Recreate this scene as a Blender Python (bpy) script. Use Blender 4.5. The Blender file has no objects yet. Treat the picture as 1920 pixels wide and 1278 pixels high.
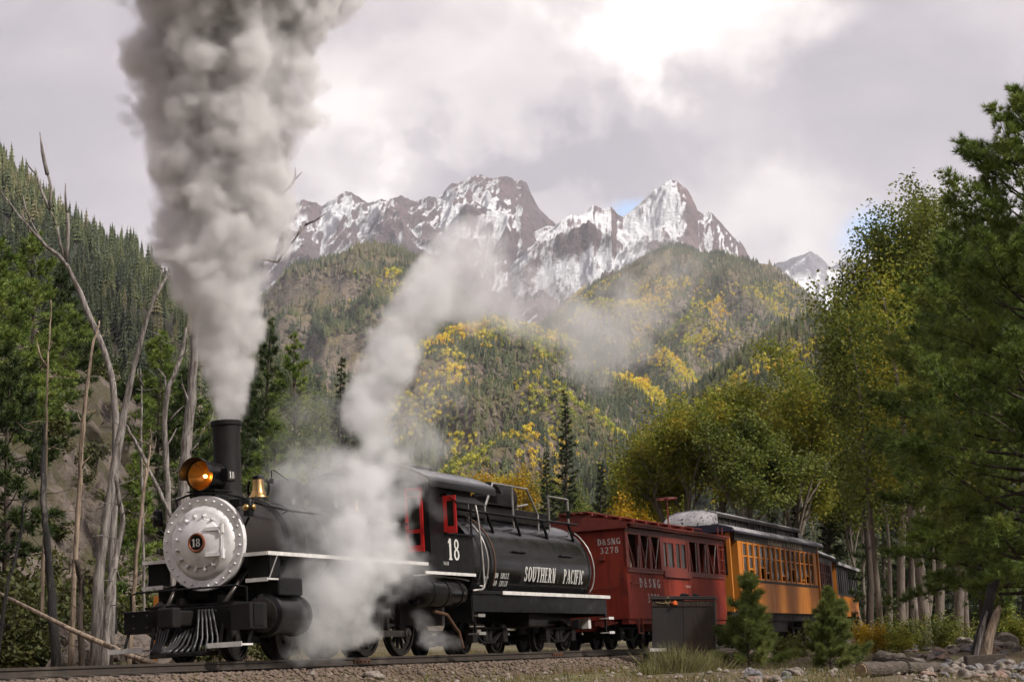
import bpy, math, random
import numpy as np
from mathutils import Vector, Matrix

random.seed(7)
RNG = np.random.default_rng(11)
SC = bpy.context.scene
COL = SC.collection
R = math.radians

# ------------------------------------------------------------ camera, sky, sun, exposure
FPX = 3560.0                       # focal length in pixels of the 1920 px wide photograph
PITCH = math.atan(536.0 / FPX)
CAMZ = 1.7
cam = bpy.data.cameras.new('camera')
cam.sensor_width = 36.0
cam.lens = FPX / 1920.0 * 36.0
cam.clip_start = 0.1
cam.clip_end = 20000.0
camo = bpy.data.objects.new('camera', cam)
camo.location = (0, 0, CAMZ)
camo.rotation_euler = (math.pi / 2 + PITCH, 0, 0)
COL.objects.link(camo)
SC.camera = camo


def ray(px, py):
    fx = (px - 960.0) / FPX
    fy = (639.0 - py) / FPX
    return np.array([fx, math.cos(PITCH) - fy * math.sin(PITCH), math.sin(PITCH) + fy * math.cos(PITCH)])


def at(px, py, Y):
    d = ray(px, py)
    t = Y / d[1]
    return np.array([d[0] * t, Y, CAMZ + d[2] * t])


def mperpx(Y):
    return Y / 3600.0


SUN_ELEV = 43.0
SUN_AZ = 122.0                     # compass style: 0 = away from the camera (+Y), 90 = to the right (+X)
sun_dir = Vector((math.sin(R(SUN_AZ)) * math.cos(R(SUN_ELEV)), math.cos(R(SUN_AZ)) * math.cos(R(SUN_ELEV)), math.sin(R(SUN_ELEV))))

world = bpy.data.worlds.new('World')
SC.world = world
world.use_nodes = True
wt = world.node_tree
wt.nodes.clear()


def WN(t, **k):
    x = wt.nodes.new(t)
    for a, b in k.items():
        setattr(x, a, b)
    return x


def wl(a, b):
    wt.links.new(a, b)


w_out = WN('ShaderNodeOutputWorld')
w_bg = WN('ShaderNodeBackground')
w_sky = WN('ShaderNodeTexSky', sky_type='NISHITA')
w_sky.sun_disc = False
w_sky.sun_elevation = R(SUN_ELEV)
w_sky.sun_rotation = R(SUN_AZ)
w_sky.altitude = 2600
w_sky.air_density = 1.0
w_sky.dust_density = 0.6
w_tc = WN('ShaderNodeTexCoord')
w_skys = WN('ShaderNodeVectorMath', operation='SCALE')
w_skys.inputs['Scale'].default_value = 0.12
wl(w_sky.outputs[0], w_skys.inputs[0])


def wmath(op, a, b=None, clamp=False):
    m = WN('ShaderNodeMath', operation=op)
    m.use_clamp = clamp
    for i, s in enumerate((a, b)):
        if s is None:
            continue
        if isinstance(s, (int, float)):
            m.inputs[i].default_value = s
        else:
            wl(s, m.inputs[i])
    return m.outputs[0]


def wrange(v, a, b, c, d, smooth=True):
    m = WN('ShaderNodeMapRange')
    m.interpolation_type = 'SMOOTHSTEP' if smooth else 'LINEAR'
    wl(v, m.inputs['Value'])
    for n_, x in zip(('From Min', 'From Max', 'To Min', 'To Max'), (a, b, c, d)):
        m.inputs[n_].default_value = x
    return m.outputs[0]


def wnoise(vec, scale, detail, rough=0.55, dist=0.0):
    n_ = WN('ShaderNodeTexNoise')
    n_.inputs['Scale'].default_value = scale
    n_.inputs['Detail'].default_value = detail
    n_.inputs['Roughness'].default_value = rough
    n_.inputs['Distortion'].default_value = dist
    wl(vec, n_.inputs['Vector'])
    return n_.outputs['Fac']


# cloud deck: the direction is stretched so that clouds flatten towards the horizon
w_map = WN('ShaderNodeMapping')
w_map.inputs['Scale'].default_value = (1.0, 1.0, 2.1)
w_map.inputs['Location'].default_value = (3.1, 1.7, 0.6)
wl(w_tc.outputs['Generated'], w_map.inputs['Vector'])
n_big = wnoise(w_map.outputs[0], 3.2, 4, 0.5, 0.3)
n_mid = wnoise(w_map.outputs[0], 9.0, 6, 0.58, 0.5)
n_wisp = wnoise(w_map.outputs[0], 17.0, 7, 0.6, 0.2)

# direction warped by noise, so that the banks of cloud have billowed edges
w_warp = WN('ShaderNodeTexNoise')
w_warp.inputs['Scale'].default_value = 11.0
w_warp.inputs['Detail'].default_value = 6
w_warp.inputs['Roughness'].default_value = 0.58
wl(w_tc.outputs['Generated'], w_warp.inputs['Vector'])
w_ws = WN('ShaderNodeVectorMath', operation='SUBTRACT')
wl(w_warp.outputs['Color'], w_ws.inputs[0])
w_ws.inputs[1].default_value = (0.5, 0.5, 0.5)
w_wm = WN('ShaderNodeVectorMath', operation='SCALE')
wl(w_ws.outputs[0], w_wm.inputs[0])
w_wm.inputs['Scale'].default_value = 0.17
w_wa = WN('ShaderNodeVectorMath', operation='ADD')
wl(w_tc.outputs['Generated'], w_wa.inputs[0])
wl(w_wm.outputs[0], w_wa.inputs[1])


def wblob(px, py, rx, ry, inner=0.35, src=None):
    """soft elliptical bank in the sky around one direction: 1 inside, 0 outside"""
    d = ray(px, py)
    d = d / np.linalg.norm(d)
    s = WN('ShaderNodeVectorMath', operation='SUBTRACT')
    wl(src or w_wa.outputs[0], s.inputs[0])
    s.inputs[1].default_value = tuple(d)
    m = WN('ShaderNodeVectorMath', operation='MULTIPLY')
    wl(s.outputs[0], m.inputs[0])
    m.inputs[1].default_value = (3600.0 / rx, 3600.0 / rx, 3600.0 / ry)
    ln = WN('ShaderNodeVectorMath', operation='LENGTH')
    wl(m.outputs[0], ln.inputs[0])
    return wrange(ln.outputs['Value'], 1.0, inner, 0.0, 1.0)


SKYB = [  # px, py, rx, ry, inner, brightness change
    (1130, -60, 560, 210, 0.3, 0.20),
    (1330, 60, 300, 190, 0.55, 0.30),
    (1010, 120, 360, 120, 0.4, 0.16),
    (650, 230, 210, 260, 0.2, 0.26),
    (930, 295, 470, 75, 0.4, -0.20),
    (1720, 180, 300, 330, 0.4, -0.13),
    (1450, 410, 330, 120, 0.2, 0.20),
    (60, 200, 330, 420, 0.3, -0.12),
]
bright = wmath('MULTIPLY_ADD', n_big, 0.34)
wt.nodes[-1].inputs[2].default_value = 0.21
b2 = wmath('MULTIPLY_ADD', n_mid, 0.44)
wt.nodes[-1].inputs[2].default_value = -0.22
bright = wmath('ADD', bright, b2)
for (px, py, rx, ry, inn, amp) in SKYB:
    bl = wblob(px, py, rx, ry, inn)
    bright = wmath('ADD', bright, wmath('MULTIPLY', bl, amp))
bright = wmath('MAXIMUM', bright, 0.16)
w_ramp = WN('ShaderNodeValToRGB')
wl(bright, w_ramp.inputs[0])
e = w_ramp.color_ramp.elements
e[0].position = 0.0
e[0].color = (0.192, 0.173, 0.198, 1)
e[1].position = 1.0
e[1].color = (0.80, 0.77, 0.735, 1)
for pos, c in ((0.22, (0.245, 0.220, 0.242, 1)), (0.42, (0.340, 0.305, 0.312, 1)), (0.62, (0.465, 0.425, 0.412, 1))):
    x = w_ramp.color_ramp.elements.new(pos)
    x.color = c
# gaps of blue
w_wm2 = WN('ShaderNodeVectorMath', operation='SCALE')
wl(w_ws.outputs[0], w_wm2.inputs[0])
w_wm2.inputs['Scale'].default_value = 0.035
w_wa2 = WN('ShaderNodeVectorMath', operation='ADD')
wl(w_tc.outputs['Generated'], w_wa2.inputs[0])
wl(w_wm2.outputs[0], w_wa2.inputs[1])
gap = wmath('ADD', wblob(1178, 388, 62, 34, 0.1, w_wa2.outputs[0]), wblob(1640, 430, 90, 62, 0.1, w_wa2.outputs[0]), True)
gap = wmath('ADD', gap, wrange(n_big, 0.70, 0.80, 0.0, 0.8), True)
gap = wmath('MULTIPLY', gap, wrange(n_wisp, 0.30, 0.50, 0.5, 1.0), True)
w_mix = WN('ShaderNodeMixRGB')
wl(gap, w_mix.inputs[0])
wl(w_ramp.outputs[0], w_mix.inputs[1])
wl(w_skys.outputs[0], w_mix.inputs[2])
wl(w_mix.outputs[0], w_bg.inputs['Color'])
w_bg.inputs['Strength'].default_value = 0.80
wl(w_bg.outputs[0], w_out.inputs['Surface'])
world.cycles.sampling_method = 'MANUAL'
world.cycles.sample_map_resolution = 512

sl = bpy.data.lights.new('sun', 'SUN')
sl.energy = 4.2
sl.angle = R(7.0)
sl.color = (1.0, 0.94, 0.86)
slo = bpy.data.objects.new('sun', sl)
slo.rotation_euler = sun_dir.to_track_quat('Z', 'Y').to_euler()
slo.location = (40, -30, 60)
COL.objects.link(slo)

vs = SC.view_settings
vs.view_transform = 'Standard'
vs.look = 'None'
vs.exposure = 1.40
vs.gamma = 1.0
SC.cycles.use_denoising = True
SC.cycles.use_adaptive_sampling = True
SC.cycles.adaptive_threshold = 0.02
SC.cycles.max_bounces = 8
SC.cycles.diffuse_bounces = 2
SC.cycles.glossy_bounces = 2
SC.cycles.transmission_bounces = 3
SC.cycles.volume_bounces = 5
SC.cycles.transparent_max_bounces = 8
SC.cycles.volume_step_rate = 1.5
SC.cycles.volume_max_steps = 256
SC.cycles.caustics_reflective = False
SC.cycles.caustics_refractive = False
SC.cycles.sample_clamp_indirect = 4.0


# ------------------------------------------------------------ helpers
def _hash(ix, iy, seed):
    h = (ix.astype(np.int64) * 374761393 + iy.astype(np.int64) * 668265263 + seed * 1442695041) & 0xFFFFFFFF
    h = ((h ^ (h >> 13)) * 1274126177) & 0xFFFFFFFF
    return ((h ^ (h >> 16)) & 0xFFFFFF) / float(0x1000000)


def vnoise(x, y, seed=0):
    x = np.asarray(x, float)
    y = np.asarray(y, float)
    ix = np.floor(x)
    iy = np.floor(y)
    fx = x - ix
    fy = y - iy
    ix = ix.astype(np.int64)
    iy = iy.astype(np.int64)

    def g(a, b):
        t = _hash(ix + a, iy + b, seed) * 2 * np.pi
        return np.cos(t) * (fx - a) + np.sin(t) * (fy - b)
    u = fx * fx * fx * (fx * (fx * 6 - 15) + 10)
    v = fy * fy * fy * (fy * (fy * 6 - 15) + 10)
    a = g(0, 0) * (1 - u) + g(1, 0) * u
    b = g(0, 1) * (1 - u) + g(1, 1) * u
    return (a * (1 - v) + b * v) * 1.5


def fbm(x, y, oct=5, seed=0, gain=0.5):
    s = 0.0
    a = 1.0
    for i in range(oct):
        s = s + a * vnoise(x, y, seed + i * 17)
        x = np.asarray(x) * 2.03 + 13.1
        y = np.asarray(y) * 2.03 + 7.7
        a *= gain
    return s


def ridged(x, y, oct=5, seed=0, gain=0.52):
    s = 0.0
    a = 1.0
    for i in range(oct):
        s = s + a * (1 - 2 * np.abs(vnoise(x, y, seed + i * 23)))
        x = np.asarray(x) * 2.07 + 5.3
        y = np.asarray(y) * 2.07 + 9.1
        a *= gain
    return s


def tag(o, label=None, cat=None, group=None, kind=None):
    if label:
        o['label'] = label
    if cat:
        o['category'] = cat
    if group:
        o['group'] = group
    if kind:
        o['kind'] = kind
    return o


def link(o, parent=None):
    COL.objects.link(o)
    if parent is not None:
        o.parent = parent
    return o


def empty(name, loc=(0, 0, 0), rot=(0, 0, 0), parent=None):
    o = bpy.data.objects.new(name, None)
    o.empty_display_size = 0.2
    o.location = loc
    o.rotation_euler = rot
    return link(o, parent)


def npmesh(name, V, F, mat=None, smooth=False, attrs=None):
    """mesh from numpy arrays; F is (n,3) or (n,4)"""
    me = bpy.data.meshes.new(name)
    V = np.ascontiguousarray(V, dtype=np.float32)
    F = np.ascontiguousarray(F, dtype=np.int32)
    k = F.shape[1]
    me.vertices.add(len(V))
    me.vertices.foreach_set('co', V.ravel())
    me.loops.add(F.size)
    me.loops.foreach_set('vertex_index', F.ravel())
    me.polygons.add(len(F))
    me.polygons.foreach_set('loop_start', np.arange(0, F.size, k, dtype=np.int32))
    if smooth:
        me.polygons.foreach_set('use_smooth', np.ones(len(F), dtype=bool))
    me.update(calc_edges=True)
    if attrs:
        for n_, val in attrs.items():
            a = me.attributes.new(n_, 'FLOAT', 'POINT')
            a.data.foreach_set('value', np.ascontiguousarray(val, dtype=np.float32))
    if mat:
        me.materials.append(mat)
    return me


class MB:
    """collects boxes, tubes, lathes and prisms into one mesh"""

    def __init__(s):
        s.v = []
        s.f = []

    def add(s, vs_, fs_):
        b = len(s.v)
        s.v.extend([tuple(map(float, p)) for p in vs_])
        s.f.extend([tuple(i + b for i in q) for q in fs_])
        return s

    def box(s, x0, x1, y0, y1, z0, z1):
        return s.add([(x0, y0, z0), (x1, y0, z0), (x1, y1, z0), (x0, y1, z0), (x0, y0, z1), (x1, y0, z1), (x1, y1, z1), (x0, y1, z1)],
                     [(3, 2, 1, 0), (4, 5, 6, 7), (0, 1, 5, 4), (1, 2, 6, 5), (2, 3, 7, 6), (3, 0, 4, 7)])

    def bar(s, p, q, w, h, up=(0, 0, 1)):
        p = Vector(p)
        q = Vector(q)
        d = (q - p).normalized()
        u = Vector(up)
        sd = d.cross(u)
        if sd.length < 1e-4:
            sd = d.cross(Vector((1, 0, 0)))
        sd.normalize()
        u = sd.cross(d)
        vs_ = []
        for c in (p, q):
            for a, b in ((-1, -1), (1, -1), (1, 1), (-1, 1)):
                vs_.append(c + sd * (a * w / 2) + u * (b * h / 2))
        return s.add(vs_, [(3, 2, 1, 0), (4, 5, 6, 7), (0, 1, 5, 4), (1, 2, 6, 5), (2, 3, 7, 6), (3, 0, 4, 7)])

    def tube(s, pts, rad, n=8, caps=True):
        pts = [Vector(p) for p in pts]
        if not hasattr(rad, '__len__'):
            rad = [rad] * len(pts)
        vs_ = []
        prev = None
        for i, p in enumerate(pts):
            d = (pts[min(i + 1, len(pts) - 1)] - pts[max(i - 1, 0)])
            d = d.normalized() if d.length > 1e-9 else Vector((0, 0, 1))
            if prev is None:
                a = d.orthogonal().normalized()
            else:
                a = (prev - d * prev.dot(d))
                a = a.normalized() if a.length > 1e-6 else d.orthogonal().normalized()
            prev = a
            b = d.cross(a)
            for k in range(n):
                t = 2 * math.pi * k / n
                vs_.append(p + (a * math.cos(t) + b * math.sin(t)) * rad[i])
        fs_ = []
        for i in range(len(pts) - 1):
            for k in range(n):
                k2 = (k + 1) % n
                fs_.append((i * n + k, i * n + k2, (i + 1) * n + k2, (i + 1) * n + k))
        if caps:
            fs_.append(tuple(range(n - 1, -1, -1)))
            m = (len(pts) - 1) * n
            fs_.append(tuple(m + k for k in range(n)))
        return s.add(vs_, fs_)

    def lathe(s, prof, o=(0, 0, 0), axis='x', n=32, a0=0.0, a1=2 * math.pi, cap=True):
        """prof: [(along, radius)...] turned about an axis through o"""
        full = abs(a1 - a0 - 2 * math.pi) < 1e-6
        m = n if full else n + 1
        vs_ = []
        for (h, r) in prof:
            for k in range(m):
                t = a0 + (a1 - a0) * k / n
                c, d = math.cos(t) * r, math.sin(t) * r
                if axis == 'x':
                    vs_.append((o[0] + h, o[1] + c, o[2] + d))
                elif axis == 'y':
                    vs_.append((o[0] + d, o[1] + h, o[2] + c))
                else:
                    vs_.append((o[0] + c, o[1] + d, o[2] + h))
        fs_ = []
        for i in range(len(prof) - 1):
            for k in range(n):
                k2 = (k + 1) % m if full else k + 1
                fs_.append((i * m + k, i * m + k2, (i + 1) * m + k2, (i + 1) * m + k))
        if cap and full:
            if prof[0][1] > 1e-6:
                fs_.append(tuple(range(m - 1, -1, -1)))
            if prof[-1][1] > 1e-6:
                b = (len(prof) - 1) * m
                fs_.append(tuple(b + k for k in range(m)))
        return s.add(vs_, fs_)

    def frame(s, x0, x1, z0, z1, w, wt_, y0, y1):
        """one closed window frame in the x-z plane: sides w wide, top and bottom wt_ high"""
        vs_ = []
        for y in (y0, y1):
            vs_ += [(x0, y, z0), (x1, y, z0), (x1, y, z1), (x0, y, z1), (x0 + w, y, z0 + wt_), (x1 - w, y, z0 + wt_), (x1 - w, y, z1 - wt_), (x0 + w, y, z1 - wt_)]
        fs_ = []
        for k in range(4):
            k2 = (k + 1) % 4
            fs_ += [(k, k2, 4 + k2, 4 + k), (8 + k2, 8 + k, 12 + k, 12 + k2), (k2, k, 8 + k, 8 + k2), (4 + k, 4 + k2, 12 + k2, 12 + k)]
        return s.add(vs_, fs_)

    def prism(s, poly, axis, a, b):
        """poly in the two other axes (x: (y,z), y: (x,z), z: (x,y)) pushed from a to b along axis"""
        n = len(poly)
        vs_ = []
        for h in (a, b):
            for (u, v) in poly:
                vs_.append((h, u, v) if axis == 'x' else (u, h, v) if axis == 'y' else (u, v, h))
        fs_ = [tuple(range(n - 1, -1, -1)), tuple(range(n, 2 * n))]
        for k in range(n):
            k2 = (k + 1) % n
            fs_.append((k, k2, n + k2, n + k))
        return s.add(vs_, fs_)

    def strip(s, path, axis, a, b, th):
        """a bent sheet: path in the two other axes, th thick, pushed along axis"""
        p = [Vector((u, v)) for u, v in path]
        off = []
        for i in range(len(p)):
            d = p[min(i + 1, len(p) - 1)] - p[max(i - 1, 0)]
            nn = Vector((-d.y, d.x)).normalized()
            off.append(p[i] + nn * th)
        poly = [tuple(q) for q in p] + [tuple(q) for q in reversed(off)]
        n = len(p)
        vs_ = []
        for h in (a, b):
            for (u, v) in poly:
                vs_.append((h, u, v) if axis == 'x' else (u, h, v) if axis == 'y' else (u, v, h))
        m = 2 * n
        fs_ = []
        for k in range(m):
            k2 = (k + 1) % m
            fs_.append((k, k2, m + k2, m + k))
        for k in range(n - 1):
            q = (k, k + 1, m - 2 - k, m - 1 - k)
            fs_.append(tuple(reversed(q)))
            fs_.append(tuple(i + m for i in q))
        return s.add(vs_, fs_)

    def blob(s, c, r, seed=0, rough=0.25, n=2):
        """an uneven stone: a cube sphere pushed about"""
        rs = random.Random(seed)
        k = 2 * n + 1
        idx = {}
        vs_ = []
        fs_ = []
        ph = [rs.uniform(0, 6.28) for _ in range(6)]

        def vert(p):
            key = tuple(round(q, 4) for q in p)
            if key in idx:
                return idx[key]
            d = Vector(p).normalized()
            w = 1 + rough * (math.sin(3.1 * d.x + ph[0]) * math.sin(2.7 * d.y + ph[1]) + 0.6 * math.sin(5 * d.z + ph[2] + 2 * d.x) + 0.35 * math.sin(8 * d.y + ph[3] + 5 * d.z))
            idx[key] = len(vs_)
            vs_.append((c[0] + d.x * r[0] * w, c[1] + d.y * r[1] * w, c[2] + d.z * r[2] * w))
            return idx[key]
        for ax in range(3):
            for sg in (-1, 1):
                for i in range(k - 1):
                    for j in range(k - 1):
                        q = []
                        for (a, b) in ((i, j), (i + 1, j), (i + 1, j + 1), (i, j + 1)):
                            u = math.tan((a / (k - 1) * 2 - 1) * math.pi / 4)
                            v = math.tan((b / (k - 1) * 2 - 1) * math.pi / 4)
                            p = [0, 0, 0]
                            p[ax] = sg
                            p[(ax + 1) % 3] = u * sg
                            p[(ax + 2) % 3] = v
                            q.append(vert(p))
                        fs_.append(tuple(q))
        return s.add(vs_, fs_)

    def mesh(s, name, mat, smooth=False):
        me = bpy.data.meshes.new(name)
        me.from_pydata(s.v, [], s.f)
        if smooth:
            me.polygons.foreach_set('use_smooth', np.ones(len(me.polygons), dtype=bool))
        me.update()
        if mat:
            me.materials.append(mat)
        return me

    def build(s, name, mat, parent=None, smooth=False, bevel=0.0, auto=None):
        o = bpy.data.objects.new(name, s.mesh(name, mat, smooth))
        if auto is not None:
            o.data.polygons.foreach_set('use_smooth', np.ones(len(o.data.polygons), dtype=bool))
            o.data.set_sharp_from_angle(angle=R(auto))
        if bevel > 0:
            m = o.modifiers.new('bevel', 'BEVEL')
            m.width = bevel
            m.segments = 2
            m.limit_method = 'ANGLE'
            m.angle_limit = R(40)
        return link(o, parent)


def copy_tree(o, parent=None):
    c = o.copy()
    COL.objects.link(c)
    c.parent = parent
    for ch in list(o.children):
        copy_tree(ch, c)
    return c


# ------------------------------------------------------------ materials
def nt_new(name):
    m = bpy.data.materials.new(name)
    m.use_nodes = True
    t = m.node_tree
    t.nodes.clear()
    o = t.nodes.new('ShaderNodeOutputMaterial')
    return m, t, o


def c4(c):
    return (c[0], c[1], c[2], 1.0)


def surf(name, c1, c2=None, scale=6.0, detail=5, rough=0.6, rough2=None, metal=0.0, bump=0.0, bscale=None, stretch=(1, 1, 1),
         lo=0.35, hi=0.65, spec=0.5, c3=None, c3scale=1.0, c3lo=0.55, c3hi=0.7, coat=0.0, bdist=0.03):
    """a painted, earthen or wooden surface: two or three colours broken up by noise, uneven gloss, fine relief"""
    m, t, o = nt_new(name)
    N, L = t.nodes, t.links
    b = N.new('ShaderNodeBsdfPrincipled')
    L.new(b.outputs[0], o.inputs['Surface'])
    tc = N.new('ShaderNodeTexCoord')
    mp = N.new('ShaderNodeMapping')
    mp.inputs['Scale'].default_value = stretch
    L.new(tc.outputs['Object'], mp.inputs['Vector'])
    nz = N.new('ShaderNodeTexNoise')
    nz.inputs['Scale'].default_value = scale
    nz.inputs['Detail'].default_value = detail
    nz.inputs['Roughness'].default_value = 0.6
    L.new(mp.outputs[0], nz.inputs['Vector'])
    mr = N.new('ShaderNodeMapRange')
    mr.inputs['From Min'].default_value = lo
    mr.inputs['From Max'].default_value = hi
    L.new(nz.outputs['Fac'], mr.inputs['Value'])
    mx = N.new('ShaderNodeMixRGB')
    L.new(mr.outputs[0], mx.inputs[0])
    mx.inputs[1].default_value = c4(c1)
    mx.inputs[2].default_value = c4(c2 or c1)
    colour = mx.outputs[0]
    if c3:
        n3 = N.new('ShaderNodeTexNoise')
        n3.inputs['Scale'].default_value = c3scale
        n3.inputs['Detail'].default_value = 6
        n3.inputs['Roughness'].default_value = 0.65
        L.new(mp.outputs[0], n3.inputs['Vector'])
        m3 = N.new('ShaderNodeMapRange')
        m3.inputs['From Min'].default_value = c3lo
        m3.inputs['From Max'].default_value = c3hi
        L.new(n3.outputs['Fac'], m3.inputs['Value'])
        x3 = N.new('ShaderNodeMixRGB')
        L.new(m3.outputs[0], x3.inputs[0])
        L.new(colour, x3.inputs[1])
        x3.inputs[2].default_value = c4(c3)
        colour = x3.outputs[0]
    L.new(colour, b.inputs['Base Color'])
    b.inputs['Metallic'].default_value = metal
    b.inputs['Specular IOR Level'].default_value = spec
    if coat:
        b.inputs['Coat Weight'].default_value = coat
        b.inputs['Coat Roughness'].default_value = 0.15
    if rough2 is None:
        b.inputs['Roughness'].default_value = rough
    else:
        rr = N.new('ShaderNodeMapRange')
        L.new(nz.outputs['Fac'], rr.inputs['Value'])
        rr.inputs['From Min'].default_value = 0.3
        rr.inputs['From Max'].default_value = 0.7
        rr.inputs['To Min'].default_value = rough
        rr.inputs['To Max'].default_value = rough2
        L.new(rr.outputs[0], b.inputs['Roughness'])
    if bump:
        bn = N.new('ShaderNodeTexNoise')
        bn.inputs['Scale'].default_value = bscale or scale * 3
        bn.inputs['Detail'].default_value = 5
        L.new(mp.outputs[0], bn.inputs['Vector'])
        bp = N.new('ShaderNodeBump')
        bp.inputs['Strength'].default_value = bump
        bp.inputs['Distance'].default_value = bdist
        L.new(bn.outputs['Fac'], bp.inputs['Height'])
        L.new(bp.outputs[0], b.inputs['Normal'])
    return m


def leafmat(name, cols, trans=0.3, rough=0.6, inst=False):
    """foliage: each leaf (mesh island) or each instanced tree takes its own tone from a ramp"""
    m, t, o = nt_new(name)
    N, L = t.nodes, t.links
    if inst:
        a = N.new('ShaderNodeAttribute')
        a.attribute_type = 'INSTANCER'
        a.attribute_name = 'tint'
        src = a.outputs['Fac']
    else:
        g = N.new('ShaderNodeNewGeometry')
        oi = N.new('ShaderNodeTexCoord')
        nz = N.new('ShaderNodeTexNoise')
        nz.inputs['Scale'].default_value = 0.9
        nz.inputs['Detail'].default_value = 2
        L.new(oi.outputs['Object'], nz.inputs['Vector'])
        ad = N.new('ShaderNodeMath')
        ad.operation = 'MULTIPLY_ADD'
        L.new(g.outputs['Random Per Island'], ad.inputs[0])
        ad.inputs[1].default_value = 0.55
        mm = N.new('ShaderNodeMath')
        mm.operation = 'MULTIPLY_ADD'
        L.new(nz.outputs['Fac'], mm.inputs[0])
        mm.inputs[1].default_value = 1.5
        mm.inputs[2].default_value = -0.52
        L.new(mm.outputs[0], ad.inputs[2])
        src = ad.outputs[0]
    r = N.new('ShaderNodeValToRGB')
    L.new(src, r.inputs[0])
    el = r.color_ramp.elements
    el[0].position = 0.0
    el[0].color = c4(cols[0])
    el[1].position = 1.0
    el[1].color = c4(cols[-1])
    for i, c in enumerate(cols[1:-1]):
        x = el.new((i + 1) / (len(cols) - 1))
        x.color = c4(c)
    b = N.new('ShaderNodeBsdfPrincipled')
    L.new(r.outputs[0], b.inputs['Base Color'])
    b.inputs['Roughness'].default_value = rough
    b.inputs['Specular IOR Level'].default_value = 0.25
    if trans > 0:
        tr = N.new('ShaderNodeBsdfTranslucent')
        L.new(r.outputs[0], tr.inputs['Color'])
        mx = N.new('ShaderNodeMixShader')
        mx.inputs[0].default_value = trans
        L.new(b.outputs[0], mx.inputs[1])
        L.new(tr.outputs[0], mx.inputs[2])
        L.new(mx.outputs[0], o.inputs['Surface'])
    else:
        L.new(b.outputs[0], o.inputs['Surface'])
    return m


MT = {}
MT['black'] = surf('black_paint', (0.004, 0.004, 0.0045), (0.008, 0.0075, 0.0075), 5, rough=0.25, rough2=0.5, spec=0.14, c3=(0.012, 0.0105, 0.009), c3scale=3.5, c3lo=0.52, c3hi=0.75, bump=0.05, bscale=30)
MT['blackgloss'] = surf('black_gloss_paint', (0.0035, 0.0035, 0.004), (0.007, 0.0065, 0.007), 3, rough=0.13, rough2=0.28, spec=0.28, bump=0.06, bscale=4,
                        c3=(0.035, 0.031, 0.028), c3scale=22, c3lo=0.66, c3hi=0.74)
MT['soot'] = surf('sooty_iron', (0.006, 0.0055, 0.0055), (0.014, 0.012, 0.011), 4, rough=0.55, rough2=0.8, spec=0.2, bump=0.12, bscale=25)
MT['graphite'] = surf('graphite_smokebox', (0.010, 0.008, 0.0075), (0.021, 0.016, 0.014), 3.5, rough=0.42, rough2=0.7, spec=0.2, bump=0.08, bscale=20)
MT['silver'] = surf('silver_paint', (0.84, 0.83, 0.84), (0.64, 0.62, 0.62), 4, rough=0.3, rough2=0.48, metal=0.22, bump=0.06, bscale=12,
                    c3=(0.20, 0.17, 0.14), c3scale=2.2, c3lo=0.55, c3hi=0.75)
MT['white'] = surf('white_trim_paint', (0.66, 0.64, 0.62), (0.48, 0.46, 0.44), 6, rough=0.5, bump=0.04,
                   c3=(0.10, 0.08, 0.07), c3scale=9, c3lo=0.62, c3hi=0.72)
MT['letter'] = surf('white_lettering', (0.62, 0.61, 0.58), (0.50, 0.49, 0.47), 12, rough=0.55)
MT['pipe'] = surf('grey_pipe', (0.36, 0.35, 0.34), (0.24, 0.22, 0.20), 9, rough=0.4, metal=0.4)
MT['red'] = surf('red_sash_paint', (0.50, 0.018, 0.014), (0.40, 0.012, 0.012), 8, rough=0.4)
MT['brass'] = surf('brass', (0.50, 0.33, 0.13), (0.34, 0.20, 0.08), 6, rough=0.25, rough2=0.4, metal=1.0)
MT['copper'] = surf('rusty_copper_ring', (0.23, 0.075, 0.035), (0.15, 0.045, 0.022), 14, rough=0.45, metal=0.4)
MT['amber'] = surf('amber_reflector', (0.62, 0.27, 0.05), (0.44, 0.17, 0.03), 5, rough=0.25, metal=0.8)
MT['steel'] = surf('worn_steel', (0.10, 0.09, 0.08), (0.055, 0.045, 0.04), 10, rough=0.35, metal=0.8)
MT['wheel'] = surf('oily_wheel_iron', (0.008, 0.007, 0.0065), (0.018, 0.015, 0.013), 7, rough=0.45, rough2=0.7, bump=0.08, spec=0.25)
MT['bar'] = surf('pilot_bar_iron', (0.045, 0.045, 0.047), (0.022, 0.021, 0.021), 9, rough=0.3, rough2=0.5, metal=0.3)
MT['rust'] = surf('rusty_pipe', (0.10, 0.040, 0.018), (0.05, 0.025, 0.015), 10, rough=0.75)
MT['carred'] = surf('oxide_red_paint', (0.20, 0.020, 0.011), (0.26, 0.034, 0.015), 2.5, rough=0.6, rough2=0.8, spec=0.25, bump=0.07, bscale=14, stretch=(1, 1, 0.35),
                    c3=(0.085, 0.012, 0.010), c3scale=3.0)
MT['carredtrim'] = surf('oxide_red_trim', (0.17, 0.024, 0.013), (0.12, 0.016, 0.010), 5, rough=0.55, bump=0.08)
MT['orange'] = surf('orange_coach_paint', (0.52, 0.185, 0.015), (0.42, 0.135, 0.012), 2.0, rough=0.45, rough2=0.6, bump=0.04, stretch=(1, 1, 0.3),
                    c3=(0.30, 0.09, 0.015), c3scale=5.0, c3lo=0.58, c3hi=0.75)
MT['maroon'] = surf('maroon_coach_paint', (0.065, 0.014, 0.014), (0.045, 0.010, 0.010), 3, rough=0.5, rough2=0.65, bump=0.05)
MT['olive'] = surf('dark_letterboard', (0.020, 0.017, 0.015), (0.030, 0.025, 0.020), 4, rough=0.6, spec=0.3)
MT['roofgrey'] = surf('weathered_canvas_roof', (0.33, 0.32, 0.33), (0.20, 0.19, 0.20), 3, rough=0.75, bump=0.12, bscale=18,
                      c3=(0.025, 0.024, 0.026), c3scale=11, c3lo=0.54, c3hi=0.62)
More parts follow.
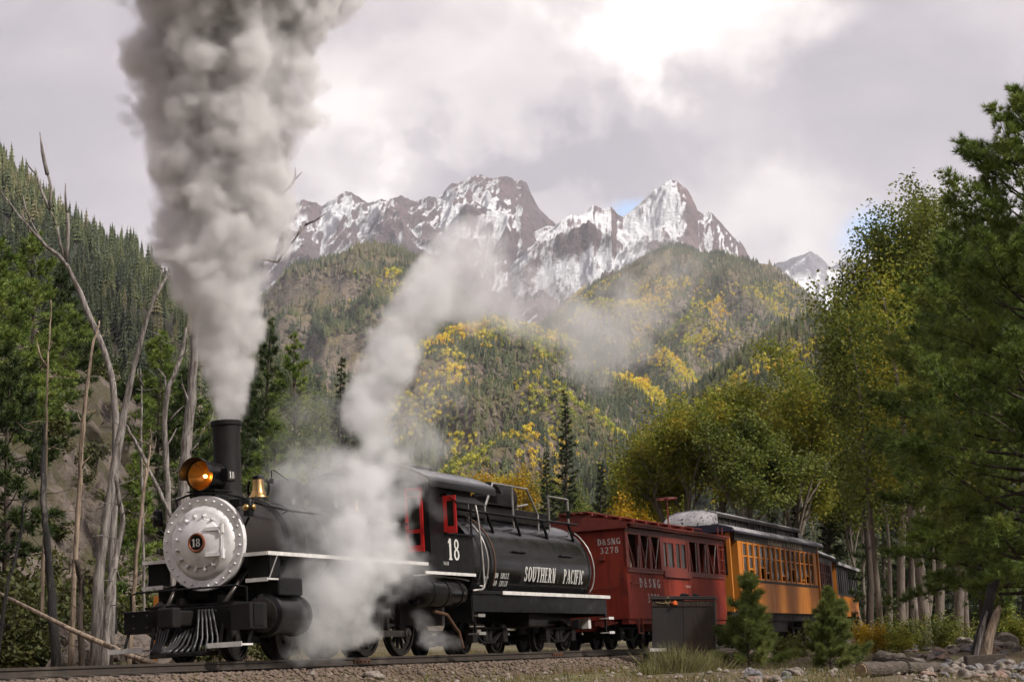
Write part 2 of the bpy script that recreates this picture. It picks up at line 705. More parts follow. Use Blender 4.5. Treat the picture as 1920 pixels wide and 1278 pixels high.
MT['roofsilver'] = surf('aluminium_painted_roof', (0.55, 0.55, 0.56), (0.42, 0.42, 0.43), 3, rough=0.45, metal=0.3)
MT['navy'] = surf('dark_blue_roof_edge', (0.012, 0.014, 0.035), (0.02, 0.02, 0.035), 4, rough=0.4)
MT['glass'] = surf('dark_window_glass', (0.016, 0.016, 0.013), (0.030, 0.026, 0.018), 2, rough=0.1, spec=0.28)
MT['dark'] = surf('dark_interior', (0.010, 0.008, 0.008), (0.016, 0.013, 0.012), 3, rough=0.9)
MT['gold'] = surf('gold_lettering', (0.52, 0.40, 0.24), (0.40, 0.30, 0.17), 12, rough=0.5)
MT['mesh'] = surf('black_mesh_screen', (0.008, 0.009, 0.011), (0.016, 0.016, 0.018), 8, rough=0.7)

# ------------------------------------------------------------ the line of the track
HEAD0 = 23.2
RAILZ = 1.15
BANK = 3.4
_TR = {}


def _track_table():
    ds = 0.1
    pts = []
    x, y = -4.755, 30.05
    # forward part (towards the camera, negative t)
    h = R(HEAD0)
    t = -14.0
    x0, y0 = x + math.sin(h) * t, y + math.cos(h) * t
    x, y = x0, y0
    while t < 75:
        hd = max(14.9, HEAD0 - max(0.0, t - 22.0) * 0.62)
        pts.append((t, x, y, R(hd)))
        x += math.sin(R(hd)) * ds
        y += math.cos(R(hd)) * ds
        t += ds
    return np.array(pts)


TRT = _track_table()


def TR(t):
    return np.array([np.interp(t, TRT[:, 0], TRT[:, k]) for k in (1, 2, 3)])


def track_frame(name, t, parent=None):
    """Empty on the track: +x points to the front of the train, +y to the camera's side, z up from the rail head"""
    x, y, h = TR(t)
    m = Matrix.Translation((x, y, RAILZ)) @ Matrix.Rotation(-math.pi / 2 - h, 4, 'Z') @ Matrix.Rotation(R(BANK), 4, 'X')
    o = bpy.data.objects.new(name, None)
    o.empty_display_size = 0.3
    o.matrix_world = m
    return link(o, parent)


def track_dist(x, y):
    """signed distance from the track (positive on the camera's side) and t of the nearest point"""
    x = np.atleast_1d(np.asarray(x, float))
    y = np.atleast_1d(np.asarray(y, float))
    T = TRT[::5]
    out_d = np.empty(len(x))
    out_t = np.empty(len(x))
    for a in range(0, len(x), 20000):
        dx = x[a:a + 20000, None] - T[None, :, 1]
        dy = y[a:a + 20000, None] - T[None, :, 2]
        i = np.argmin(dx * dx + dy * dy, axis=1)
        h = T[i, 3]
        j = np.arange(len(i))
        out_d[a:a + 20000] = dx[j, i] * np.cos(h) - dy[j, i] * np.sin(h)
        out_t[a:a + 20000] = T[i, 0]
    return out_d, out_t


# ------------------------------------------------------------ ground
def smooth(a, b, x):
    t = np.clip((x - a) / (b - a), 0, 1)
    return t * t * (3 - 2 * t)


def ground_z(x, y, fine=True):
    x = np.atleast_1d(np.asarray(x, float))
    y = np.atleast_1d(np.asarray(y, float))
    z = 0.80 + 0.10 * fbm(x * 0.12, y * 0.12, 4, 3)
    if fine:
        z = z + 0.05 * fbm(x * 0.8, y * 0.8, 3, 8)
    d, t = track_dist(x, y)
    bed = 1 - smooth(1.1, 2.6, np.abs(d))
    z = z * (1 - bed) + (RAILZ - 0.20 + 0.05 * np.clip(d, -1.3, 1.3)) * bed
    # the stony bank on the right
    z = z + 0.42 * np.exp(-(((x - 12.5) / 4.5) ** 2 + ((y - 44.0) / 7.0) ** 2))
    z = z + 0.10 * np.exp(-(((x - 4.5) / 2.0) ** 2 + ((y - 33.0) / 3.0) ** 2))
    return z


def axis_grid(lo, hi, fine_lo, fine_hi, step, grow=1.18):
    a = list(np.arange(fine_lo, fine_hi + step * 0.5, step))
    s = step
    while a[-1] < hi:
        s *= grow
        a.append(a[-1] + s)
    s = step
    b = [fine_lo]
    while b[-1] > lo:
        s *= grow
        b.append(b[-1] - s)
    return np.array(sorted(set(b[1:] + a)))


def grid_faces(nu, nv):
    i = np.arange(nu * nv).reshape(nv, nu)
    return np.stack([i[:-1, :-1], i[:-1, 1:], i[1:, 1:], i[1:, :-1]], -1).reshape(-1, 4)


MT['soil'] = surf('dry_stony_soil', (0.115, 0.080, 0.048), (0.065, 0.047, 0.030), 1.6, rough=0.95, bump=0.5, bscale=9, detail=8,
                  c3=(0.105, 0.095, 0.035), c3scale=0.5, c3lo=0.45, c3hi=0.6)
gx = axis_grid(-2500, 2500, -16, 22, 0.28)
gy = axis_grid(-60, 7200, 16, 76, 0.34)
gx, gy = np.unique(np.clip(gx, -2500, 2500)), np.unique(np.clip(gy, -60, 7200))
GX, GY = np.meshgrid(gx, gy)
GZ = ground_z(GX.ravel(), GY.ravel())
far = np.clip((np.hypot(GX.ravel(), GY.ravel()) - 150) / 400, 0, 1)
V = np.stack([GX.ravel(), GY.ravel(), GZ * (1 - far) + 0.2 * far], 1)
o = link(bpy.data.objects.new('ground', npmesh('ground', V, grid_faces(len(gx), len(gy)), MT['soil'], True)))
tag(o, 'dry stony valley floor with withered grass beside the railway', 'ground', kind='structure')


# ------------------------------------------------------------ mountains and hills
def rockmat(name, rock1, rock2, snow_amt, zlo, zhi, soil=None, nscale=0.012, left=0.0, soilz=None):
    """bare rock with snow that lies where the ground is gentle, high and turned away from the sun"""
    m, t, o = nt_new(name)
    N, L = t.nodes, t.links
    b = N.new('ShaderNodeBsdfPrincipled')
    L.new(b.outputs[0], o.inputs['Surface'])
    b.inputs['Roughness'].default_value = 0.9
    g = N.new('ShaderNodeNewGeometry')
    sx = N.new('ShaderNodeSeparateXYZ')
    L.new(g.outputs['Normal'], sx.inputs[0])
    sp = N.new('ShaderNodeSeparateXYZ')
    L.new(g.outputs['Position'], sp.inputs[0])

    def noise(s, d, r=0.62):
        n_ = N.new('ShaderNodeTexNoise')
        n_.inputs['Scale'].default_value = s
        n_.inputs['Detail'].default_value = d
        n_.inputs['Roughness'].default_value = r
        L.new(g.outputs['Position'], n_.inputs['Vector'])
        return n_.outputs['Fac']

    def mth(op, a, b_, c=None):
        x = N.new('ShaderNodeMath')
        x.operation = op
        for i, s in enumerate((a, b_, c)):
            if s is None:
                continue
            if isinstance(s, (int, float)):
                x.inputs[i].default_value = s
            else:
                L.new(s, x.inputs[i])
        return x.outputs[0]

    def rng(v, a, b_, smooth_=True):
        x = N.new('ShaderNodeMapRange')
        if smooth_:
            x.interpolation_type = 'SMOOTHSTEP'
        L.new(v, x.inputs['Value'])
        x.inputs['From Min'].default_value = a
        x.inputs['From Max'].default_value = b_
        return x.outputs[0]

    def mix(f, a, b_):
        x = N.new('ShaderNodeMixRGB')
        L.new(f, x.inputs[0])
        for i, s in ((1, a), (2, b_)):
            if isinstance(s, tuple):
                x.inputs[i].default_value = c4(s)
            else:
                L.new(s, x.inputs[i])
        return x.outputs[0]
    n1 = noise(nscale, 8, 0.65)
    n2 = noise(nscale * 9, 7, 0.72)
    rock = mix(rng(n1, 0.35, 0.65), rock1, rock2)
    rock = mix(rng(n2, 0.44, 0.62), rock, tuple(c * 0.35 for c in rock1))
    if soil:
        f = mth('ADD', sx.outputs[2], mth('MULTIPLY', n1, 0.5))
        sf = rng(f, 0.92, 1.06)
        if soilz:
            sf = mth('MULTIPLY', sf, rng(sp.outputs[2], soilz[1], soilz[0]))
        rock = mix(sf, rock, soil)
    # snow: where it lies comes with the landform, its ragged edge from noise
    at_ = N.new('ShaderNodeAttribute')
    at_.attribute_name = 'snow'
    s = mth('ADD', at_.outputs['Fac'], mth('MULTIPLY', mth('SUBTRACT', n2, 0.5), 2.2))
    sn = rng(s, -0.15, 0.75)
    if snow_amt < 0:
        sn = mth('MULTIPLY', sn, 0.0)
    col = mix(sn, rock, (0.50, 0.505, 0.53))
    L.new(col, b.inputs['Base Color'])
    bp = N.new('ShaderNodeBump')
    bp.inputs['Strength'].default_value = 0.9
    bp.inputs['Distance'].default_value = 20.0
    bb = noise(nscale * 4, 9, 0.7)
    L.new(bb, bp.inputs['Height'])
    L.new(bp.outputs[0], b.inputs['Normal'])
    return m


def ridge(name, sky, Dc, Df, zf, mat, label, nu=240, nv=110, amp=0.0, nsc=300.0, crest_amp=0.0, prof=1.0, seed=0, warp=0.0, sharp=True, back=0.35, gain=0.5, snow=None):
    """a real landform: foot, slope, crest at its own distance and a far side; the crest height follows the traced outline"""
    sky = np.array(sky, float)
    us = np.linspace(sky[0, 0], sky[-1, 0], nu)
    py = np.interp(us, sky[:, 0], sky[:, 1])
    crest = np.array([at(u, p, 1.0)[2] - CAMZ for u, p in zip(us, py)])
    tanx = np.array([at(u, p, 1.0)[0] for u, p in zip(us, py)])
    vsr = np.concatenate([np.linspace(0, 1, nv), np.linspace(1, 1 + back, int(nv * 0.22))[1:]])
    U, Vv = np.meshgrid(np.arange(nu), vsr)
    D = Df + (Dc - Df) * Vv
    X = tanx[U] * D
    dcf = Dc(tanx) if callable(Dc) else Dc
    cz = crest[U] * dcf + CAMZ
    w = fbm(X / (nsc * 1.6), D / (nsc * 1.6), 3, seed + 5) * warp
    vv = np.clip(Vv, 0, 1)
    P = vv ** prof
    Z = zf + (cz - zf) * P
    Z = np.where(Vv > 1, cz - (Vv - 1) * (Dc - Df) * 0.75, Z)
    nz = (ridged if sharp else fbm)((X + w) / nsc, (D - w) / nsc, 6, seed, gain)
    env = np.sin(np.clip(vv, 0, 1) * np.pi * 0.93 + 0.05) ** 0.8
    Z = Z + amp * (nz - (1.25 if sharp else 0.4)) * env
    if crest_amp:
        Z = Z + crest_amp * ridged(X / (nsc * 0.20), D / (nsc * 0.20), 4, seed + 50) * smooth(0.35, 0.95, Vv)
    if crest_amp:
        cr = ridged((X + 0.5 * Z) / 70.0, (D - 0.5 * Z) / 70.0, 4, seed + 70, 0.6)
        Z = Z + crest_amp * 1.0 * (cr - 1.1) * (Vv < 1)
    Z = np.maximum(Z, -5.0)
    V = np.stack([X.ravel(), D.ravel(), Z.ravel()], 1)
    o = link(bpy.data.objects.new(name, npmesh(name, V, grid_faces(nu, len(vsr)), mat, True)))
    if snow:
        nn = np.empty(len(V) * 3, np.float32)
        o.data.vertex_normals.foreach_get('vector', nn)
        nn = nn.reshape(Z.shape + (3,))
        bl = Z.copy()
        for ax_ in (0, 1):
            k_ = 9
            c_ = np.cumsum(np.pad(bl, [(k_ + 1, k_) if a_ == ax_ else (0, 0) for a_ in (0, 1)], mode='edge'), axis=ax_)
            hi_ = np.take(c_, range(2 * k_ + 1, c_.shape[ax_]), axis=ax_)
            lo_ = np.take(c_, range(0, c_.shape[ax_] - 2 * k_ - 1), axis=ax_)
            bl = (hi_ - lo_) / (2 * k_ + 1)
        lap = Z - bl
        s_ = (nn[..., 2] - snow['slope']) * 2.6 - nn[..., 0] * snow['left'] - lap * 0.030 + 0.7 * fbm(X / 170.0 + Z / 260.0, (Z + D * .5) / 150.0, 5, seed + 80, 0.55)
        s_ = s_ + np.clip((Z - snow['z0']) / (snow['z1'] - snow['z0']), -1.5, 1) * 0.55 + snow['bias']
        a_ = o.data.attributes.new('snow', 'FLOAT', 'POINT')
        a_.data.foreach_set('value', np.ascontiguousarray(s_.ravel(), dtype=np.float32))
    tag(o, label, name.replace('_', ' '), kind='structure')
    return dict(o=o, us=us, vs=vsr, X=X, D=D, Z=Z, tanx=tanx, nv=nv)


MT['massif'] = rockmat('snowy_rock', (0.092, 0.058, 0.062), (0.040, 0.028, 0.034), 0.12, 420, 950, soil=(0.16, 0.10, 0.06), nscale=0.010, left=0.85, soilz=(350, 520))
MT['massif2'] = rockmat('snowy_rock_right', (0.100, 0.060, 0.060), (0.046, 0.031, 0.035), 0.24, 300, 900, soil=(0.17, 0.10, 0.06), nscale=0.010, left=0.95, soilz=(250, 400))
MT['farpeak'] = rockmat('far_snowy_rock', (0.10, 0.085, 0.10), (0.07, 0.06, 0.075), 0.45, 500, 900, nscale=0.006, left=0.2)
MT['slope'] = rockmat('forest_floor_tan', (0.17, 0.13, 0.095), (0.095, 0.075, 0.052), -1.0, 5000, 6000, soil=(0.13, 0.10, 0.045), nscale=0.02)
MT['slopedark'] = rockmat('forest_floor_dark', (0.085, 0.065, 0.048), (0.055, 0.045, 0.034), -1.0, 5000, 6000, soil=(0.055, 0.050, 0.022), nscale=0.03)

ridge('far_peak', [(1380, 560), (1420, 528), (1455, 497), (1478, 490), (1496, 474), (1518, 465), (1540, 474), (1556, 490), (1575, 486), (1602, 482), (1640, 498), (1700, 515), (1800, 560)],
      6400, 5000, 250, MT['farpeak'], 'small snowy summit far behind the right hand trees', snow=dict(slope=.45, left=.6, z0=700, z1=1200, bias=.25), nu=150, nv=70, amp=110, nsc=420, crest_amp=6, seed=4)
ridge('mountain', [(200, 640), (300, 540), (380, 470), (450, 425), (500, 410), (528, 404), (548, 382), (566, 376), (584, 388), (603, 392), (616, 376), (632, 364), (648, 356), (660, 354), (672, 364), (690, 374), (716, 360), (742, 354),
                   (768, 356), (800, 346), (826, 343), (850, 326), (876, 318), (905, 322), (935, 332), (958, 340), (968, 352), (980, 346), (988, 352), (996, 374), (1012, 392), (1030, 404), (1046, 412),
                   (1075, 440), (1110, 490), (1160, 540), (1230, 600)],
      4300, 2500, 190, MT['massif'], 'rugged reddish mountain massif with fresh snow, its summit touching the clouds', snow=dict(slope=.52, left=1.7, z0=560, z1=980, bias=-.72), nu=560, nv=260, amp=150, nsc=480, crest_amp=7, prof=1.10, seed=21, warp=120, gain=0.46)
ridge('mountain_peak', [(900, 580), (960, 480), (985, 446), (1010, 424), (1040, 412), (1062, 396), (1080, 392), (1096, 384), (1112, 380), (1128, 388), (1146, 384), (1156, 398), (1168, 404), (1182, 392), (1204, 374), (1226, 360),
                        (1246, 352), (1270, 348), (1288, 353), (1298, 372), (1308, 394), (1320, 402), (1334, 398), (1350, 410), (1368, 428), (1386, 444), (1398, 466), (1408, 486), (1450, 520), (1520, 580)],
      3900, 2300, 150, MT['massif2'], 'twin rocky peak with a wide snow couloir on its left flank', snow=dict(slope=.52, left=1.7, z0=420, z1=900, bias=-.46), nu=480, nv=240, amp=120, nsc=460, crest_amp=6, prof=1.05, seed=33, warp=90, gain=0.44)

RG = {}
RG['A'] = ridge('wooded_knob', [(360, 640), (430, 590), (480, 556), (540, 494), (600, 466), (650, 446), (700, 430), (745, 438), (790, 456), (820, 474), (860, 520), (905, 566), (960, 600), (1060, 660), (1160, 720)],
                2000, 1050, -5, MT['slope'], 'sunlit forested knob with tan clearings below the snowy massif', amp=42, nsc=210, seed=61, sharp=True, prof=0.92)
RG['C'] = ridge('wooded_ridge', [(940, 640), (1000, 600), (1040, 572), (1070, 556), (1120, 524), (1200, 486), (1250, 462), (1275, 458), (1330, 478), (1400, 492), (1450, 506), (1500, 545), (1550, 596), (1620, 650), (1750, 720)],
                2500, 1250, -5, MT['slope'], 'long forested ridge streaked with yellow aspens under the twin peak', amp=55, nsc=260, seed=71, sharp=True, prof=0.95)
RG['B'] = ridge('wooded_hill', [(520, 860), (580, 800), (640, 735), (700, 690), (780, 645), (850, 618), (920, 602), (980, 606), (1060, 634), (1130, 662), (1200, 700), (1290, 750), (1400, 820), (1500, 870)],
                1350, 620, -5, MT['slope'], 'rounded forested hill with scattered yellow aspens behind the train', amp=30, nsc=170, seed=81, sharp=True, prof=0.9)
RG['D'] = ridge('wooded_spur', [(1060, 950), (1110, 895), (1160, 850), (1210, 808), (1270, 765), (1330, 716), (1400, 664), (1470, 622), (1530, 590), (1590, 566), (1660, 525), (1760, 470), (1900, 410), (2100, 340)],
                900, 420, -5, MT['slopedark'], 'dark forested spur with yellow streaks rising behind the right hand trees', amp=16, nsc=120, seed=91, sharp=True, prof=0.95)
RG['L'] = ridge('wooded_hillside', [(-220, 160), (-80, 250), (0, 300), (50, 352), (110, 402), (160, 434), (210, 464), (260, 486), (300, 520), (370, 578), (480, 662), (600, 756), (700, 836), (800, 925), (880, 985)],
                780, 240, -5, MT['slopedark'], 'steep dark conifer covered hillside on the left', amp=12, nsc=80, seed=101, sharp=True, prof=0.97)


# the valley side behind the photographer
def back_side():
    az = np.linspace(R(88), R(272), 70)
    rr = np.linspace(0, 1, 24)
    A_, Q_ = np.meshgrid(az, rr)
    D_ = 70 + 330 * Q_
    X_, Y_ = np.sin(A_) * D_, np.cos(A_) * D_
    hgt = (0.42 + 0.10 * np.sin(A_ * 3.1) + 0.05 * np.sin(A_ * 7.3)) * 330
    edge = smooth(R(86), R(110), A_) * smooth(R(274), R(250), A_)
    Z_ = -2 + hgt * Q_ ** 0.9 * edge + 9 * fbm(X_ / 40, Y_ / 40, 4, 5) * Q_ * edge
    o = link(bpy.data.objects.new('valley_side', npmesh('valley_side', np.stack([X_.ravel(), Y_.ravel(), Z_.ravel()], 1), grid_faces(70, 24), MT['slopedark'], True)))
    tag(o, 'wooded valley side behind the photographer', 'hillside', kind='structure')


back_side()

# ------------------------------------------------------------ far woods
def conifer_lod(seed, tiers=9, pts=9, slim=0.17):
    """a small spruce of ragged skirts, 1 m high"""
    rs = random.Random(seed)
    mb = MB()
    mb.tube([(0, 0, -0.06), (0, 0, 0.9)], [0.016, 0.004], 4, False)
    for k in range(tiers):
        f = k / (tiers - 1)
        z0 = 0.10 + 0.80 * f
        rad = slim * (1 - f) ** 0.85 * (0.85 + 0.3 * rs.random()) + 0.012
        top = (rs.uniform(-.008, .008), rs.uniform(-.008, .008), z0 + 0.17 * (1 - 0.45 * f))
        ring = []
        ph = rs.uniform(0, 6.28)
        for j in range(pts * 2):
            a = ph + math.pi * j / pts
            rr = rad * (rs.uniform(0.8, 1.15) if j % 2 == 0 else rs.uniform(0.35, 0.55))
            ring.append((rr * math.cos(a), rr * math.sin(a), z0 - (0.035 if j % 2 == 0 else -0.02) * (1 - f) + rs.uniform(-.012, .012)))
        n = len(ring)
        mb.add([top] + ring, [(0, 1 + j, 1 + (j + 1) % n) for j in range(n)])
    return mb


def aspen_lod(seed, n=90):
    """a small round headed tree of leaf clumps, 1 m high"""
    rs = random.Random(seed)
    mb = MB()
    mb.tube([(0, 0, -0.06), (0.01, 0, 0.6)], [0.014, 0.006], 4, False)
    lobes = [(rs.uniform(-.13, .13), rs.uniform(-.13, .13), rs.uniform(0.45, 0.85), rs.uniform(0.12, 0.2)) for _ in range(7)]
    for i in range(n):
        lb = lobes[i % len(lobes)]
        d = Vector((rs.gauss(0, 1), rs.gauss(0, 1), rs.gauss(0, 1))).normalized()
        c = Vector(lb[:3]) + d * lb[3] * rs.uniform(0.6, 1.0)
        a = d.orthogonal().normalized()
        a.rotate(Matrix.Rotation(rs.uniform(0, 6.28), 3, d))
        b = d.cross(a)
        s = rs.uniform(0.035, 0.06)
        t = d * s * rs.uniform(-.5, .5)
        mb.add([c - a * s - t, c - b * s * 0.8, c + a * s + t, c + b * s * 0.8], [(0, 1, 2, 3)])
    return mb


def snag_lod(seed):
    rs = random.Random(seed)
    mb = MB()
    mb.tube([(0, 0, -0.05), (0, 0, 0.95)], [0.014, 0.003], 4, False)
    for k in range(14):
        a = rs.uniform(0, 6.28)
        z = rs.uniform(0.2, 0.85)
        l = 0.10 * (1.1 - z)
        mb.tube([(0, 0, z), (l * math.cos(a), l * math.sin(a), z + rs.uniform(-.03, .03))], [0.006, 0.002], 3, False)
    return mb


MT['far_conifer'] = leafmat('far_conifer_needles', [(0.026, 0.036, 0.016), (0.046, 0.060, 0.020), (0.082, 0.092, 0.030), (0.12, 0.105, 0.048), (0.17, 0.14, 0.10)], trans=0.0, inst=True)
MT['far_aspen'] = leafmat('far_aspen_leaves', [(0.15, 0.18, 0.022), (0.32, 0.31, 0.030), (0.52, 0.42, 0.028), (0.58, 0.38, 0.028), (0.50, 0.26, 0.035)], trans=0.25, inst=True)
MT['far_snag'] = leafmat('far_dead_wood', [(0.14, 0.12, 0.10), (0.20, 0.17, 0.14)], trans=0.0, inst=True)
PROTO = []
for k, (mb, mt) in enumerate(((conifer_lod(1), 'far_conifer'), (conifer_lod(2, 8, 8, 0.20), 'far_conifer'), (conifer_lod(3, 11, 8, 0.13), 'far_conifer'), (aspen_lod(4), 'far_aspen'), (snag_lod(5), 'far_snag'))):
    PROTO.append(bpy.data.objects.new('wood_tree', mb.mesh('wood_tree', MT[mt])))


def wood_nodes():
    ng = bpy.data.node_groups.new('wood', 'GeometryNodeTree')
    ng.interface.new_socket('Geometry', in_out='INPUT', socket_type='NodeSocketGeometry')
    ng.interface.new_socket('Geometry', in_out='OUTPUT', socket_type='NodeSocketGeometry')
    N, L = ng.nodes, ng.links
    gi = N.new('NodeGroupInput')
    go = N.new('NodeGroupOutput')
    jn = N.new('GeometryNodeJoinGeometry')
    L.new(jn.outputs[0], go.inputs[0])

    def attr(n_, dt='FLOAT'):
        a = N.new('GeometryNodeInputNamedAttribute')
        a.data_type = dt
        a.inputs['Name'].default_value = n_
        return a.outputs[0]
    kind, scl, rot = attr('treekind'), attr('scl'), attr('rot')
    rv = N.new('ShaderNodeCombineXYZ')
    L.new(rot, rv.inputs[2])
    for k, p in enumerate(PROTO):
        oi = N.new('GeometryNodeObjectInfo')
        oi.inputs['Object'].default_value = p
        oi.inputs['As Instance'].default_value = True
        cp = N.new('FunctionNodeCompare')
        cp.data_type = 'FLOAT'
        cp.operation = 'EQUAL'
        L.new(kind, cp.inputs[0])
        cp.inputs[1].default_value = k
        cp.inputs['Epsilon'].default_value = 0.1
        ip = N.new('GeometryNodeInstanceOnPoints')
        L.new(gi.outputs[0], ip.inputs['Points'])
        L.new(cp.outputs[0], ip.inputs['Selection'])
        L.new(oi.outputs['Geometry'], ip.inputs['Instance'])
        L.new(rv.outputs[0], ip.inputs['Rotation'])
        L.new(scl, ip.inputs['Scale'])
        L.new(ip.outputs[0], jn.inputs[0])
    return ng


WOOD_NG = wood_nodes()


def wood_points(rg, spacing, seed, hmin, hmax, clear, aspen, dead, top=1.0, extra=None):
    """points spread over a landform; clear / aspen / dead say how much of each"""
    rng = np.random.default_rng(seed)
    nu = len(rg['us'])
    nv = rg['nv']
    X, D, Z = rg['X'][:nv], rg['D'][:nv], rg['Z'][:nv]
    area = float(np.sum(np.abs(np.diff(X, axis=1)[:-1] * np.diff(D, axis=0)[:, :-1])))
    n = int(area / spacing ** 2)
    # choose cells by their area
    ca = np.abs(np.diff(X, axis=1)[:-1] * np.diff(D, axis=0)[:, :-1]).ravel()
    idx = rng.choice(len(ca), n, p=ca / ca.sum())
    iv, iu = np.divmod(idx, nu - 1)
    fu, fv = rng.random(n), rng.random(n)

    def bil(A):
        return (A[iv, iu] * (1 - fu) + A[iv, iu + 1] * fu) * (1 - fv) + (A[iv + 1, iu] * (1 - fu) + A[iv + 1, iu + 1] * fu) * fv
    x, y, z = bil(X), bil(D), bil(Z)
    v = (iv + fv) / (nv - 1)
    px = 960 + 3600 * x / y
    py = 1175 - 3600 * (z - CAMZ) / y
    c = fbm(x / 95.0, y / 130.0, 4, seed + 1)
    a = fbm(x / 75.0, y / 110.0, 4, seed + 2) + 0.16 * rng.standard_normal(n)
    d = fbm(x / 110.0, y / 150.0, 3, seed + 3) + 0.35 * rng.standard_normal(n)
    keep = (c > -1.2 + clear) & (v < top)
    asp = a > 1.0 - aspen
    if extra:
        keep, asp = extra(px, py, keep, asp, rng)
    kind = rng.choice(3, n).astype(float)
    kind[asp] = 3
    deadm = (d > 1.1 - dead) & ~asp
    tint = np.clip(0.30 + 0.5 * fbm(x / 45.0, y / 60.0, 3, seed + 4) + 0.16 * rng.standard_normal(n), 0, 0.72)
    tint[deadm] = np.clip(0.86 + 0.12 * rng.standard_normal(deadm.sum()), 0.7, 1)
    sn = deadm & (rng.random(n) < 0.3)
    kind[sn] = 4
    tint[asp] = np.clip(0.40 + 0.45 * fbm(x[asp] / 70.0, y[asp] / 90.0, 2, seed + 6) + 0.15 * rng.standard_normal(asp.sum()), 0, 1)
    h = hmin + (hmax - hmin) * rng.random(n) ** 1.4
    h[asp] *= 0.75
    return x[keep], y[keep], z[keep] - 0.25, h[keep], kind[keep], tint[keep], rng.random(n)[keep] * 6.28


def wood(name, pts, label):
    x, y, z, h, kind, tint, rot = pts
    me = bpy.data.meshes.new(name)
    me.vertices.add(len(x))
    me.vertices.foreach_set('co', np.stack([x, y, z], 1).astype(np.float32).ravel())
    for n_, val in (('scl', h), ('treekind', kind), ('tint', tint), ('rot', rot)):
        a = me.attributes.new(n_, 'FLOAT', 'POINT')
        a.data.foreach_set('value', np.ascontiguousarray(val, dtype=np.float32))
    o = link(bpy.data.objects.new(name, me))
    md = o.modifiers.new('wood', 'NODES')
    md.node_group = WOOD_NG
    return tag(o, label, 'forest', kind='stuff')


def clear_A(px, py, keep, asp, rng):
    j = rng.standard_normal(len(px)) * 6
    for (cx, cy, rx, ry) in ((525, 535, 45, 28), (620, 540, 55, 34), (720, 432, 26, 12), (545, 645, 28, 22), (640, 660, 70, 42), (560, 590, 22, 20), (830, 500, 40, 18)):
        keep = keep & ((((px + j - cx) / rx) ** 2 + ((py + j - cy) / ry) ** 2 > 1) | (rng.random(len(px)) < 0.06))
    return keep, asp


def clear_B(px, py, keep, asp, rng):
    j = rng.standard_normal(len(px)) * 8
    for (cx, cy, rx, ry) in ((800, 700, 34, 40), (770, 745, 24, 30), (735, 742, 26, 22), (900, 700, 30, 20), (860, 845, 20, 12)):
        keep = keep & ((((px + j - cx) / rx) ** 2 + ((py + j - cy) / ry) ** 2 > 1) | (rng.random(len(px)) < 0.18))
    for (cx, cy, rx, ry) in ((868, 838, 34, 24), (870, 862, 20, 12), (940, 915, 26, 14), (930, 620, 60, 26), (850, 690, 14, 40), (790, 770, 60, 30)):
        asp = asp | ((((px + j - cx) / rx) ** 2 + ((py + j - cy) / ry) ** 2 < 1) & (rng.random(len(px)) < 0.75))
    return keep, asp


def clear_C(px, py, keep, asp, rng):
    # bare rock and snow tongue running down the left side, aspens low on the right
    j = rng.standard_normal(len(px)) * 5
    w = np.abs((py - 455) * -0.95 + (1275 - px))
    keep = keep & ((w > 16 + j) | (py > 560) | (px > 1272))
    low = py > 505 + 0.04 * (px - 1100)
    asp = (asp & low) | (low & (px > 1180) & (rng.random(len(px)) < 0.30) & (fbm(px / 55.0, py / 40.0, 3, 9) > 0.05))
    return keep, asp


def clear_D(px, py, keep, asp, rng):
    # yellow streaks running along the spur
    s = np.abs(py - (640 + (1560 - px) * 0.55) - 18 * np.sin(px / 60.0))
    asp = (asp & (rng.random(len(px)) < 0.4)) | ((s < 20) & (rng.random(len(px)) < 0.5) & (px > 1180))
    return keep, asp


wood('knob_forest', wood_points(RG['A'], 2.8, 201, 5, 10, 0.42, 0.26, 0.72, extra=clear_A), 'mixed green and grey conifers covering the sunlit knob')
wood('ridge_forest', wood_points(RG['C'], 3.0, 202, 5, 10, 0.22, 0.72, 0.75, extra=clear_C), 'conifers and yellow aspens covering the long ridge under the twin peak')
wood('hill_forest', wood_points(RG['B'], 2.3, 203, 4.5, 8.5, 0.34, 0.66, 0.35, extra=clear_B), 'conifers and golden aspens covering the rounded hill behind the train')
wood('spur_forest', wood_points(RG['D'], 2.7, 204, 5, 9, 0.25, 0.20, 0.30, extra=clear_D), 'dark conifers with yellow aspen streaks covering the spur on the right')
LP = wood_points(RG['L'], 3.9, 205, 7, 13.5, 0.22, -0.3, 0.22)
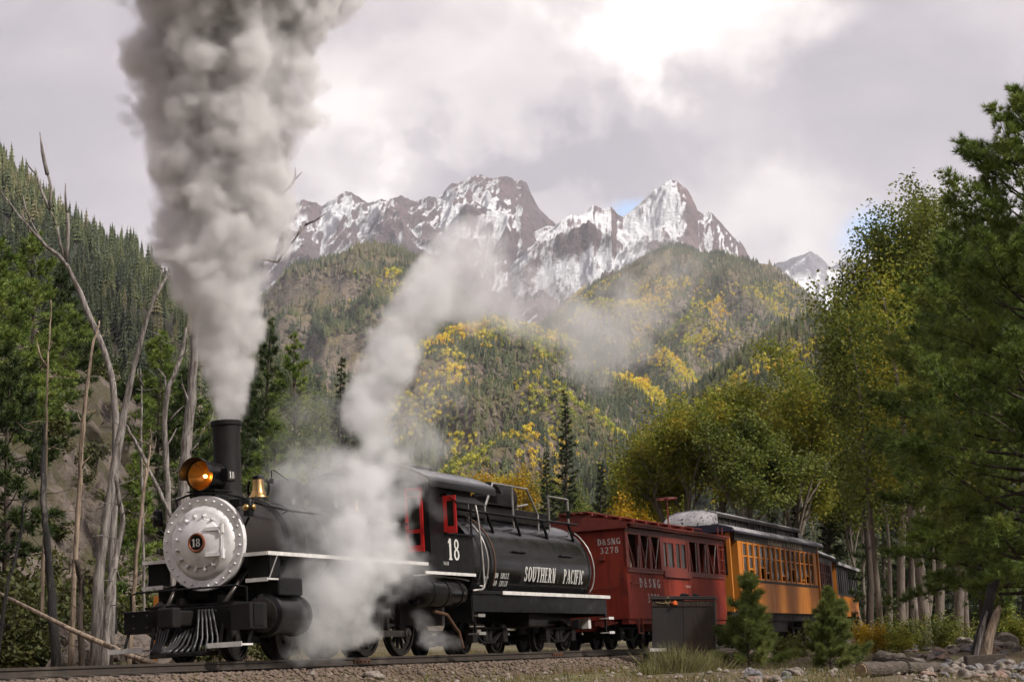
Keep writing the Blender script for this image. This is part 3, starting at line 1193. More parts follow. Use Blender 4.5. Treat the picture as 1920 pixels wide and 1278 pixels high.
# the trees of the left hillside that show largest stand as single trees
_px = 960 + 3600 * LP[0] / LP[1]
_py = 1175 - 3600 * (LP[2] + LP[3] * 0.6 - CAMZ) / LP[1]
_size = LP[3] / LP[1]
_ok = (_px > 0) & (_px < 300) & (_py > 260) & (_py < 760) & (LP[4] < 3)
_rank = np.where(_ok, _size, 0)
_big = np.argsort(-_rank)[:220]
_rest = np.ones(len(LP[0]), bool)
_rest[_big] = False
wood('hillside_forest', tuple(a[_rest] for a in LP), 'dark conifers covering the left hillside')
MT['hill_conifer'] = leafmat('hillside_conifer_needles', [(0.012, 0.018, 0.009), (0.026, 0.036, 0.012), (0.042, 0.048, 0.017)], trans=0.0)
_hm = [conifer_lod(11 + k, 11, 9, 0.16 + 0.03 * k).mesh('hillside_conifer', MT['hill_conifer']) for k in range(3)]
for i in _big:
    o = bpy.data.objects.new('hillside_conifer', _hm[int(LP[4][i])])
    o.location = (LP[0][i], LP[1][i], LP[2][i])
    o.scale = (LP[3][i],) * 3
    o.rotation_euler = (0, 0, LP[6][i])
    link(o)
    _sl = ('slim', 'full', 'broad')[int(LP[4][i])]
    _hh = 'near the top of' if _py[i] < 430 else 'high on' if _py[i] < 530 else 'midway up' if _py[i] < 640 else 'low on'
    _ww = 'at the far left' if _px[i] < 90 else 'left of the snag tops' if _px[i] < 190 else 'next to the smoke'
    tag(o, '%s dark conifer %s the steep left hillside, %s' % (_sl, _hh, _ww), 'tree', 'conifers on the left hillside')

# unseen cloud shapes added between sun and scene to shade track and nearer slopes
m, t, o = nt_new('thin_shade_cloud')
_tp = t.nodes.new('ShaderNodeBsdfTransparent')
_df = t.nodes.new('ShaderNodeBsdfTranslucent')
_df.inputs['Color'].default_value = (0.9, 0.9, 0.9, 1)
_mx = t.nodes.new('ShaderNodeMixShader')
_mx.inputs[0].default_value = 0.34
t.links.new(_tp.outputs[0], _mx.inputs[1])
t.links.new(_df.outputs[0], _mx.inputs[2])
t.links.new(_mx.outputs[0], o.inputs['Surface'])
MT['shade_cloud'] = m
mb = MB()
for (cx_, cy_, ra_, rb_, sd_) in ((-20, 110, 330, 330, 12), (-215, 560, 150, 260, 15), (165, 660, 105, 250, 18)):
    _cc = Vector((cx_, cy_, 0)) + sun_dir * 2300
    mb.blob(tuple(_cc), (ra_, rb_, 90), sd_, 0.10, 8)
o = mb.build('shade_cloud', MT['shade_cloud'], smooth=True)
tag(o, 'unseen bank added high over the valley to shade the track and nearer slopes', 'shade_cloud', kind='structure')

# ------------------------------------------------------------ lettering: a small roman alphabet made of strokes
TK, TH = 0.20, 0.09     # thick and thin strokes for a letter 1 high


def _arc(cx, cy, rx, ry, a0, a1, tx=TK, ty=TH, n=10):
    q = []
    for i in range(n):
        s, e_ = a0 + (a1 - a0) * i / n, a0 + (a1 - a0) * (i + 1) / n
        p = []
        for (a, ins) in ((s, 0), (e_, 0), (e_, 1), (s, 1)):
            a = math.radians(a)
            p.append((cx + (rx - ins * tx) * math.cos(a), cy + (ry - ins * ty) * math.sin(a)))
        q.append(p)
    return q


def _bx(x0, x1, y0, y1):
    return [[(x0, y0), (x1, y0), (x1, y1), (x0, y1)]]


def _dg(x0, y0, x1, y1, w):
    return [[(x0 - w / 2, y0), (x0 + w / 2, y0), (x1 + w / 2, y1), (x1 - w / 2, y1)]]


def _st(x, y0=0.0, y1=1.0, w=TK, s0=True, s1=True, e=0.07):
    q = _bx(x, x + w, y0, y1)
    if s0:
        q += _bx(x - e, x + w + e, y0, y0 + TH * 0.8)
    if s1:
        q += _bx(x - e, x + w + e, y1 - TH * 0.8, y1)
    return q


def glyph(c):
    if c == 'S':
        return _arc(.33, .73, .26, .27, 20, 265) + _arc(.33, .27, .28, .27, 85, -160) + _bx(.53, .58, .70, .96) + _bx(.05, .10, .04, .30), .66
    if c == 'O' or c == '0':
        w = .37 if c == 'O' else .30
        return _arc(w + .03, .5, w, .5, 0, 360, n=20), 2 * w + .06
    if c == 'U':
        return _st(.07, .3, 1, s0=False) + _arc(.37, .30, .30, .30, 180, 360, TK, TH * 1.2) + _st(.56, .3, 1, TH * 1.5, s0=False), .76
    if c == 'T':
        return _st(.30, s1=False) + _bx(.03, .74, .93, 1) + _bx(.03, .08, .74, .93) + _bx(.69, .74, .74, .93), .77
    if c == 'H':
        return _st(.07) + _st(.55) + _bx(.24, .55, .47, .54), .80
    if c == 'N':
        return _st(.08, w=TH) + _st(.58, w=TH) + _dg(.17, 1, .56, 0, TK * 1.15), .76
    if c in 'EFL':
        q = _st(.07)
        if c != 'L':
            q += _bx(.24, .62, .93, 1) + _bx(.56, .62, .76, .93) + _bx(.24, .47, .48, .55)
        if c != 'F':
            q += _bx(.24, .64, 0, .07) + _bx(.58, .64, .07, .26)
        return q, .68
    if c in 'RPB':
        q = _st(.07) + _arc(.30, .75, .30, .25, -90, 90) + _bx(.24, .30, .93, 1) + _bx(.24, .30, .50, .57)
        if c == 'R':
            q += _dg(.36, .52, .62, 0, TK * 1.1) + _bx(.56, .74, 0, .06)
        if c == 'B':
            q += _arc(.30, .27, .33, .27, -90, 90) + _bx(.24, .30, 0, .07)
        return q, .74
    if c == 'A':
        return _dg(.08, 0, .36, 1, TH) + _dg(.66, 0, .38, 1, TK * 1.1) + _bx(.20, .54, .30, .37) + _bx(0, .20, 0, .06) + _bx(.52, .78, 0, .06), .78
    if c == 'V':
        return _dg(.38, 0, .10, 1, TK * 1.1) + _dg(.38, 0, .66, 1, TH) + _bx(0, .24, .94, 1) + _bx(.56, .76, .94, 1), .76
    if c in 'CG':
        q = _arc(.38, .5, .35, .5, 48, 318, n=16) + _bx(.62, .67, .70, .97)
        if c == 'G':
            q += _st(.54, .06, .46, s0=False)
        return q, .74
    if c == 'I':
        return _st(.08), .33
    if c == 'D':
        return _st(.07) + _arc(.28, .5, .42, .5, -90, 90, n=14) + _bx(.24, .28, .93, 1) + _bx(.24, .28, 0, .07), .76
    if c == '&':
        return _arc(.30, .76, .19, .24, 0, 360, .10, TH, 14) + _arc(.30, .27, .27, .27, 70, 350, .13, TH, 14) + _dg(.24, .66, .66, .02, .13) + _bx(.55, .74, .46, .52), .80
    if c == '1':
        return _st(.14, w=TK, s1=False) + _dg(.05, .78, .20, .98, .12), .42
    if c == '8':
        return _arc(.31, .75, .24, .25, 0, 360, .13, TH, 16) + _arc(.31, .27, .28, .27, 0, 360, .15, TH, 16), .63
    if c == '3':
        return _arc(.28, .75, .24, .25, -90, 150, .14) + _arc(.28, .27, .28, .27, 90, -150, .16), .60
    if c == '2':
        return _arc(.30, .72, .26, .28, -25, 165, .15) + _dg(.10, .06, .46, .60, .13) + _bx(.04, .58, 0, .12), .62
    if c == '7':
        return _bx(.06, .58, .86, 1) + _dg(.24, 0, .50, .88, .14) + _bx(.06, .11, .70, .86), .60
    if c == '4':
        return _st(.36, w=.13, s1=False) + _bx(.03, .60, .26, .34) + _dg(.08, .30, .42, 1, .06), .62
    if c == '.':
        return _bx(.05, .18, 0, .13), .24
    return [], .40


def text(s, height, place, xs=1.0, gap=0.10, curved=False):
    """letters as real thin raised shapes; place(u, v, lift) puts a point of the writing on its surface"""
    mb = MB()
    x = 0.0
    items = []
    for ch in s:
        q, w = glyph(ch)
        for p in q:
            items.append([((x + a) * height * xs, b * height) for a, b in p])
        x += w + gap
    total = (x - gap) * height * xs
    for k, p in enumerate(items):
        lift = 0.002 + 0.0002 * (k % 12)
        rows = 1 + int(max(abs(p[2][1] - p[1][1]), abs(p[3][1] - p[0][1])) / 0.06) if curved else 1
        (a, b, c, d) = p
        vs_ = []
        for r_ in range(rows + 1):
            f = r_ / rows
            for (s0, s1) in ((a, d), (b, c)):
                vs_.append(place(s0[0] + (s1[0] - s0[0]) * f - total / 2, s0[1] + (s1[1] - s0[1]) * f, lift))
        mb.add(vs_, [(2 * r_, 2 * r_ + 1, 2 * r_ + 3, 2 * r_ + 2) for r_ in range(rows)])
    return mb


# ------------------------------------------------------------ railway track
MT['rail'] = surf('brown_rail_steel', (0.040, 0.028, 0.020), (0.025, 0.019, 0.015), 3, rough=0.6, rough2=0.8, bump=0.1, c3=(0.10, 0.085, 0.07), c3scale=0.7)
MT['railtop'] = surf('polished_rail_head', (0.22, 0.20, 0.18), (0.13, 0.11, 0.10), 3, rough=0.3, metal=0.8)
MT['tie'] = surf('weathered_sleeper_wood', (0.075, 0.058, 0.045), (0.035, 0.027, 0.022), 4, rough=0.9, bump=0.4, stretch=(6, 1, 6))
trk = empty('railway_track', (TR(0)[0], TR(0)[1], RAILZ))
tag(trk, 'narrow gauge railway track of brown rails on wooden sleepers', 'track')


def tpoint(t, off, z):
    x, y, h = TR(t)
    c, s = math.cos(h), math.sin(h)
    zz = math.cos(R(BANK)) * z + math.sin(R(BANK)) * off
    oo = math.cos(R(BANK)) * off - math.sin(R(BANK)) * z
    return Vector((x + c * oo, y - s * oo, RAILZ + zz))


for side in (1, -1):
    prof = [(-.055, -.13), (.055, -.13), (.055, -.118), (.012, -.10), (.009, -.045), (.030, -.035), (.030, -.004), (.024, 0), (-.024, 0), (-.030, -.004), (-.030, -.035), (-.009, -.045), (-.012, -.10), (-.055, -.118)]
    ts = np.arange(-12, 68, 1.0)
    mb = MB()
    vs_ = []
    for t in ts:
        for (a, b) in prof:
            vs_.append(tpoint(t, side * 0.487 + a, b) - Vector(trk.location))
    n = len(prof)
    fs_ = []
    for i in range(len(ts) - 1):
        for k in range(n):
            k2 = (k + 1) % n
            fs_.append((i * n + k, (i + 1) * n + k, (i + 1) * n + k2, i * n + k2))
    mb.add(vs_, fs_)
    rl = mb.build('rail', MT['rail'], trk)
    rl.data.materials.append(MT['railtop'])
    for p in rl.data.polygons:
        if p.normal.z > 0.9 and p.index % n in (7, 6, 8):
            p.material_index = 1
    if side == 1:
        for tj in (4.2, 13.4):
            m2 = MB()
            a, b = tpoint(tj - .3, .487 + .028, -.07) - Vector(trk.location), tpoint(tj + .3, .487 + .028, -.07) - Vector(trk.location)
            m2.bar(a, b, 0.025, 0.07)
            for k in range(4):
                c = a.lerp(b, 0.12 + k * 0.25)
                m2.tube([c, c + Vector((math.cos(R(HEAD0)), -math.sin(R(HEAD0)), 0)) * 0.04], 0.016, 6)
            m2.build('joint_bar', MT['rust'], rl)
tie_me = MB().box(-1.0, 1.0, -.10, .10, -.16, 0).mesh('sleeper', MT['tie'])
t = -11.0
while t < 52:
    x, y, h = TR(t)
    o = bpy.data.objects.new('sleeper', tie_me)
    p = tpoint(t, random.uniform(-.04, .04), -.135) - Vector(trk.location)
    o.location = p
    o.rotation_euler = (0, -R(BANK) * -1, -h + random.uniform(-.02, .02))
    link(o, trk)
    t += 0.58 + random.uniform(-.03, .03)

# ------------------------------------------------------------ locomotive
LOCO = track_frame('steam_locomotive', 0.0)
tag(LOCO, 'black steam locomotive with silver smokebox front, number 18 and smoking stack', 'locomotive')
BZ = 1.86        # boiler axis above the rail
BR = 0.70


def P(mb, name, mat, parent=LOCO, **k):
    return mb.build(name, MT[mat], parent, **k)


# boiler, smokebox, bands
boiler = P(MB().lathe([(-5.75, 0.78), (-3.6, 0.78), (-3.2, 0.74), (-1.36, 0.74)], (0, 0, BZ), n=48), 'boiler', 'black', auto=30)
smoke = P(MB().lathe([(-1.34, 0.705), (-0.03, 0.705)], (0, 0, BZ), n=48), 'smokebox', 'graphite', auto=30)
P(MB().lathe([(-1.42, 0.70), (-1.42, 0.79), (-1.33, 0.79), (-1.30, 0.72), (-1.30, 0.70)], (0, 0, BZ), n=48, cap=False), 'smokebox_flange', 'black', auto=30)
for bx_ in (-1.95, -2.65, -3.3, -4.2, -5.1):
    r = 0.755 if bx_ > -3.2 else 0.795
    P(MB().lathe([(bx_ - .03, r - .02), (bx_ - .03, r), (bx_ + .03, r), (bx_ + .03, r - .02)], (0, 0, BZ), n=48, cap=False), 'boiler_band', 'blackgloss', boiler, auto=30)
# silver front: flange ring, dished plate, door
front = P(MB().lathe([(-0.04, 0.705), (-0.04, 0.752), (0.02, 0.752), (0.035, 0.738), (0.035, 0.61), (0.03, 0.585), (0.075, 0.55), (0.10, 0.50), (0.10, 0.40), (0.11, 0.385), (0.11, 0.0)], (0, 0, BZ), n=64), 'smokebox_front', 'silver', auto=35)
door = P(MB().lathe([(0.105, 0.395), (0.135, 0.385), (0.155, 0.34), (0.19, 0.25), (0.215, 0.12), (0.22, 0.0)], (0, 0, BZ), n=48), 'smokebox_door', 'silver', auto=35)
mb = MB()
for k in range(28):
    a = 2 * math.pi * (k + 0.5) / 28
    c = (0.035, 0.675 * math.cos(a), BZ + 0.675 * math.sin(a))
    mb.lathe([(0, 0.019), (0.016, 0.017), (0.024, 0.008), (0.026, 0)], c, n=8)
o = P(mb, 'rivet_ring', 'silver', front, smooth=True)
o['kind'] = 'stuff'
for k in range(16):
    a = 2 * math.pi * (k + 0.5) / 16
    if math.cos(a) > 0.75 and abs(math.sin(a)) < 0.6:
        continue
    u = Vector((0, math.cos(a), math.sin(a)))
    c = Vector((0.10, 0, BZ)) + u * 0.43
    m2 = MB()
    m2.lathe([(0, 0.030), (0.03, 0.028), (0.035, 0.02), (0.07, 0.018), (0.072, 0)], c, n=8)
    m2.bar(c + Vector((0.03, 0, 0)) - u * 0.06, c + Vector((0.03, 0, 0)) + u * 0.035, 0.035, 0.022, (1, 0, 0))
    P(m2, 'door_clamp', 'silver', front, smooth=False)
for zz in (0.20, -0.20):
    m2 = MB()
    m2.bar((0.20, 0.14, BZ + zz), (0.165, 0.40, BZ + zz), 0.055, 0.03, (1, 0, 0))
    m2.tube([(0.15, 0.425, BZ + zz - .07), (0.15, 0.425, BZ + zz + .07)], 0.036, 8)
    P(m2, 'door_hinge', 'silver', door)
P(MB().tube([(0.14, 0.425, BZ - .30), (0.14, 0.425, BZ + .30)], 0.012, 6), 'hinge_pin', 'silver', door)
plate = P(MB().lathe([(0.205, 0.155), (0.235, 0.150), (0.245, 0.135), (0.235, 0.118), (0.225, 0.112)], (0, 0, BZ), n=40, cap=False), 'number_plate_ring', 'copper', door, auto=40)
P(MB().lathe([(0.215, 0.114), (0.232, 0.112), (0.232, 0)], (0, 0, BZ), n=32), 'number_plate', 'black', door, auto=30)
P(text('18', 0.125, lambda u, v, l: (0.232 + l, u, BZ + v - .062), 1.1, 0.08), 'plate_number', 'letter', door)

# stack
P(MB().lathe([(0, 0.34), (0.03, 0.33), (0.10, 0.26), (0.20, 0.225), (0.22, 0.218), (1.27, 0.228), (1.28, 0.25), (1.34, 0.255), (1.355, 0.245), (1.355, 0.20), (0.9, 0.18)], (-0.76, 0, BZ + 0.66), 'z', 40, cap=False), 'smokestack', 'soot', auto=35)
# headlight with hood, reflector, bulb, number boxes
hx, hz = 0.02, BZ + 1.07
hl = P(MB().lathe([(-0.50, 0.0), (-0.50, 0.16), (-0.40, 0.235), (0.0, 0.245), (0.03, 0.258), (0.05, 0.258), (0.05, 0.235), (0.03, 0.232)], (hx, 0, hz), n=36, cap=False), 'headlight', 'black', auto=35)
P(MB().lathe([(0.028, 0.232), (0.0, 0.205), (-0.06, 0.15), (-0.11, 0.08), (-0.13, 0.0)], (hx, 0, hz), n=32, cap=False), 'reflector', 'amber', hl, auto=60)
m_b, t_b, o_b = nt_new('lit_bulb')
em = t_b.nodes.new('ShaderNodeEmission')
em.inputs['Color'].default_value = (1.0, 0.55, 0.12, 1)
em.inputs['Strength'].default_value = 8.0
t_b.links.new(em.outputs[0], o_b.inputs['Surface'])
MT['bulb'] = m_b
P(MB().lathe([(-0.04, 0.0), (-0.03, 0.02), (0, 0.028), (0.03, 0.02), (0.04, 0)], (hx - 0.06, 0.03, hz - .01), n=12), 'bulb', 'bulb', hl, smooth=True)
P(MB().lathe([(0.0, 0.249), (0.17, 0.268), (0.175, 0.275), (0.0, 0.256)], (hx + .05, 0, hz), n=24, a0=R(5), a1=R(195), cap=False), 'hood', 'black', hl)
P(MB().box(-0.40, -0.05, -.20, .20, BZ + .66, hz - .235).box(-0.5, 0.06, -.26, .26, hz - .255, hz - .235), 'bracket', 'black', hl)
for sd in (1, -1):
    nb = P(MB().box(hx - .42, hx - .16, sd * .315 - .06, sd * .315 + .06, hz - .10, hz + .10), 'number_box', 'black', hl, bevel=.008)
    P(MB().box(hx - .40, hx - .18, sd * .376 - .002, sd * .376 + .002, hz - .08, hz + .08), 'number_glass', 'dark', nb)
    P(text('18', 0.105, lambda u, v, l, s_=sd: (hx - .29 - u * s_, s_ * (.378 + l), hz + v - .055), 1.15, 0.14), 'box_number', 'letter', nb)
    P(MB().bar((hx - .29, sd * .2, hz), (hx - .29, sd * .3, hz), .10, .10), 'box_bracket', 'black', nb)

# bell and yoke
bxx, bz = -1.72, BZ + 1.00
bell = P(MB().lathe([(-0.165, 0.0), (-0.17, 0.155), (-0.175, 0.172), (-0.16, 0.170), (-0.12, 0.135), (-0.05, 0.108), (0.08, 0.092), (0.13, 0.085), (0.145, 0.05), (0.15, 0)], (bxx, 0, bz), 'z', 32), 'bell', 'brass', auto=40)
mb = MB()
yk = [(bxx, 0.20 * math.sin(R(a)), bz - .02 + 0.22 * -math.cos(R(a))) for a in range(-130, 131, 13)]
mb.tube(yk, 0.022, 8)
mb.tube([(bxx, -0.04, bz - .24), (bxx, 0, bz - .22)], 0.05, 8)
mb.box(bxx - .06, bxx + .06, -.08, .08, BZ + .70, bz - .22)
P(mb, 'bell_yoke', 'black', bell)
mb = MB()
mb.lathe([(-.02, .09), (.03, .10), (.055, .06), (.06, 0)], (bxx, 0, bz + .15), 'z', 16)
mb.tube([(bxx, .15, bz + .08), (bxx, .25, bz + .08)], .02, 8)
mb.tube([(bxx, .25, bz + .04), (bxx, .26, bz + .12)], .04, 8)
mb.tube([(bxx, .26, bz + .10), (bxx, .26, bz + .26), (bxx - .02, .30, bz + .26), (bxx - .45, .32, bz + .12)], .011, 6)
P(mb, 'bell_arm', 'black', bell)
P(MB().tube([(bxx, 0, bz - .10), (bxx, 0, bz - .2)], [.01, .03], 8), 'clapper', 'black', bell)
# sand dome, steam dome, safety valves
P(MB().lathe([(0, 0.36), (0.06, 0.31), (0.25, 0.29), (0.42, 0.28), (0.50, 0.22), (0.54, 0.1), (0.55, 0)], (-2.65, 0, BZ + 0.68), 'z', 32), 'sand_dome', 'black', auto=40)
P(MB().lathe([(0, 0.40), (0.07, 0.34), (0.34, 0.32), (0.52, 0.30), (0.62, 0.22), (0.66, 0.1), (0.67, 0)], (-4.15, 0, BZ + 0.70), 'z', 32), 'steam_dome', 'black', auto=40)
for yy in (-.10, .10):
    P(MB().lathe([(0, .05), (.10, .05), (.12, .035), (.2, .035), (.21, 0)], (-5.0, yy, BZ + .76), 'z', 12), 'safety_valve', 'brass', auto=40)
# handrails
mb = MB()
pts = [(-5.6, 0.86, BZ + .50), (-3.4, 0.86, BZ + .50), (-1.3, 0.80, BZ + .52), (-0.5, 0.78, BZ + .58), (-0.12, 0.62, BZ + .68), (0.02, 0.30, BZ + .77), (0.06, 0, BZ + .79), (0.02, -.30, BZ + .77), (-.10, -.56, BZ + .73)]
mb.tube(pts, 0.019, 8)
mb.tube([(-.10, -.56, BZ + .71), (-.4, -.72, BZ + .62), (-1.2, -.78, BZ + .52)], 0.015, 6)
for q in ((-5.2, .86, .5), (-4.0, .86, .5), (-2.6, .83, .51), (-1.3, .80, .52)):
    mb.tube([(q[0], q[1], BZ + q[2]), (q[0], q[1] - .12, BZ + q[2] - .04)], .014, 6)
P(mb, 'handrail', 'black')
P(MB().box(-.3, -.1, .42, .60, BZ + .56, BZ + .66), 'front_bracket', 'black')
# marker lamps
for (lx, ly, lz, side) in ((-.05, .80, .50, 1), (-.05, -.88, .46, -1)):
    lm = P(MB().lathe([(-.13, .085), (.10, .085), (.12, .075), (.13, .05), (.16, .03)], (lx, ly, BZ + lz), 'z', 20), 'marker_lamp', 'black', auto=40)
    for (dx, dy) in ((1, 0), (0, side)):
        m2 = MB()
        if dx:
            m2.lathe([(0, .055), (.03, .052), (.045, .03), (.05, 0)], (lx + .075, ly, BZ + lz), 'x', 14)
        else:
            m2.lathe([(0, .055), (.03 * side, .052), (.045 * side, .03), (.05 * side, 0)], (lx, ly + .075 * side, BZ + lz), 'y', 14)
        P(m2, 'lens', 'glass' if side < 0 else 'brass', lm, smooth=True)
    P(MB().bar((lx, ly, BZ + lz - .15), (lx - .05, ly * .8, BZ + lz - .35), .035, .02), 'lamp_bracket', 'black', lm)

# running boards with white edges, hanging steps
for sd in (1, -1):
    rb = P(MB().box(-5.95, 0.0, sd * .62 if sd > 0 else -1.15, 1.15 if sd > 0 else -.62, 1.60, 1.63), 'running_board', 'black')
    P(MB().box(-5.95, 0.012, sd * 1.152 - .010, sd * 1.152 + .010, 1.596, 1.655), 'board_edge', 'white', rb)
    P(MB().box(0.0, 0.022, min(sd * .70, sd * 1.14), max(sd * .70, sd * 1.14), 1.597, 1.653), 'board_front_edge', 'white', rb)
    pl_ = P(MB().box(-.12, -.10, min(sd * .72, sd * 1.12), max(sd * .72, sd * 1.12), 1.24, 1.60).box(-.5, -.12, sd * 1.06 - .01, sd * 1.06 + .01, 1.24, 1.60), 'step_plate', 'black', rb)
    P(MB().box(-.30, .03, min(sd * .76, sd * 1.15), max(sd * .76, sd * 1.15), 1.215, 1.24).box(.03, .045, min(sd * .76, sd * 1.15), max(sd * .76, sd * 1.15), 1.19, 1.25), 'hanging_step', 'white', pl_)
    P(MB().tube([(-.05, sd * 1.13, 1.24), (-.30, sd * 1.14, 1.60)], .011, 6), 'step_rod', 'pipe', pl_)

# pilot deck, beam, coupler, cowcatcher, footboards
P(MB().box(-.60, .50, -.80, .80, .86, .90), 'pilot_deck', 'black')
beam = P(MB().box(.22, .52, -1.18, 1.18, .50, .85), 'pilot_beam', 'black', bevel=.012)
mb = MB()
for k in range(9):
    yy = -1.0 + k * .25
    for zz in (.58, .77):
        mb.lathe([(0, .025), (.02, .022), (.03, 0)], (.52, yy, zz), n=6)
o = P(mb, 'beam_bolts', 'soot', beam)
o['kind'] = 'stuff'
P(MB().box(.10, .60, .80, 1.16, .46, .86), 'beam_box', 'soot', beam, bevel=.02)
cp = P(MB().box(.50, .95, -.10, .10, .56, .80).box(.90, 1.12, -.17, .13, .53, .84), 'coupler', 'soot', bevel=.03)
P(MB().tube([(1.02, -.12, .50), (1.02, -.12, .88)], .035, 8), 'knuckle_pin', 'soot', cp)
P(MB().tube([(.50, -1.05, .86), (.50, -1.05, 1.10), (.55, -.9, 1.13), (.55, .9, 1.13), (.50, 1.05, 1.10), (.50, 1.05, .86)], .016, 8), 'pilot_rail', 'black', beam)
for sd in (1, -1):
    P(MB().tube([(.30, sd * .52, .88), (-.28, sd * .60, 1.42)], .034, 10), 'brace_rod', 'steel', smooth=True)
    fb = P(MB().box(.58, .90, min(sd * .58, sd * 1.18), max(sd * .58, sd * 1.18), .215, .245).box(.90, .914, min(sd * .58, sd * 1.18), max(sd * .58, sd * 1.18), .20, .275), 'footboard', 'white')
    P(MB().bar((.62, sd * .62, .23), (.50, sd * .62, .62), .05, .012).bar((.62, sd * 1.12, .23), (.45, sd * 1.12, .55), .05, .012), 'footboard_hanger', 'black', fb)
pil = P(MB().prism([(.55, .60), (.55, -.60), (.66, -.62), (1.12, 0.0), (.66, .62)], 'z', .10, .165), 'pilot_base', 'black', bevel=.01)
for k in range(17):
    f = -1 + 2 * k / 16
    xb = 1.10 - abs(f) * .44
    yb = f * .60
    xt = .56
    yt = f * .46
    zt = .80 if abs(f) > .40 else .52
    p0 = Vector((xb, yb, .16))
    p1 = Vector((xt, yt, zt))
    mid = p0.lerp(p1, .35) + Vector((-.06, 0, -.02))
    P(MB().tube([p0, p0.lerp(mid, .5), mid, mid.lerp(p1, .55), p1], [.024, .022, .02, .02, .02], 7), 'pilot_bar', 'bar', pil, smooth=True)
P(MB().box(.50, .60, -.50, .50, .42, .50), 'pilot_yoke', 'black', pil)

# cylinders and valve chests
for sd in (1, -1):
    cy = P(MB().lathe([(-1.22, .29), (-1.20, .33), (-1.12, .33), (-1.10, .31), (-.34, .31), (-.32, .34), (-.22, .34), (-.20, .30), (-.17, .18), (-.15, 0)], (0, sd * .90, .68), n=36), 'cylinder', 'blackgloss', auto=35)
    P(MB().box(-1.12, -.35, min(sd * .62, sd * 1.12), max(sd * .62, sd * 1.12), .98, 1.26), 'valve_chest', 'black', cy, bevel=.03)
    P(MB().lathe([(-.20, .27), (-.165, .27), (-.16, .24)], (0, sd * .90, .68), n=32), 'cylinder_cover', 'steel', cy, auto=30)
    P(MB().box(-1.15, -.45, min(sd * .2, sd * .7), max(sd * .2, sd * .7), .7, 1.3), 'saddle', 'black', cy)
P(MB().box(-6.9, .2, -.42, -.34, .72, 1.02).box(-6.9, .2, .34, .42, .72, 1.02).box(-.6, .1, -.4, .4, .7, .9), 'main_frame', 'black')


def wheel(x, r, parent, spokes, mat='wheel', yy=.46, cw=None):
    for sd in (1, -1):
        m2 = MB()
        s_ = sd
        tyre = m2.lathe([(-.045 * s_, r * .86), (-.045 * s_, r + .028), (-.02 * s_, r + .028), (-.012 * s_, r), (.07 * s_, r - .008), (.075 * s_, r * .94), (.075 * s_, r * .87)], (x, s_ * yy, r), 'y', 40, cap=False)
        w = m2.build('wheel', MT[mat], parent, auto=30)
        m3 = MB()
        m3.lathe([(-.03 * s_, r * .88), (.035 * s_, r * .88), (.035 * s_, r * .78), (-.03 * s_, r * .78)], (x, s_ * yy, r), 'y', 32, cap=False)
        m3.lathe([(-.05 * s_, .0), (-.05 * s_, r * .24), (.08 * s_, r * .22), (.09 * s_, r * .12), (.095 * s_, 0)], (x, s_ * yy, r), 'y', 20)
        if spokes:
            for k in range(spokes):
                a = 2 * math.pi * k / spokes
                c = Vector((x, s_ * yy, r))
                u = Vector((math.cos(a), 0, math.sin(a)))
                m3.bar(c + u * r * .2, c + u * r * .82, .055, .05, (0, 1, 0))
        else:
            m3.lathe([(.0, 0), (.0, r * .8), (.02 * s_, r * .5), (.03 * s_, 0)], (x, s_ * yy, r), 'y', 24)
        m3.build('wheel_centre', MT[mat], w, auto=30)
        if cw:
            m4 = MB()
            arc = [(x + r * .76 * math.cos(R(a)), r + r * .76 * math.sin(R(a))) for a in range(cw - 60, cw + 61, 15)]
            m4.prism(arc, 'y', s_ * (yy - .02), s_ * (yy + .05))
            m4.build('counterweight', MT[mat], w)


for x in (-.05, -1.55):
    wheel(x, .34, LOCO, 0)
P(MB().box(-1.95, .32, .30, .36, .28, .42).box(-1.95, .32, -.36, -.30, .28, .42).box(-1.0, -.6, -.3, .3, .3, .55), 'truck_frame', 'black')
for x in (-3.0, -4.38, -5.76):
    wheel(x, .56, LOCO, 13, cw=110)
for sd in (1, -1):
    mb = MB()
    mb.bar((-3.0, sd * .62, .40), (-5.76, sd * .62, .40), .04, .11)
    for x in (-3.0, -4.38, -5.76):
        mb.lathe([(-.03 * sd, .10), (.05 * sd, .10), (.06 * sd, .06), (.09 * sd, .05), (.09 * sd, 0)], (x, sd * .62, .40), 'y', 16)
    P(mb, 'side_rod', 'steel')
    mb = MB()
    mb.bar((-2.05, sd * .78, .68), (-4.38, sd * .72, .40), .04, .09)
    mb.tube([(-1.2, sd * .90, .68), (-2.1, sd * .88, .68)], .035, 10)
    mb.box(-2.2, -1.95, sd * .86 - .07, sd * .86 + .07, .55, .82)
    mb.bar((-1.2, sd * .90, .86), (-2.6, sd * .88, .86), .07, .05)
    P(mb, 'main_rod', 'steel')

# cab
cab = empty('cab', (0, 0, 0), parent=LOCO)
cab.name = 'cab'
CX0, CX1, CW = -5.72, -7.62, 1.22
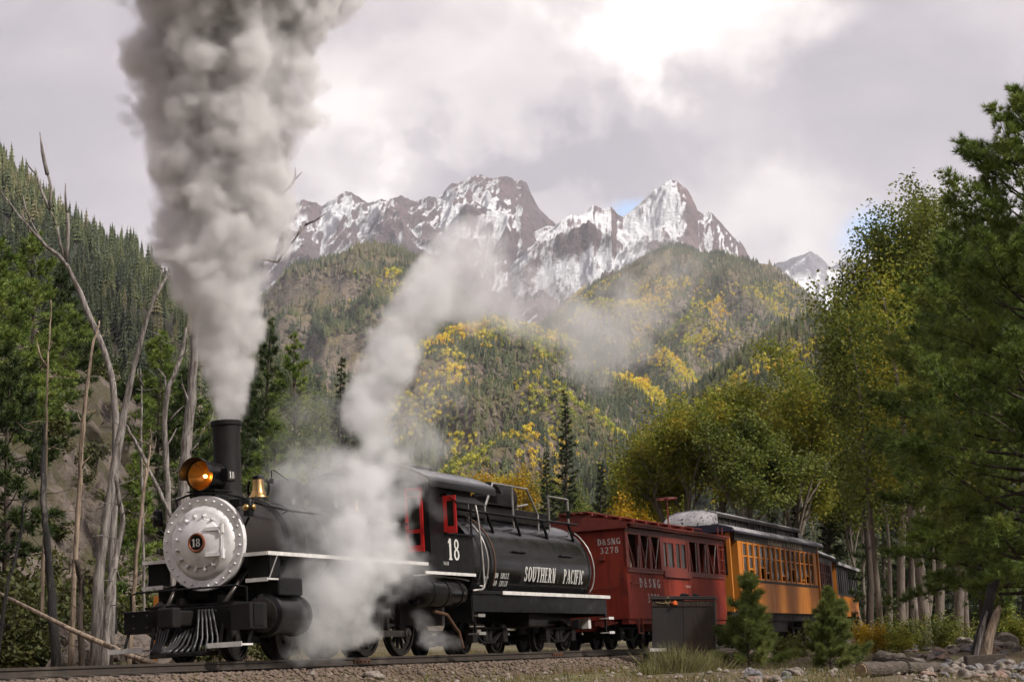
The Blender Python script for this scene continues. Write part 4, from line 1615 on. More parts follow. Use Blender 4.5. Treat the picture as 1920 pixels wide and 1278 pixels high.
# front wall of sheets round the red door window, side walls round the open window
mb = MB()
for sd in (1, -1):
    y0, y1 = (.70, CW - .02) if sd > 0 else (-CW + .02, -.70)
    mb.box(CX0 - .02, CX0, y0, y1, 1.45, 1.86)
    mb.box(CX0 - .02, CX0, y0, y1, 3.04, 3.14)
    mb.box(CX0 - .02, CX0, .70 if sd > 0 else -.74, .74 if sd > 0 else -.70, 1.86, 3.04)
    mb.box(CX0 - .02, CX0, CW - .12 if sd > 0 else -CW + .02, CW - .02 if sd > 0 else -CW + .12, 1.86, 3.04)
arch = [(y_, 3.14 + .34 * (1 - (y_ / CW) ** 2)) for y_ in np.linspace(-CW + .02, CW - .02, 15)]
mb.prism([(-.70, 2.2), (.70, 2.2), (.70, 3.135), (-.70, 3.135)], 'x', CX0 - .02, CX0)
mb.prism([(CW - .02, 3.14), ] + list(reversed(arch)) + [(-CW + .02, 3.14)], 'x', CX0 - .02, CX0)
P(mb, 'cab_front', 'black', cab)
for sd in (1, -1):
    y0, y1 = (CW - .02, CW) if sd > 0 else (-CW, -CW + .02)
    mb = MB()
    mb.box(CX1, CX0, y0, y1, 1.45, 2.22)
    mb.box(CX1, CX0, y0, y1, 2.92, 3.12)
    mb.box(-6.34, CX0, y0, y1, 2.22, 2.92)
    mb.box(CX1, CX1 + .06, y0, y1, 2.22, 2.92)
    side = P(mb, 'cab_side', 'black', cab)
    P(MB().box(CX1 - .02, CX0 + .30, sd * (CW + .012) - .008, sd * (CW + .012) + .008, 1.435, 1.49), 'side_edge', 'white', side)
    P(MB().box(CX1 + .05, -6.3, sd * (CW + .03) - .05, sd * (CW + .03) + .05, 2.19, 2.22), 'arm_rest', 'black', side)
    fr = P(MB().box(-6.60, -6.34, sd * (CW - .01) - .016, sd * (CW - .01) + .016, 2.22, 2.34).box(-6.60, -6.34, sd * (CW - .01) - .016, sd * (CW - .01) + .016, 2.82, 2.92)
           .box(-6.60, -6.53, sd * (CW - .01) - .016, sd * (CW - .01) + .016, 2.34, 2.82).box(-6.42, -6.34, sd * (CW - .01) - .016, sd * (CW - .01) + .016, 2.34, 2.82), 'window_sash', 'red', side)
    P(MB().box(-6.53, -6.42, sd * (CW - .012) - .003, sd * (CW - .012) + .003, 2.34, 2.82), 'pane', 'glass', fr)
    # small sash swung out like a wind wing, as the photograph shows it
    ww = P(MB().box(-6.36, -6.335, sd * CW if sd > 0 else -CW - .26, CW + .26 if sd > 0 else -CW, 2.20, 2.33).box(-6.36, -6.335, sd * CW if sd > 0 else -CW - .26, CW + .26 if sd > 0 else -CW, 2.80, 2.90)
           .box(-6.36, -6.335, sd * (CW + .035) - .035, sd * (CW + .035) + .035, 2.33, 2.80).box(-6.36, -6.335, sd * (CW + .235) - .025, sd * (CW + .235) + .025, 2.33, 2.80), 'wind_wing', 'red', side)
    P(MB().box(-6.35, -6.345, min(sd * (CW + .07), sd * (CW + .21)), max(sd * (CW + .07), sd * (CW + .21)), 2.33, 2.80), 'pane', 'glass', ww)
    P(MB().add([(-6.36, sd * (CW + .01), 2.95), (CX1 - .05, sd * (CW + .01), 2.95), (CX1 - .05, sd * (CW + .30), 2.76), (-6.30, sd * (CW + .30), 2.76),
                (-6.36, sd * (CW + .01), 2.965), (CX1 - .05, sd * (CW + .01), 2.965), (CX1 - .05, sd * (CW + .30), 2.775), (-6.30, sd * (CW + .30), 2.775)],
               [(0, 1, 2, 3), (7, 6, 5, 4), (0, 4, 5, 1), (1, 5, 6, 2), (2, 6, 7, 3), (3, 7, 4, 0)]), 'awning', 'soot', side)
    dr = P(MB().box(CX0 - .002, CX0 + .03, min(sd * .74, sd * 1.10), max(sd * .74, sd * 1.10), 1.86, 1.98).box(CX0 - .002, CX0 + .03, min(sd * .74, sd * 1.10), max(sd * .74, sd * 1.10), 2.20, 2.27)
           .box(CX0 - .002, CX0 + .03, min(sd * .74, sd * 1.10), max(sd * .74, sd * 1.10), 2.98, 3.04).box(CX0 - .002, CX0 + .03, min(sd * .80, sd * 1.04), max(sd * .80, sd * 1.04), 2.86, 2.89)
           .box(CX0 - .002, CX0 + .03, sd * .77 - .03, sd * .77 + .03, 1.98, 2.98).box(CX0 - .002, CX0 + .03, sd * 1.07 - .03, sd * 1.07 + .03, 1.98, 2.98), 'cab_door', 'red', cab)
    P(MB().box(CX0 + .008, CX0 + .014, min(sd * .80, sd * 1.04), max(sd * .80, sd * 1.04), 2.27, 2.98), 'pane', 'glass', dr)
    P(MB().box(CX0 + .006, CX0 + .016, min(sd * .80, sd * 1.04), max(sd * .80, sd * 1.04), 1.98, 2.20), 'door_panel', 'black', dr)
P(text('18', .40, lambda u, v, l: (-6.72 - u, CW + l, 1.72 + v), 1.05, .16), 'cab_number', 'letter', cab)
P(text('T44 8.11', .062, lambda u, v, l: (-6.35 - u, CW + l, 1.62 + v), .8, .04), 'class_lettering', 'letter', cab)
# roof: rounded eaves
rp = [(-CW - .13, 3.02)] + [(-CW - .13, 3.12)] + [(y_, 3.15 + .36 * (1 - (abs(y_) / (CW + .13)) ** 2.4)) for y_ in np.linspace(-CW - .12, CW + .12, 25)] + [(CW + .13, 3.12), (CW + .13, 3.02)]
rp = [(-y_, z_) for y_, z_ in rp]
P(MB().strip(rp, 'x', CX1 - .85, CX0 + .22, -.03), 'cab_roof', 'blackgloss', cab, auto=40)
P(MB().box(-7.6, -5.9, -.45, .45, 3.52, 3.60), 'roof_hatch', 'black', cab, bevel=.03)
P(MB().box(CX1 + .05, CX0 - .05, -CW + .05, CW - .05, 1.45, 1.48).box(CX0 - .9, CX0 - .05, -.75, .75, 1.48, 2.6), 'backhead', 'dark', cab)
# tanks, pipes under the cab, rusty pipe
for sd in (1, -1):
    ar = P(MB().lathe([(-7.35, 0), (-7.33, .12), (-7.26, .24), (-7.18, .265), (-5.62, .265), (-5.54, .24), (-5.47, .12), (-5.45, 0)], (0, sd * .98, 1.12), n=32), 'air_reservoir', 'blackgloss', auto=40)
    for x in (-7.0, -6.4, -5.8):
        P(MB().lathe([(x - .02, .262), (x - .02, .276), (x + .02, .276), (x + .02, .262)], (0, sd * .98, 1.12), n=28, cap=False), 'reservoir_band', 'black', ar)
    P(MB().tube([(-5.2, sd * 1.10, 1.40), (-5.7, sd * 1.14, 1.43), (-7.3, sd * 1.14, 1.38), (-7.5, sd * 1.14, 1.36)], .016, 6), 'air_pipe', 'pipe', ar)
P(MB().tube([(-6.2, 1.0, .78), (-6.7, 1.02, .72), (-7.1, 1.02, .45), (-7.2, 1.02, .40), (-7.35, 1.02, .10)], .035, 8), 'injector_pipe', 'rust')
P(MB().box(-7.5, -5.6, -.6, .6, .55, 1.3).box(-5.6, -3.3, -.38, .38, 1.0, 1.3), 'firebox', 'dark')
P(MB().box(-4.9, -4.5, .80, 1.0, 1.05, 1.5).tube([(-4.0, .95, 1.1), (-4.0, .95, 1.55)], .14, 16), 'air_pump', 'black')

# ------------------------------------------------------------ tender
TEN = track_frame('tender', 7.85)
tag(TEN, 'black rounded oil and water tender lettered in white behind the cab', 'tender')


def T(mb, name, mat, parent=TEN, **k):
    return mb.build(name, MT[mat], parent, **k)


TRD, TZC = 1.10, 1.74
TL0, TL1 = -.05, -6.40
sec = []
a_lo = math.asin((1.19 - TZC) / TRD)
for k in range(97):
    a = a_lo + (math.pi - 2 * a_lo) * k / 96
    sec.append((TRD * math.cos(a), TZC + TRD * .96 * math.sin(a)))
tank = T(MB().prism(sec, 'x', TL1, TL0), 'tank', 'blackgloss', auto=30)


def tank_pt(x, s, lift):
    """s: height above the deck measured round the tank's near side"""
    a = a_lo + s / TRD
    r = TRD + lift
    return (x, r * math.cos(a), TZC + r * .96 * math.sin(a))


T(text('SOUTHERN', .32, lambda u, v, l: tank_pt(-3.42 - u, .24 + v, l), .80, .10, True), 'tank_lettering', 'letter', tank)
T(text('PACIFIC', .32, lambda u, v, l: tank_pt(-5.34 - u, .24 + v, l), .76, .10, True), 'tank_lettering', 'letter', tank)
T(text('700', .115, lambda u, v, l: tank_pt(-1.12 - u, .27 + v, l), .95, .08, True), 'weight_lettering', 'letter', tank)
T(text('LBS.LT.', .115, lambda u, v, l: tank_pt(-1.58 - u, .27 + v, l), .85, .06, True), 'weight_lettering', 'letter', tank)
T(text('800', .115, lambda u, v, l: tank_pt(-1.12 - u, .11 + v, l), .95, .08, True), 'weight_lettering', 'letter', tank)
T(text('LBS.LB', .115, lambda u, v, l: tank_pt(-1.58 - u, .11 + v, l), .85, .06, True), 'weight_lettering', 'letter', tank)
T(text('SP', .115, lambda u, v, l: tank_pt(-.70 - u, .19 + v, l), .9, .08, True), 'weight_lettering', 'letter', tank)
for bx_ in (-.35, -2.45, -2.60, -4.45, -6.30):
    mb = MB()
    for k in range(64):
        s = .04 + k * (TRD * (math.pi / 2 - a_lo) * 1.05) / 63
        p = Vector(tank_pt(bx_, s, 0))
        n = Vector((0, math.cos(a_lo + s / TRD), math.sin(a_lo + s / TRD)))
        a = n.cross(Vector((1, 0, 0)))
        b = Vector((1, 0, 0))
        rr = .011
        mb.add([p + b * rr, p + a * rr, p - b * rr, p - a * rr, p + n * .010], [(0, 1, 4), (1, 2, 4), (2, 3, 4), (3, 0, 4)])
    o = T(mb, 'rivet_row', 'blackgloss', tank)
    o['kind'] = 'stuff'
for s0 in (-2.3, -4.9):
    p = tank_pt(s0, .86, .0)
    T(MB().box(s0 - .42, s0 + .28, p[1] - .06, p[1] + .05, p[2] - .012, p[2] + .010), 'tank_step', 'black', tank)
# oil bunker and hatch on top
bk = T(MB().prism([(-.2, 2.72), (-.2, 3.02), (-5.6, 3.00), (-5.6, 2.70)], 'y', -.72, .50), 'oil_bunker', 'soot', bevel=.02)
T(MB().box(-.25, -3.6, -.80, .58, 3.02, 3.05), 'bunker_lid', 'soot', bk)
hb = T(MB().lathe([(-.48, .0), (-.48, .30), (-.44, .36), (.30, .36), (.34, .33), (.34, 0)], (-4.05, -.15, 3.30), n=30), 'rear_headlight', 'soot', auto=35)
T(MB().box(-4.0, -3.42, -.50, .20, 3.02, 3.36), 'headlight_stand', 'soot', hb, bevel=.04)
T(MB().box(-4.5, -3.7, -.38, .08, 2.98, 3.10), 'headlight_base', 'soot', hb)
# hand rail along the tank, brackets and hoops
rail_y, rail_z = .80, 2.78
T(MB().tube([(.05, rail_y, rail_z), (-6.45, rail_y, rail_z)], .026, 8), 'tank_rail', 'black', tank, smooth=True)
for x in (-1.45, -2.85, -4.35, -5.9):
    q = tank_pt(x, 1.30, 0)
    T(MB().bar((x, rail_y, rail_z), (x - .12, q[1], q[2] - .01), .055, .03), 'rail_bracket', 'black', tank)
for pts in ([(-.75, .72, 2.62), (-.75, .72, 3.25)],
            [(-1.50, .74, 2.60), (-1.50, .74, 2.90), (-1.95, .74, 3.42), (-3.05, .74, 3.42)],
            [(-2.95, .74, 2.56), (-2.95, .74, 3.42), (-3.75, .74, 3.42), (-4.30, .74, 2.90), (-4.30, .74, 2.56)],
            [(-4.95, .74, 2.56), (-4.95, .74, 3.34), (-6.10, .74, 3.34), (-6.10, .74, 2.56)],
            [(-5.4, -.2, 2.80), (-5.4, -.2, 3.22), (-6.0, -.2, 3.3)]):
    T(MB().tube(pts, .024, 8), 'hoop_rail', 'pipe', tank, smooth=False)
T(MB().tube([(-6.10, .74, 3.08), (-6.10, .74, 2.92)], .045, 8), 'rail_clip', 'black', tank)
# grab irons down the tank ends


def drop(x, s1, s0, off):
    return [tank_pt(x, s1 + (s0 - s1) * k / 9, off) for k in range(10)]


T(MB().tube([(-.10, 1.12, 3.05), (-.10, 1.20, 2.6), (-.10, 1.25, 1.9), (-.12, 1.26, 1.32), (-.10, 1.26, 1.24), (.02, 1.26, 1.19), (.35, 1.22, 1.17)], .022, 8), 'grab_iron', 'pipe', tank, smooth=True)
T(MB().tube(drop(-.55, 1.55, .16, .07) + [tank_pt(-.52, .10, .05), tank_pt(-.40, .10, .03)], .018, 8), 'grab_iron', 'pipe', tank, smooth=True)
T(MB().tube(drop(-.95, 1.75, .02, .05), .018, 8), 'grab_iron', 'rust', tank, smooth=True)
T(MB().tube(drop(-6.42, 1.55, .18, .06) + [tank_pt(-6.36, .12, .06), tank_pt(-6.36, .02, .05)], .018, 8), 'grab_iron', 'pipe', tank, smooth=True)
# deck and frame
dk = T(MB().box(-7.15, .35, -1.22, 1.22, 1.12, 1.185), 'deck', 'black')
T(MB().box(-7.15, -1.05, 1.222, 1.238, 1.115, 1.185), 'deck_edge', 'white', dk)
T(MB().box(-7.15, -1.05, -1.238, -1.222, 1.115, 1.185), 'deck_edge', 'white', dk)
fm = T(MB().box(-7.05, .25, 1.08, 1.16, .78, 1.12).box(-7.05, .25, -1.16, -1.08, .78, 1.12).box(-7.10, -6.98, -1.15, 1.15, .74, 1.12).box(.2, .3, -1.15, 1.15, .6, 1.12).box(-6.9, .2, -.35, .35, .6, 1.1), 'frame', 'black')
for (x, zs) in ((-7.05, (.68, .36)), (.12, (.70, .36))):
    mb = MB().box(x - .02, x + .02, 1.10, 1.14, .34, .80)
    st = T(mb, 'step_hanger', 'black')
    for z in zs:
        T(MB().box(x - .22, x + .10, 1.02, 1.24, z - .012, z + .012).box(x - .22, x + .10, 1.24, 1.25, z - .028, z + .03), 'step', 'white' if x < -5 else 'pipe', st)


def arch_truck(parent, x0, r=.33, half=.75):
    """an arch bar truck: two axles, side frames with springs"""
    tk = empty('truck', (x0, 0, 0), parent=parent)
    for dx in (-half, half):
        wheel(dx, r, tk, 0)
        MB().tube([(dx, -.5, r), (dx, .5, r)], .06, 10).build('axle', MT['wheel'], tk, smooth=True)
    for sd in (1, -1):
        m2 = MB()
        y = sd * .66
        m2.bar((-half - .15, y, r + .16), (half + .15, y, r + .16), .09, .05)
        m2.bar((-half, y, r + .13), (-.28, y, r - .12), .09, .04)
        m2.bar((half, y, r + .13), (.28, y, r - .12), .09, .04)
        m2.bar((-.30, y, r - .12), (.30, y, r - .12), .09, .04)
        for dx in (-half, half):
            m2.box(dx - .11, dx + .11, y - .09, y + .09, r - .12, r + .14)
        for dx in (-.1, .1):
            m2.tube([(dx, y, r - .10), (dx, y, r + .14)], .07, 10)
        m2.build('side_frame', MT['soot'], tk, bevel=.008)
    return tk


arch_truck(TEN, -1.45)
arch_truck(TEN, -5.25)
T(MB().box(-3.9, -2.9, .45, 1.0, .50, .80), 'brake_cylinder', 'soot', bevel=.03)
T(MB().box(-7.55, -7.1, -.10, .10, .56, .80), 'coupler', 'soot', bevel=.03)
T(MB().box(-6.45, -6.30, .82, 1.0, .46, .70), 'tool_box', 'white', bevel=.01)

# ------------------------------------------------------------ red car
MT['stencil'] = surf('worn_stencil_paint', (0.42, 0.36, 0.34), (0.20, 0.03, 0.015), 30, rough=.7, lo=.45, hi=.55)
RED = track_frame('red_railway_car', 16.35)
tag(RED, 'oxide red wooden railway car with open braced sides and white lettering behind the tender', 'railway car')


def Q(mb, name, mat, parent=RED, **k):
    return mb.build(name, MT[mat], parent, **k)


CL, CWH = -7.75, 1.20
zb, zs, ze = .68, 1.86, 2.80
wallr = Q(MB().box(CL, 0, CWH - .03, CWH, zb, zs - .10), 'side_wall', 'carred')
Q(MB().box(CL, 0, -CWH, -CWH + .03, zb, zs - .10), 'side_wall', 'carred')
for k in range(1, 34):
    x = CL * k / 34
    Q(MB().box(x - .003, x + .003, CWH - .001, CWH + .0025, zb + .02, zs - .12), 'board_joint', 'carredtrim', wallr)
for sd in (1, -1):
    y0, y1 = (CWH - .06, CWH + .03) if sd > 0 else (-CWH - .03, -CWH + .06)
    Q(MB().box(CL - .02, .012, y0, y1, zs - .10, zs - .02), 'belt_rail', 'carredtrim')
    Q(MB().box(CL - .02, .012, y0, y1 + .02, zs - .02, zs + .015), 'window_ledge', 'carredtrim')
    Q(MB().box(CL, 0, y0 + .01, y1 - .02, ze - .14, ze), 'eave_plate', 'carredtrim')
ew = Q(MB().box(0, .03, -CWH + .001, CWH - .001, zb, ze + .02), 'end_wall', 'carred')
Q(MB().box(CL - .03, CL, -CWH + .001, CWH - .001, zb, ze + .02), 'end_wall', 'carred')
for k in range(1, 16):
    y = -CWH + 2 * CWH * k / 16
    Q(MB().box(.03, .0325, y - .003, y + .003, zb + .02, ze - .1), 'board_joint', 'carredtrim', ew)
fas = Q(MB().prism([(-CWH - .10, ze - .02), (CWH + .10, ze - .02), (CWH + .10, ze + .10), (0, ze + .34), (-CWH - .10, ze + .10)], 'x', .02, .14), 'fascia', 'carredtrim')
roof = Q(MB().strip([(-CWH - .20, ze + .06), (0, ze + .33), (CWH + .20, ze + .06)], 'x', CL - .12, .12, .045), 'roof', 'carredtrim')
Q(MB().box(CL, .0, CWH + .02, CWH + .16, ze + .015, ze + .06), 'eave_board', 'carredtrim', roof)
for k in range(4):
    y = -.30 + k * .2
    Q(MB().box(CL - .2, .2, y - .08, y + .08, ze + .40, ze + .425), 'roof_walk_board', 'carredtrim', roof)
for k in range(9):
    x = CL * k / 8
    Q(MB().box(x - .04, x + .04, -.42, .42, ze + .33, ze + .40), 'walk_saddle', 'carredtrim', roof)
# posts and braces of the open side (distances from the front end)
posts = [.06, .95, 1.72, 2.55]
posts2 = [4.72, 5.55, 6.35, 7.30]
for sd in (1, -1):
    yc = sd * (CWH - .02)
    for x in posts + posts2:
        Q(MB().box(-x - .09, -x + .09, yc - .04, yc + .04, zs + .012, ze - .13), 'post', 'carredtrim')
    for (xa, xb_) in () if sd < 0 else ((.12, .86), (1.05, 1.62), (1.82, 2.40), (4.82, 5.20), (6.27, 5.70), (6.44, 7.10)):
        Q(MB().bar((-xa, yc, ze - .16), (-xa - (xb_ - xa) * .55, yc, zs + .03), .05, .05), 'brace', 'carredtrim')
    for (xa, xb_) in () if sd < 0 else ((.90, .80), (1.64, 1.30), (2.44, 2.05), (5.4, 5.35), (6.2, 6.15), (7.15, 6.8)):
        Q(MB().tube([(-xa, yc + sd * .02, ze - .16), (-xb_, yc + sd * .02, zs + .03)], .012, 6), 'tie_rod', 'pipe')
    pn = Q(MB().box(-4.62, -2.62, yc - .03, yc + .03, zs + .012, zs + .10).box(-4.62, -2.62, yc - .03, yc + .03, ze - .24, ze - .13)
           .box(-2.74, -2.62, yc - .03, yc + .03, zs + .10, ze - .24).box(-3.72, -3.52, yc - .03, yc + .03, zs + .10, ze - .24).box(-4.62, -4.50, yc - .03, yc + .03, zs + .10, ze - .24)
           .box(-3.10, -2.98, yc - .025, yc + .025, zs + .10, ze - .24).box(-4.14, -4.04, yc - .025, yc + .025, zs + .10, ze - .24), 'window_frame', 'carredtrim')
    for (xa, xb_) in ((-2.98, -2.74), (-3.52, -3.10), (-4.04, -3.72), (-4.50, -4.14)):
        Q(MB().box(xa, xb_, yc - .004, yc + .004, zs + .10, ze - .24), 'pane', 'glass', pn)
    Q(MB().box(-4.7, -2.6, yc + sd * .03, yc + sd * .08, zs - .16, zs - .02) if sd > 0 else MB().box(-4.7, -2.6, yc - .08, yc - .03, zs - .16, zs - .02), 'window_sill', 'carredtrim', pn)
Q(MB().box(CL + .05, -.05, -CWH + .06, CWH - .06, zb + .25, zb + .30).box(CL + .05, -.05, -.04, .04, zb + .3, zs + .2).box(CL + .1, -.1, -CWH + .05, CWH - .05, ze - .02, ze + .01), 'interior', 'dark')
Q(MB().box(CL, -.02, .98, 1.16, zb - .12, zb).box(CL, -.02, -1.16, -.98, zb - .12, zb).box(CL, -.02, -.3, .3, .45, zb), 'sill', 'carred')
Q(text('D&SNG', .215, lambda u, v, l: (-1.55 - u, CWH + .004 + l, 1.42 + v), 1.25, .45), 'side_lettering', 'letter')
Q(text('3278', .215, lambda u, v, l: (-1.75 - u, CWH + .004 + l, 1.06 + v), 1.15, .35), 'side_lettering', 'letter')
Q(text('D&SNG', .145, lambda u, v, l: (.033 + l, .80 + u, 2.42 + v), .95, .10), 'end_lettering', 'letter')
Q(text('3278', .145, lambda u, v, l: (.033 + l, .80 + u, 2.22 + v), 1.05, .20), 'end_lettering', 'letter')
Q(MB().box(-4.75, -4.35, CWH + .003, CWH + .005, 1.48, 1.53), 'stencil_mark', 'stencil')
Q(MB().tube([(.05, .95, 1.42), (.09, .95, 1.42), (.09, .25, 1.40), (.05, .25, 1.40)], .012, 6), 'grab_iron', 'carredtrim')
Q(MB().tube([(-.15, CWH, 1.50), (-.15, CWH + .05, 1.50), (-.95, CWH + .05, 1.50), (-.95, CWH, 1.50)], .010, 6), 'grab_iron', 'carredtrim')
Q(MB().tube([(-.45, CWH + .02, zb), (-.45, CWH + .04, .34), (-.75, CWH + .04, .34), (-.75, CWH + .02, zb)], .026, 6), 'stirrup', 'carredtrim')
Q(MB().box(.03, .12, .55, .68, 2.06, 2.16), 'lamp_bracket', 'carredtrim')
bs = Q(MB().tube([(-5.25, .55, ze + .2), (-5.25, .55, ze + 1.06)], .022, 8), 'brake_mast', 'carredtrim')
mb = MB()
rim = [(-5.25 + .26 * math.cos(a), .55 + .26 * math.sin(a), ze + 1.04) for a in np.linspace(0, 2 * math.pi, 25)]
mb.tube(rim, .02, 6, False)
for k in range(5):
    a = 2 * math.pi * k / 5
    mb.bar((-5.25, .55, ze + 1.05), (-5.25 + .25 * math.cos(a), .55 + .25 * math.sin(a), ze + 1.04), .03, .015)
Q(mb, 'brake_wheel', 'carredtrim', bs)
Q(MB().tube([(-5.6, .9, ze + .18), (-5.6, .9, ze + .30), (-7.0, .9, ze + .30), (-7.0, .9, ze + .18)], .014, 6), 'roof_grab', 'carredtrim', roof)
ld = Q(MB().tube([(CL + .15, CWH + .08, zs), (CL + .15, CWH + .08, ze + .34)], .014, 6).tube([(CL + .55, CWH + .08, zs), (CL + .55, CWH + .08, ze + .34)], .014, 6), 'ladder', 'carredtrim')
for k in range(4):
    z = zs + .12 + k * .28
    Q(MB().tube([(CL + .15, CWH + .08, z), (CL + .55, CWH + .08, z)], .013, 6), 'rung', 'carredtrim', ld)
arch_truck(RED, -1.35)
arch_truck(RED, -6.3)
Q(MB().box(.03, .45, -.10, .10, .50, .74), 'coupler', 'soot', bevel=.03)
Q(MB().tube([(.05, .9, .6), (.10, .9, .6), (.10, .5, .52)], .02, 6).box(.03, .10, .35, .80, .55, .66), 'end_sill', 'carredtrim')


# ------------------------------------------------------------ coaches
def coach(name, t0, length, label, paint, trim, roofm, windows, letters=None, endw=None, edge='navy', zr=3.12):
    root = track_frame(name, t0)
    tag(root, label, 'railway coach')

    def K(mb, nm, mat, parent=root, **k):
        return mb.build(nm, MT[mat], parent, **k)
    W, zf, zbelt, zl = 1.22, .90, 1.82, 2.88
    x0, x1 = 0.0, -length
    bx0, bx1 = -.75, -length + .75          # body between the platforms
    for sd in (1, -1):
        y0, y1 = (W - .04, W) if sd > 0 else (-W, -W + .04)
        sw = K(MB().box(bx1, bx0, y0, y1, zf, zbelt - .06), 'side_panel', paint)
        for k in range(1, 30):
            x = bx0 + (bx1 - bx0) * k / 30
            yy = sd * W
            K(MB().box(x - .003, x + .003, yy - .002, yy + .002, zf + .02, zbelt - .08), 'board_joint', trim, sw)
        K(MB().box(bx1, bx0, y0 - (0 if sd > 0 else .03), y1 + (.03 if sd > 0 else 0), zbelt - .06, zbelt), 'belt_rail', 'olive')
        lb = K(MB().box(bx1 - .3, bx0 + .3, y0, y1, zl, zr), 'letterboard', 'olive')
        n = windows
        pitch = (length - 1.5 - .9) / n
        xs = bx0 - .45
        K(MB().box(xs, bx0, y0, y1, zbelt, zl), 'corner_panel', paint)
        K(MB().box(bx1, bx1 + .45, y0, y1, zbelt, zl), 'corner_panel', paint)
        for k in range(n):
            xa = xs - pitch * k
            xb_ = xa - pitch
            yq = sd * (W - .02)
            K(MB().box(xa - .06, xa + .06, yq - .035, yq + .035, zbelt, zl), 'window_post', paint)
            wn = K(MB().frame(xb_ + .062, xa - .062, zbelt, zl, .02, .055, yq - .02, yq + .012), 'window', paint)
            K(MB().box(xb_ + .082, xa - .082, yq - .018, yq + .010, 2.46, 2.50), 'transom', paint, wn)
            lift = [0, .22, 0, .30, .16, 0, 0, .12, 0, .36, 0, .05, .2, 0, .1, 0][k % 16]
            if lift > .01:
                K(MB().box(xb_ + .06, xa - .06, yq - .018, yq + .008, zbelt + .06 + lift, zbelt + .11 + lift), 'sash_rail', paint, wn)
            K(MB().box(xb_ + .06, xa - .06, yq - .012, yq - .006, zbelt + .06 + lift, zl - .05), 'pane', 'glass', wn)
        K(MB().box(xs - pitch * n - .05, xs - pitch * n + .05, sd * (W - .02) - .035, sd * (W - .02) + .035, zbelt, zl), 'window_post', paint)
        if letters and sd > 0:
            K(text(letters, .18, lambda u, v, l: (-length * .57 - u, W + .003 + l, zl + .03 + v), 1.45, .22), 'letterboard_lettering', 'gold', lb)
    # ends with a door between two narrow windows
    for (xe, sg) in ((bx0, 1), (bx1, -1)):
        xa, xb_ = (xe - .04, xe) if sg > 0 else (xe, xe + .04)
        e_ = K(MB().box(xa, xb_, -W + .041, -.42, zf, zr).box(xa, xb_, .42, W - .041, zf, zr).box(xa, xb_, -.42, .42, 2.95, zr), 'end_panel', endw or paint)
        K(MB().box(xa + .005, xb_ - .005, -.42, .42, zf, 2.95), 'end_door', trim, e_)
        for sd in (1, -1):
            K(MB().box(xb_ - .01 if sg > 0 else xa - .012, xb_ + .012 if sg > 0 else xa + .01, sd * .82 - .15, sd * .82 + .15, 1.95, 2.75), 'end_window', 'glass', e_)
            # corner posts and steps of the platform
            K(MB().box(xe + sg * .62 - .05, xe + sg * .62 + .05, sd * (W - .10) - .05, sd * (W - .10) + .05, zf, zr), 'platform_post', trim, e_)
            K(MB().box(min(xe + sg * .1, xe + sg * .7), max(xe + sg * .1, xe + sg * .7), sd * (W - .05) - .16, sd * (W - .05) + .02, .45, .48), 'platform_step', 'soot', e_)
        K(MB().box(min(xe, xe + sg * .75), max(xe, xe + sg * .75), -W + .1, W - .1, zf - .12, zf), 'platform', 'soot', e_)
    # roof: curved side decks and a clerestory
    side_deck = lambda s_: [(s_ * (W + .14), zr + .01), (s_ * (W + .08), zr + .09), (s_ * (W - .12), zr + .17), (s_ * .95, zr + .22), (s_ * .62, zr + .26)]
    for s_ in (1, -1):
        pth = side_deck(s_)
        if s_ > 0:
            pth = [p for p in pth]
            th = -.04
        else:
            th = .04
        K(MB().strip(pth, 'x', x1 + .05, x0 - .05, -th), 'side_deck', roofm, auto=40)
        K(MB().box(x1 + .04, x0 - .04, s_ * (W + .09) - .05, s_ * (W + .09) + .05, zr - .045, zr + .012), 'eave_moulding', edge)
    zc = zr + .24
    top = [(.70, zc + .30), (.66, zc + .34), (.45, zc + .40), (0, zc + .43), (-.45, zc + .40), (-.66, zc + .34), (-.70, zc + .30)]
    cl = K(MB().strip(top, 'x', x1 + .55, x0 - .75, -.04), 'clerestory_roof', roofm, auto=40)
    for s_ in (1, -1):
        cw = K(MB().box(x1 + .6, x0 - .8, s_ * .60 - .02, s_ * .60 + .02, zc - .02, zc + .30), 'clerestory_wall', 'dark', cl)
        n = windows
        for k in range(n + 1):
            x = x0 - .85 + (x1 + .65 - x0 + .85) * k / n
            K(MB().box(x - .045, x + .045, s_ * .625 - .02, s_ * .625 + .02, zc, zc + .30), 'clerestory_post', 'olive', cl)
        K(MB().box(x1 + .58, x0 - .76, s_ * .70 - .015, s_ * .70 + .015, zc + .24, zc + .345), 'clerestory_eave', 'olive', cl)
    # bull nosed ends: the roof sweeps down over the platform
    for (xe, sg) in ((x0, 1), (x1, -1)):
        vs_ = []
        m_, q_ = 7, 13
        for i in range(m_):
            f = i / (m_ - 1)
            xx = xe - sg * .76 + sg * .78 * math.sin(f * math.pi / 2)
            for j in range(q_):
                y = -.70 + 1.40 * j / (q_ - 1)
                ztop = zc + .43 - .13 * abs(y / .70) ** 2.5
                zlow = zr + .26 - .14 * (abs(y) / .70) ** 2 - .04
                vs_.append((xx, y, ztop + (zlow - ztop) * (1 - math.cos(f * math.pi / 2))))
        fs_ = [(i * q_ + j, i * q_ + j + 1, (i + 1) * q_ + j + 1, (i + 1) * q_ + j) for i in range(m_ - 1) for j in range(q_ - 1)]
        sk = len(vs_)
        for i in range(m_):
            for y in (-.70, .70):
                vs_.append((vs_[i * q_][0], y, zr + .18))
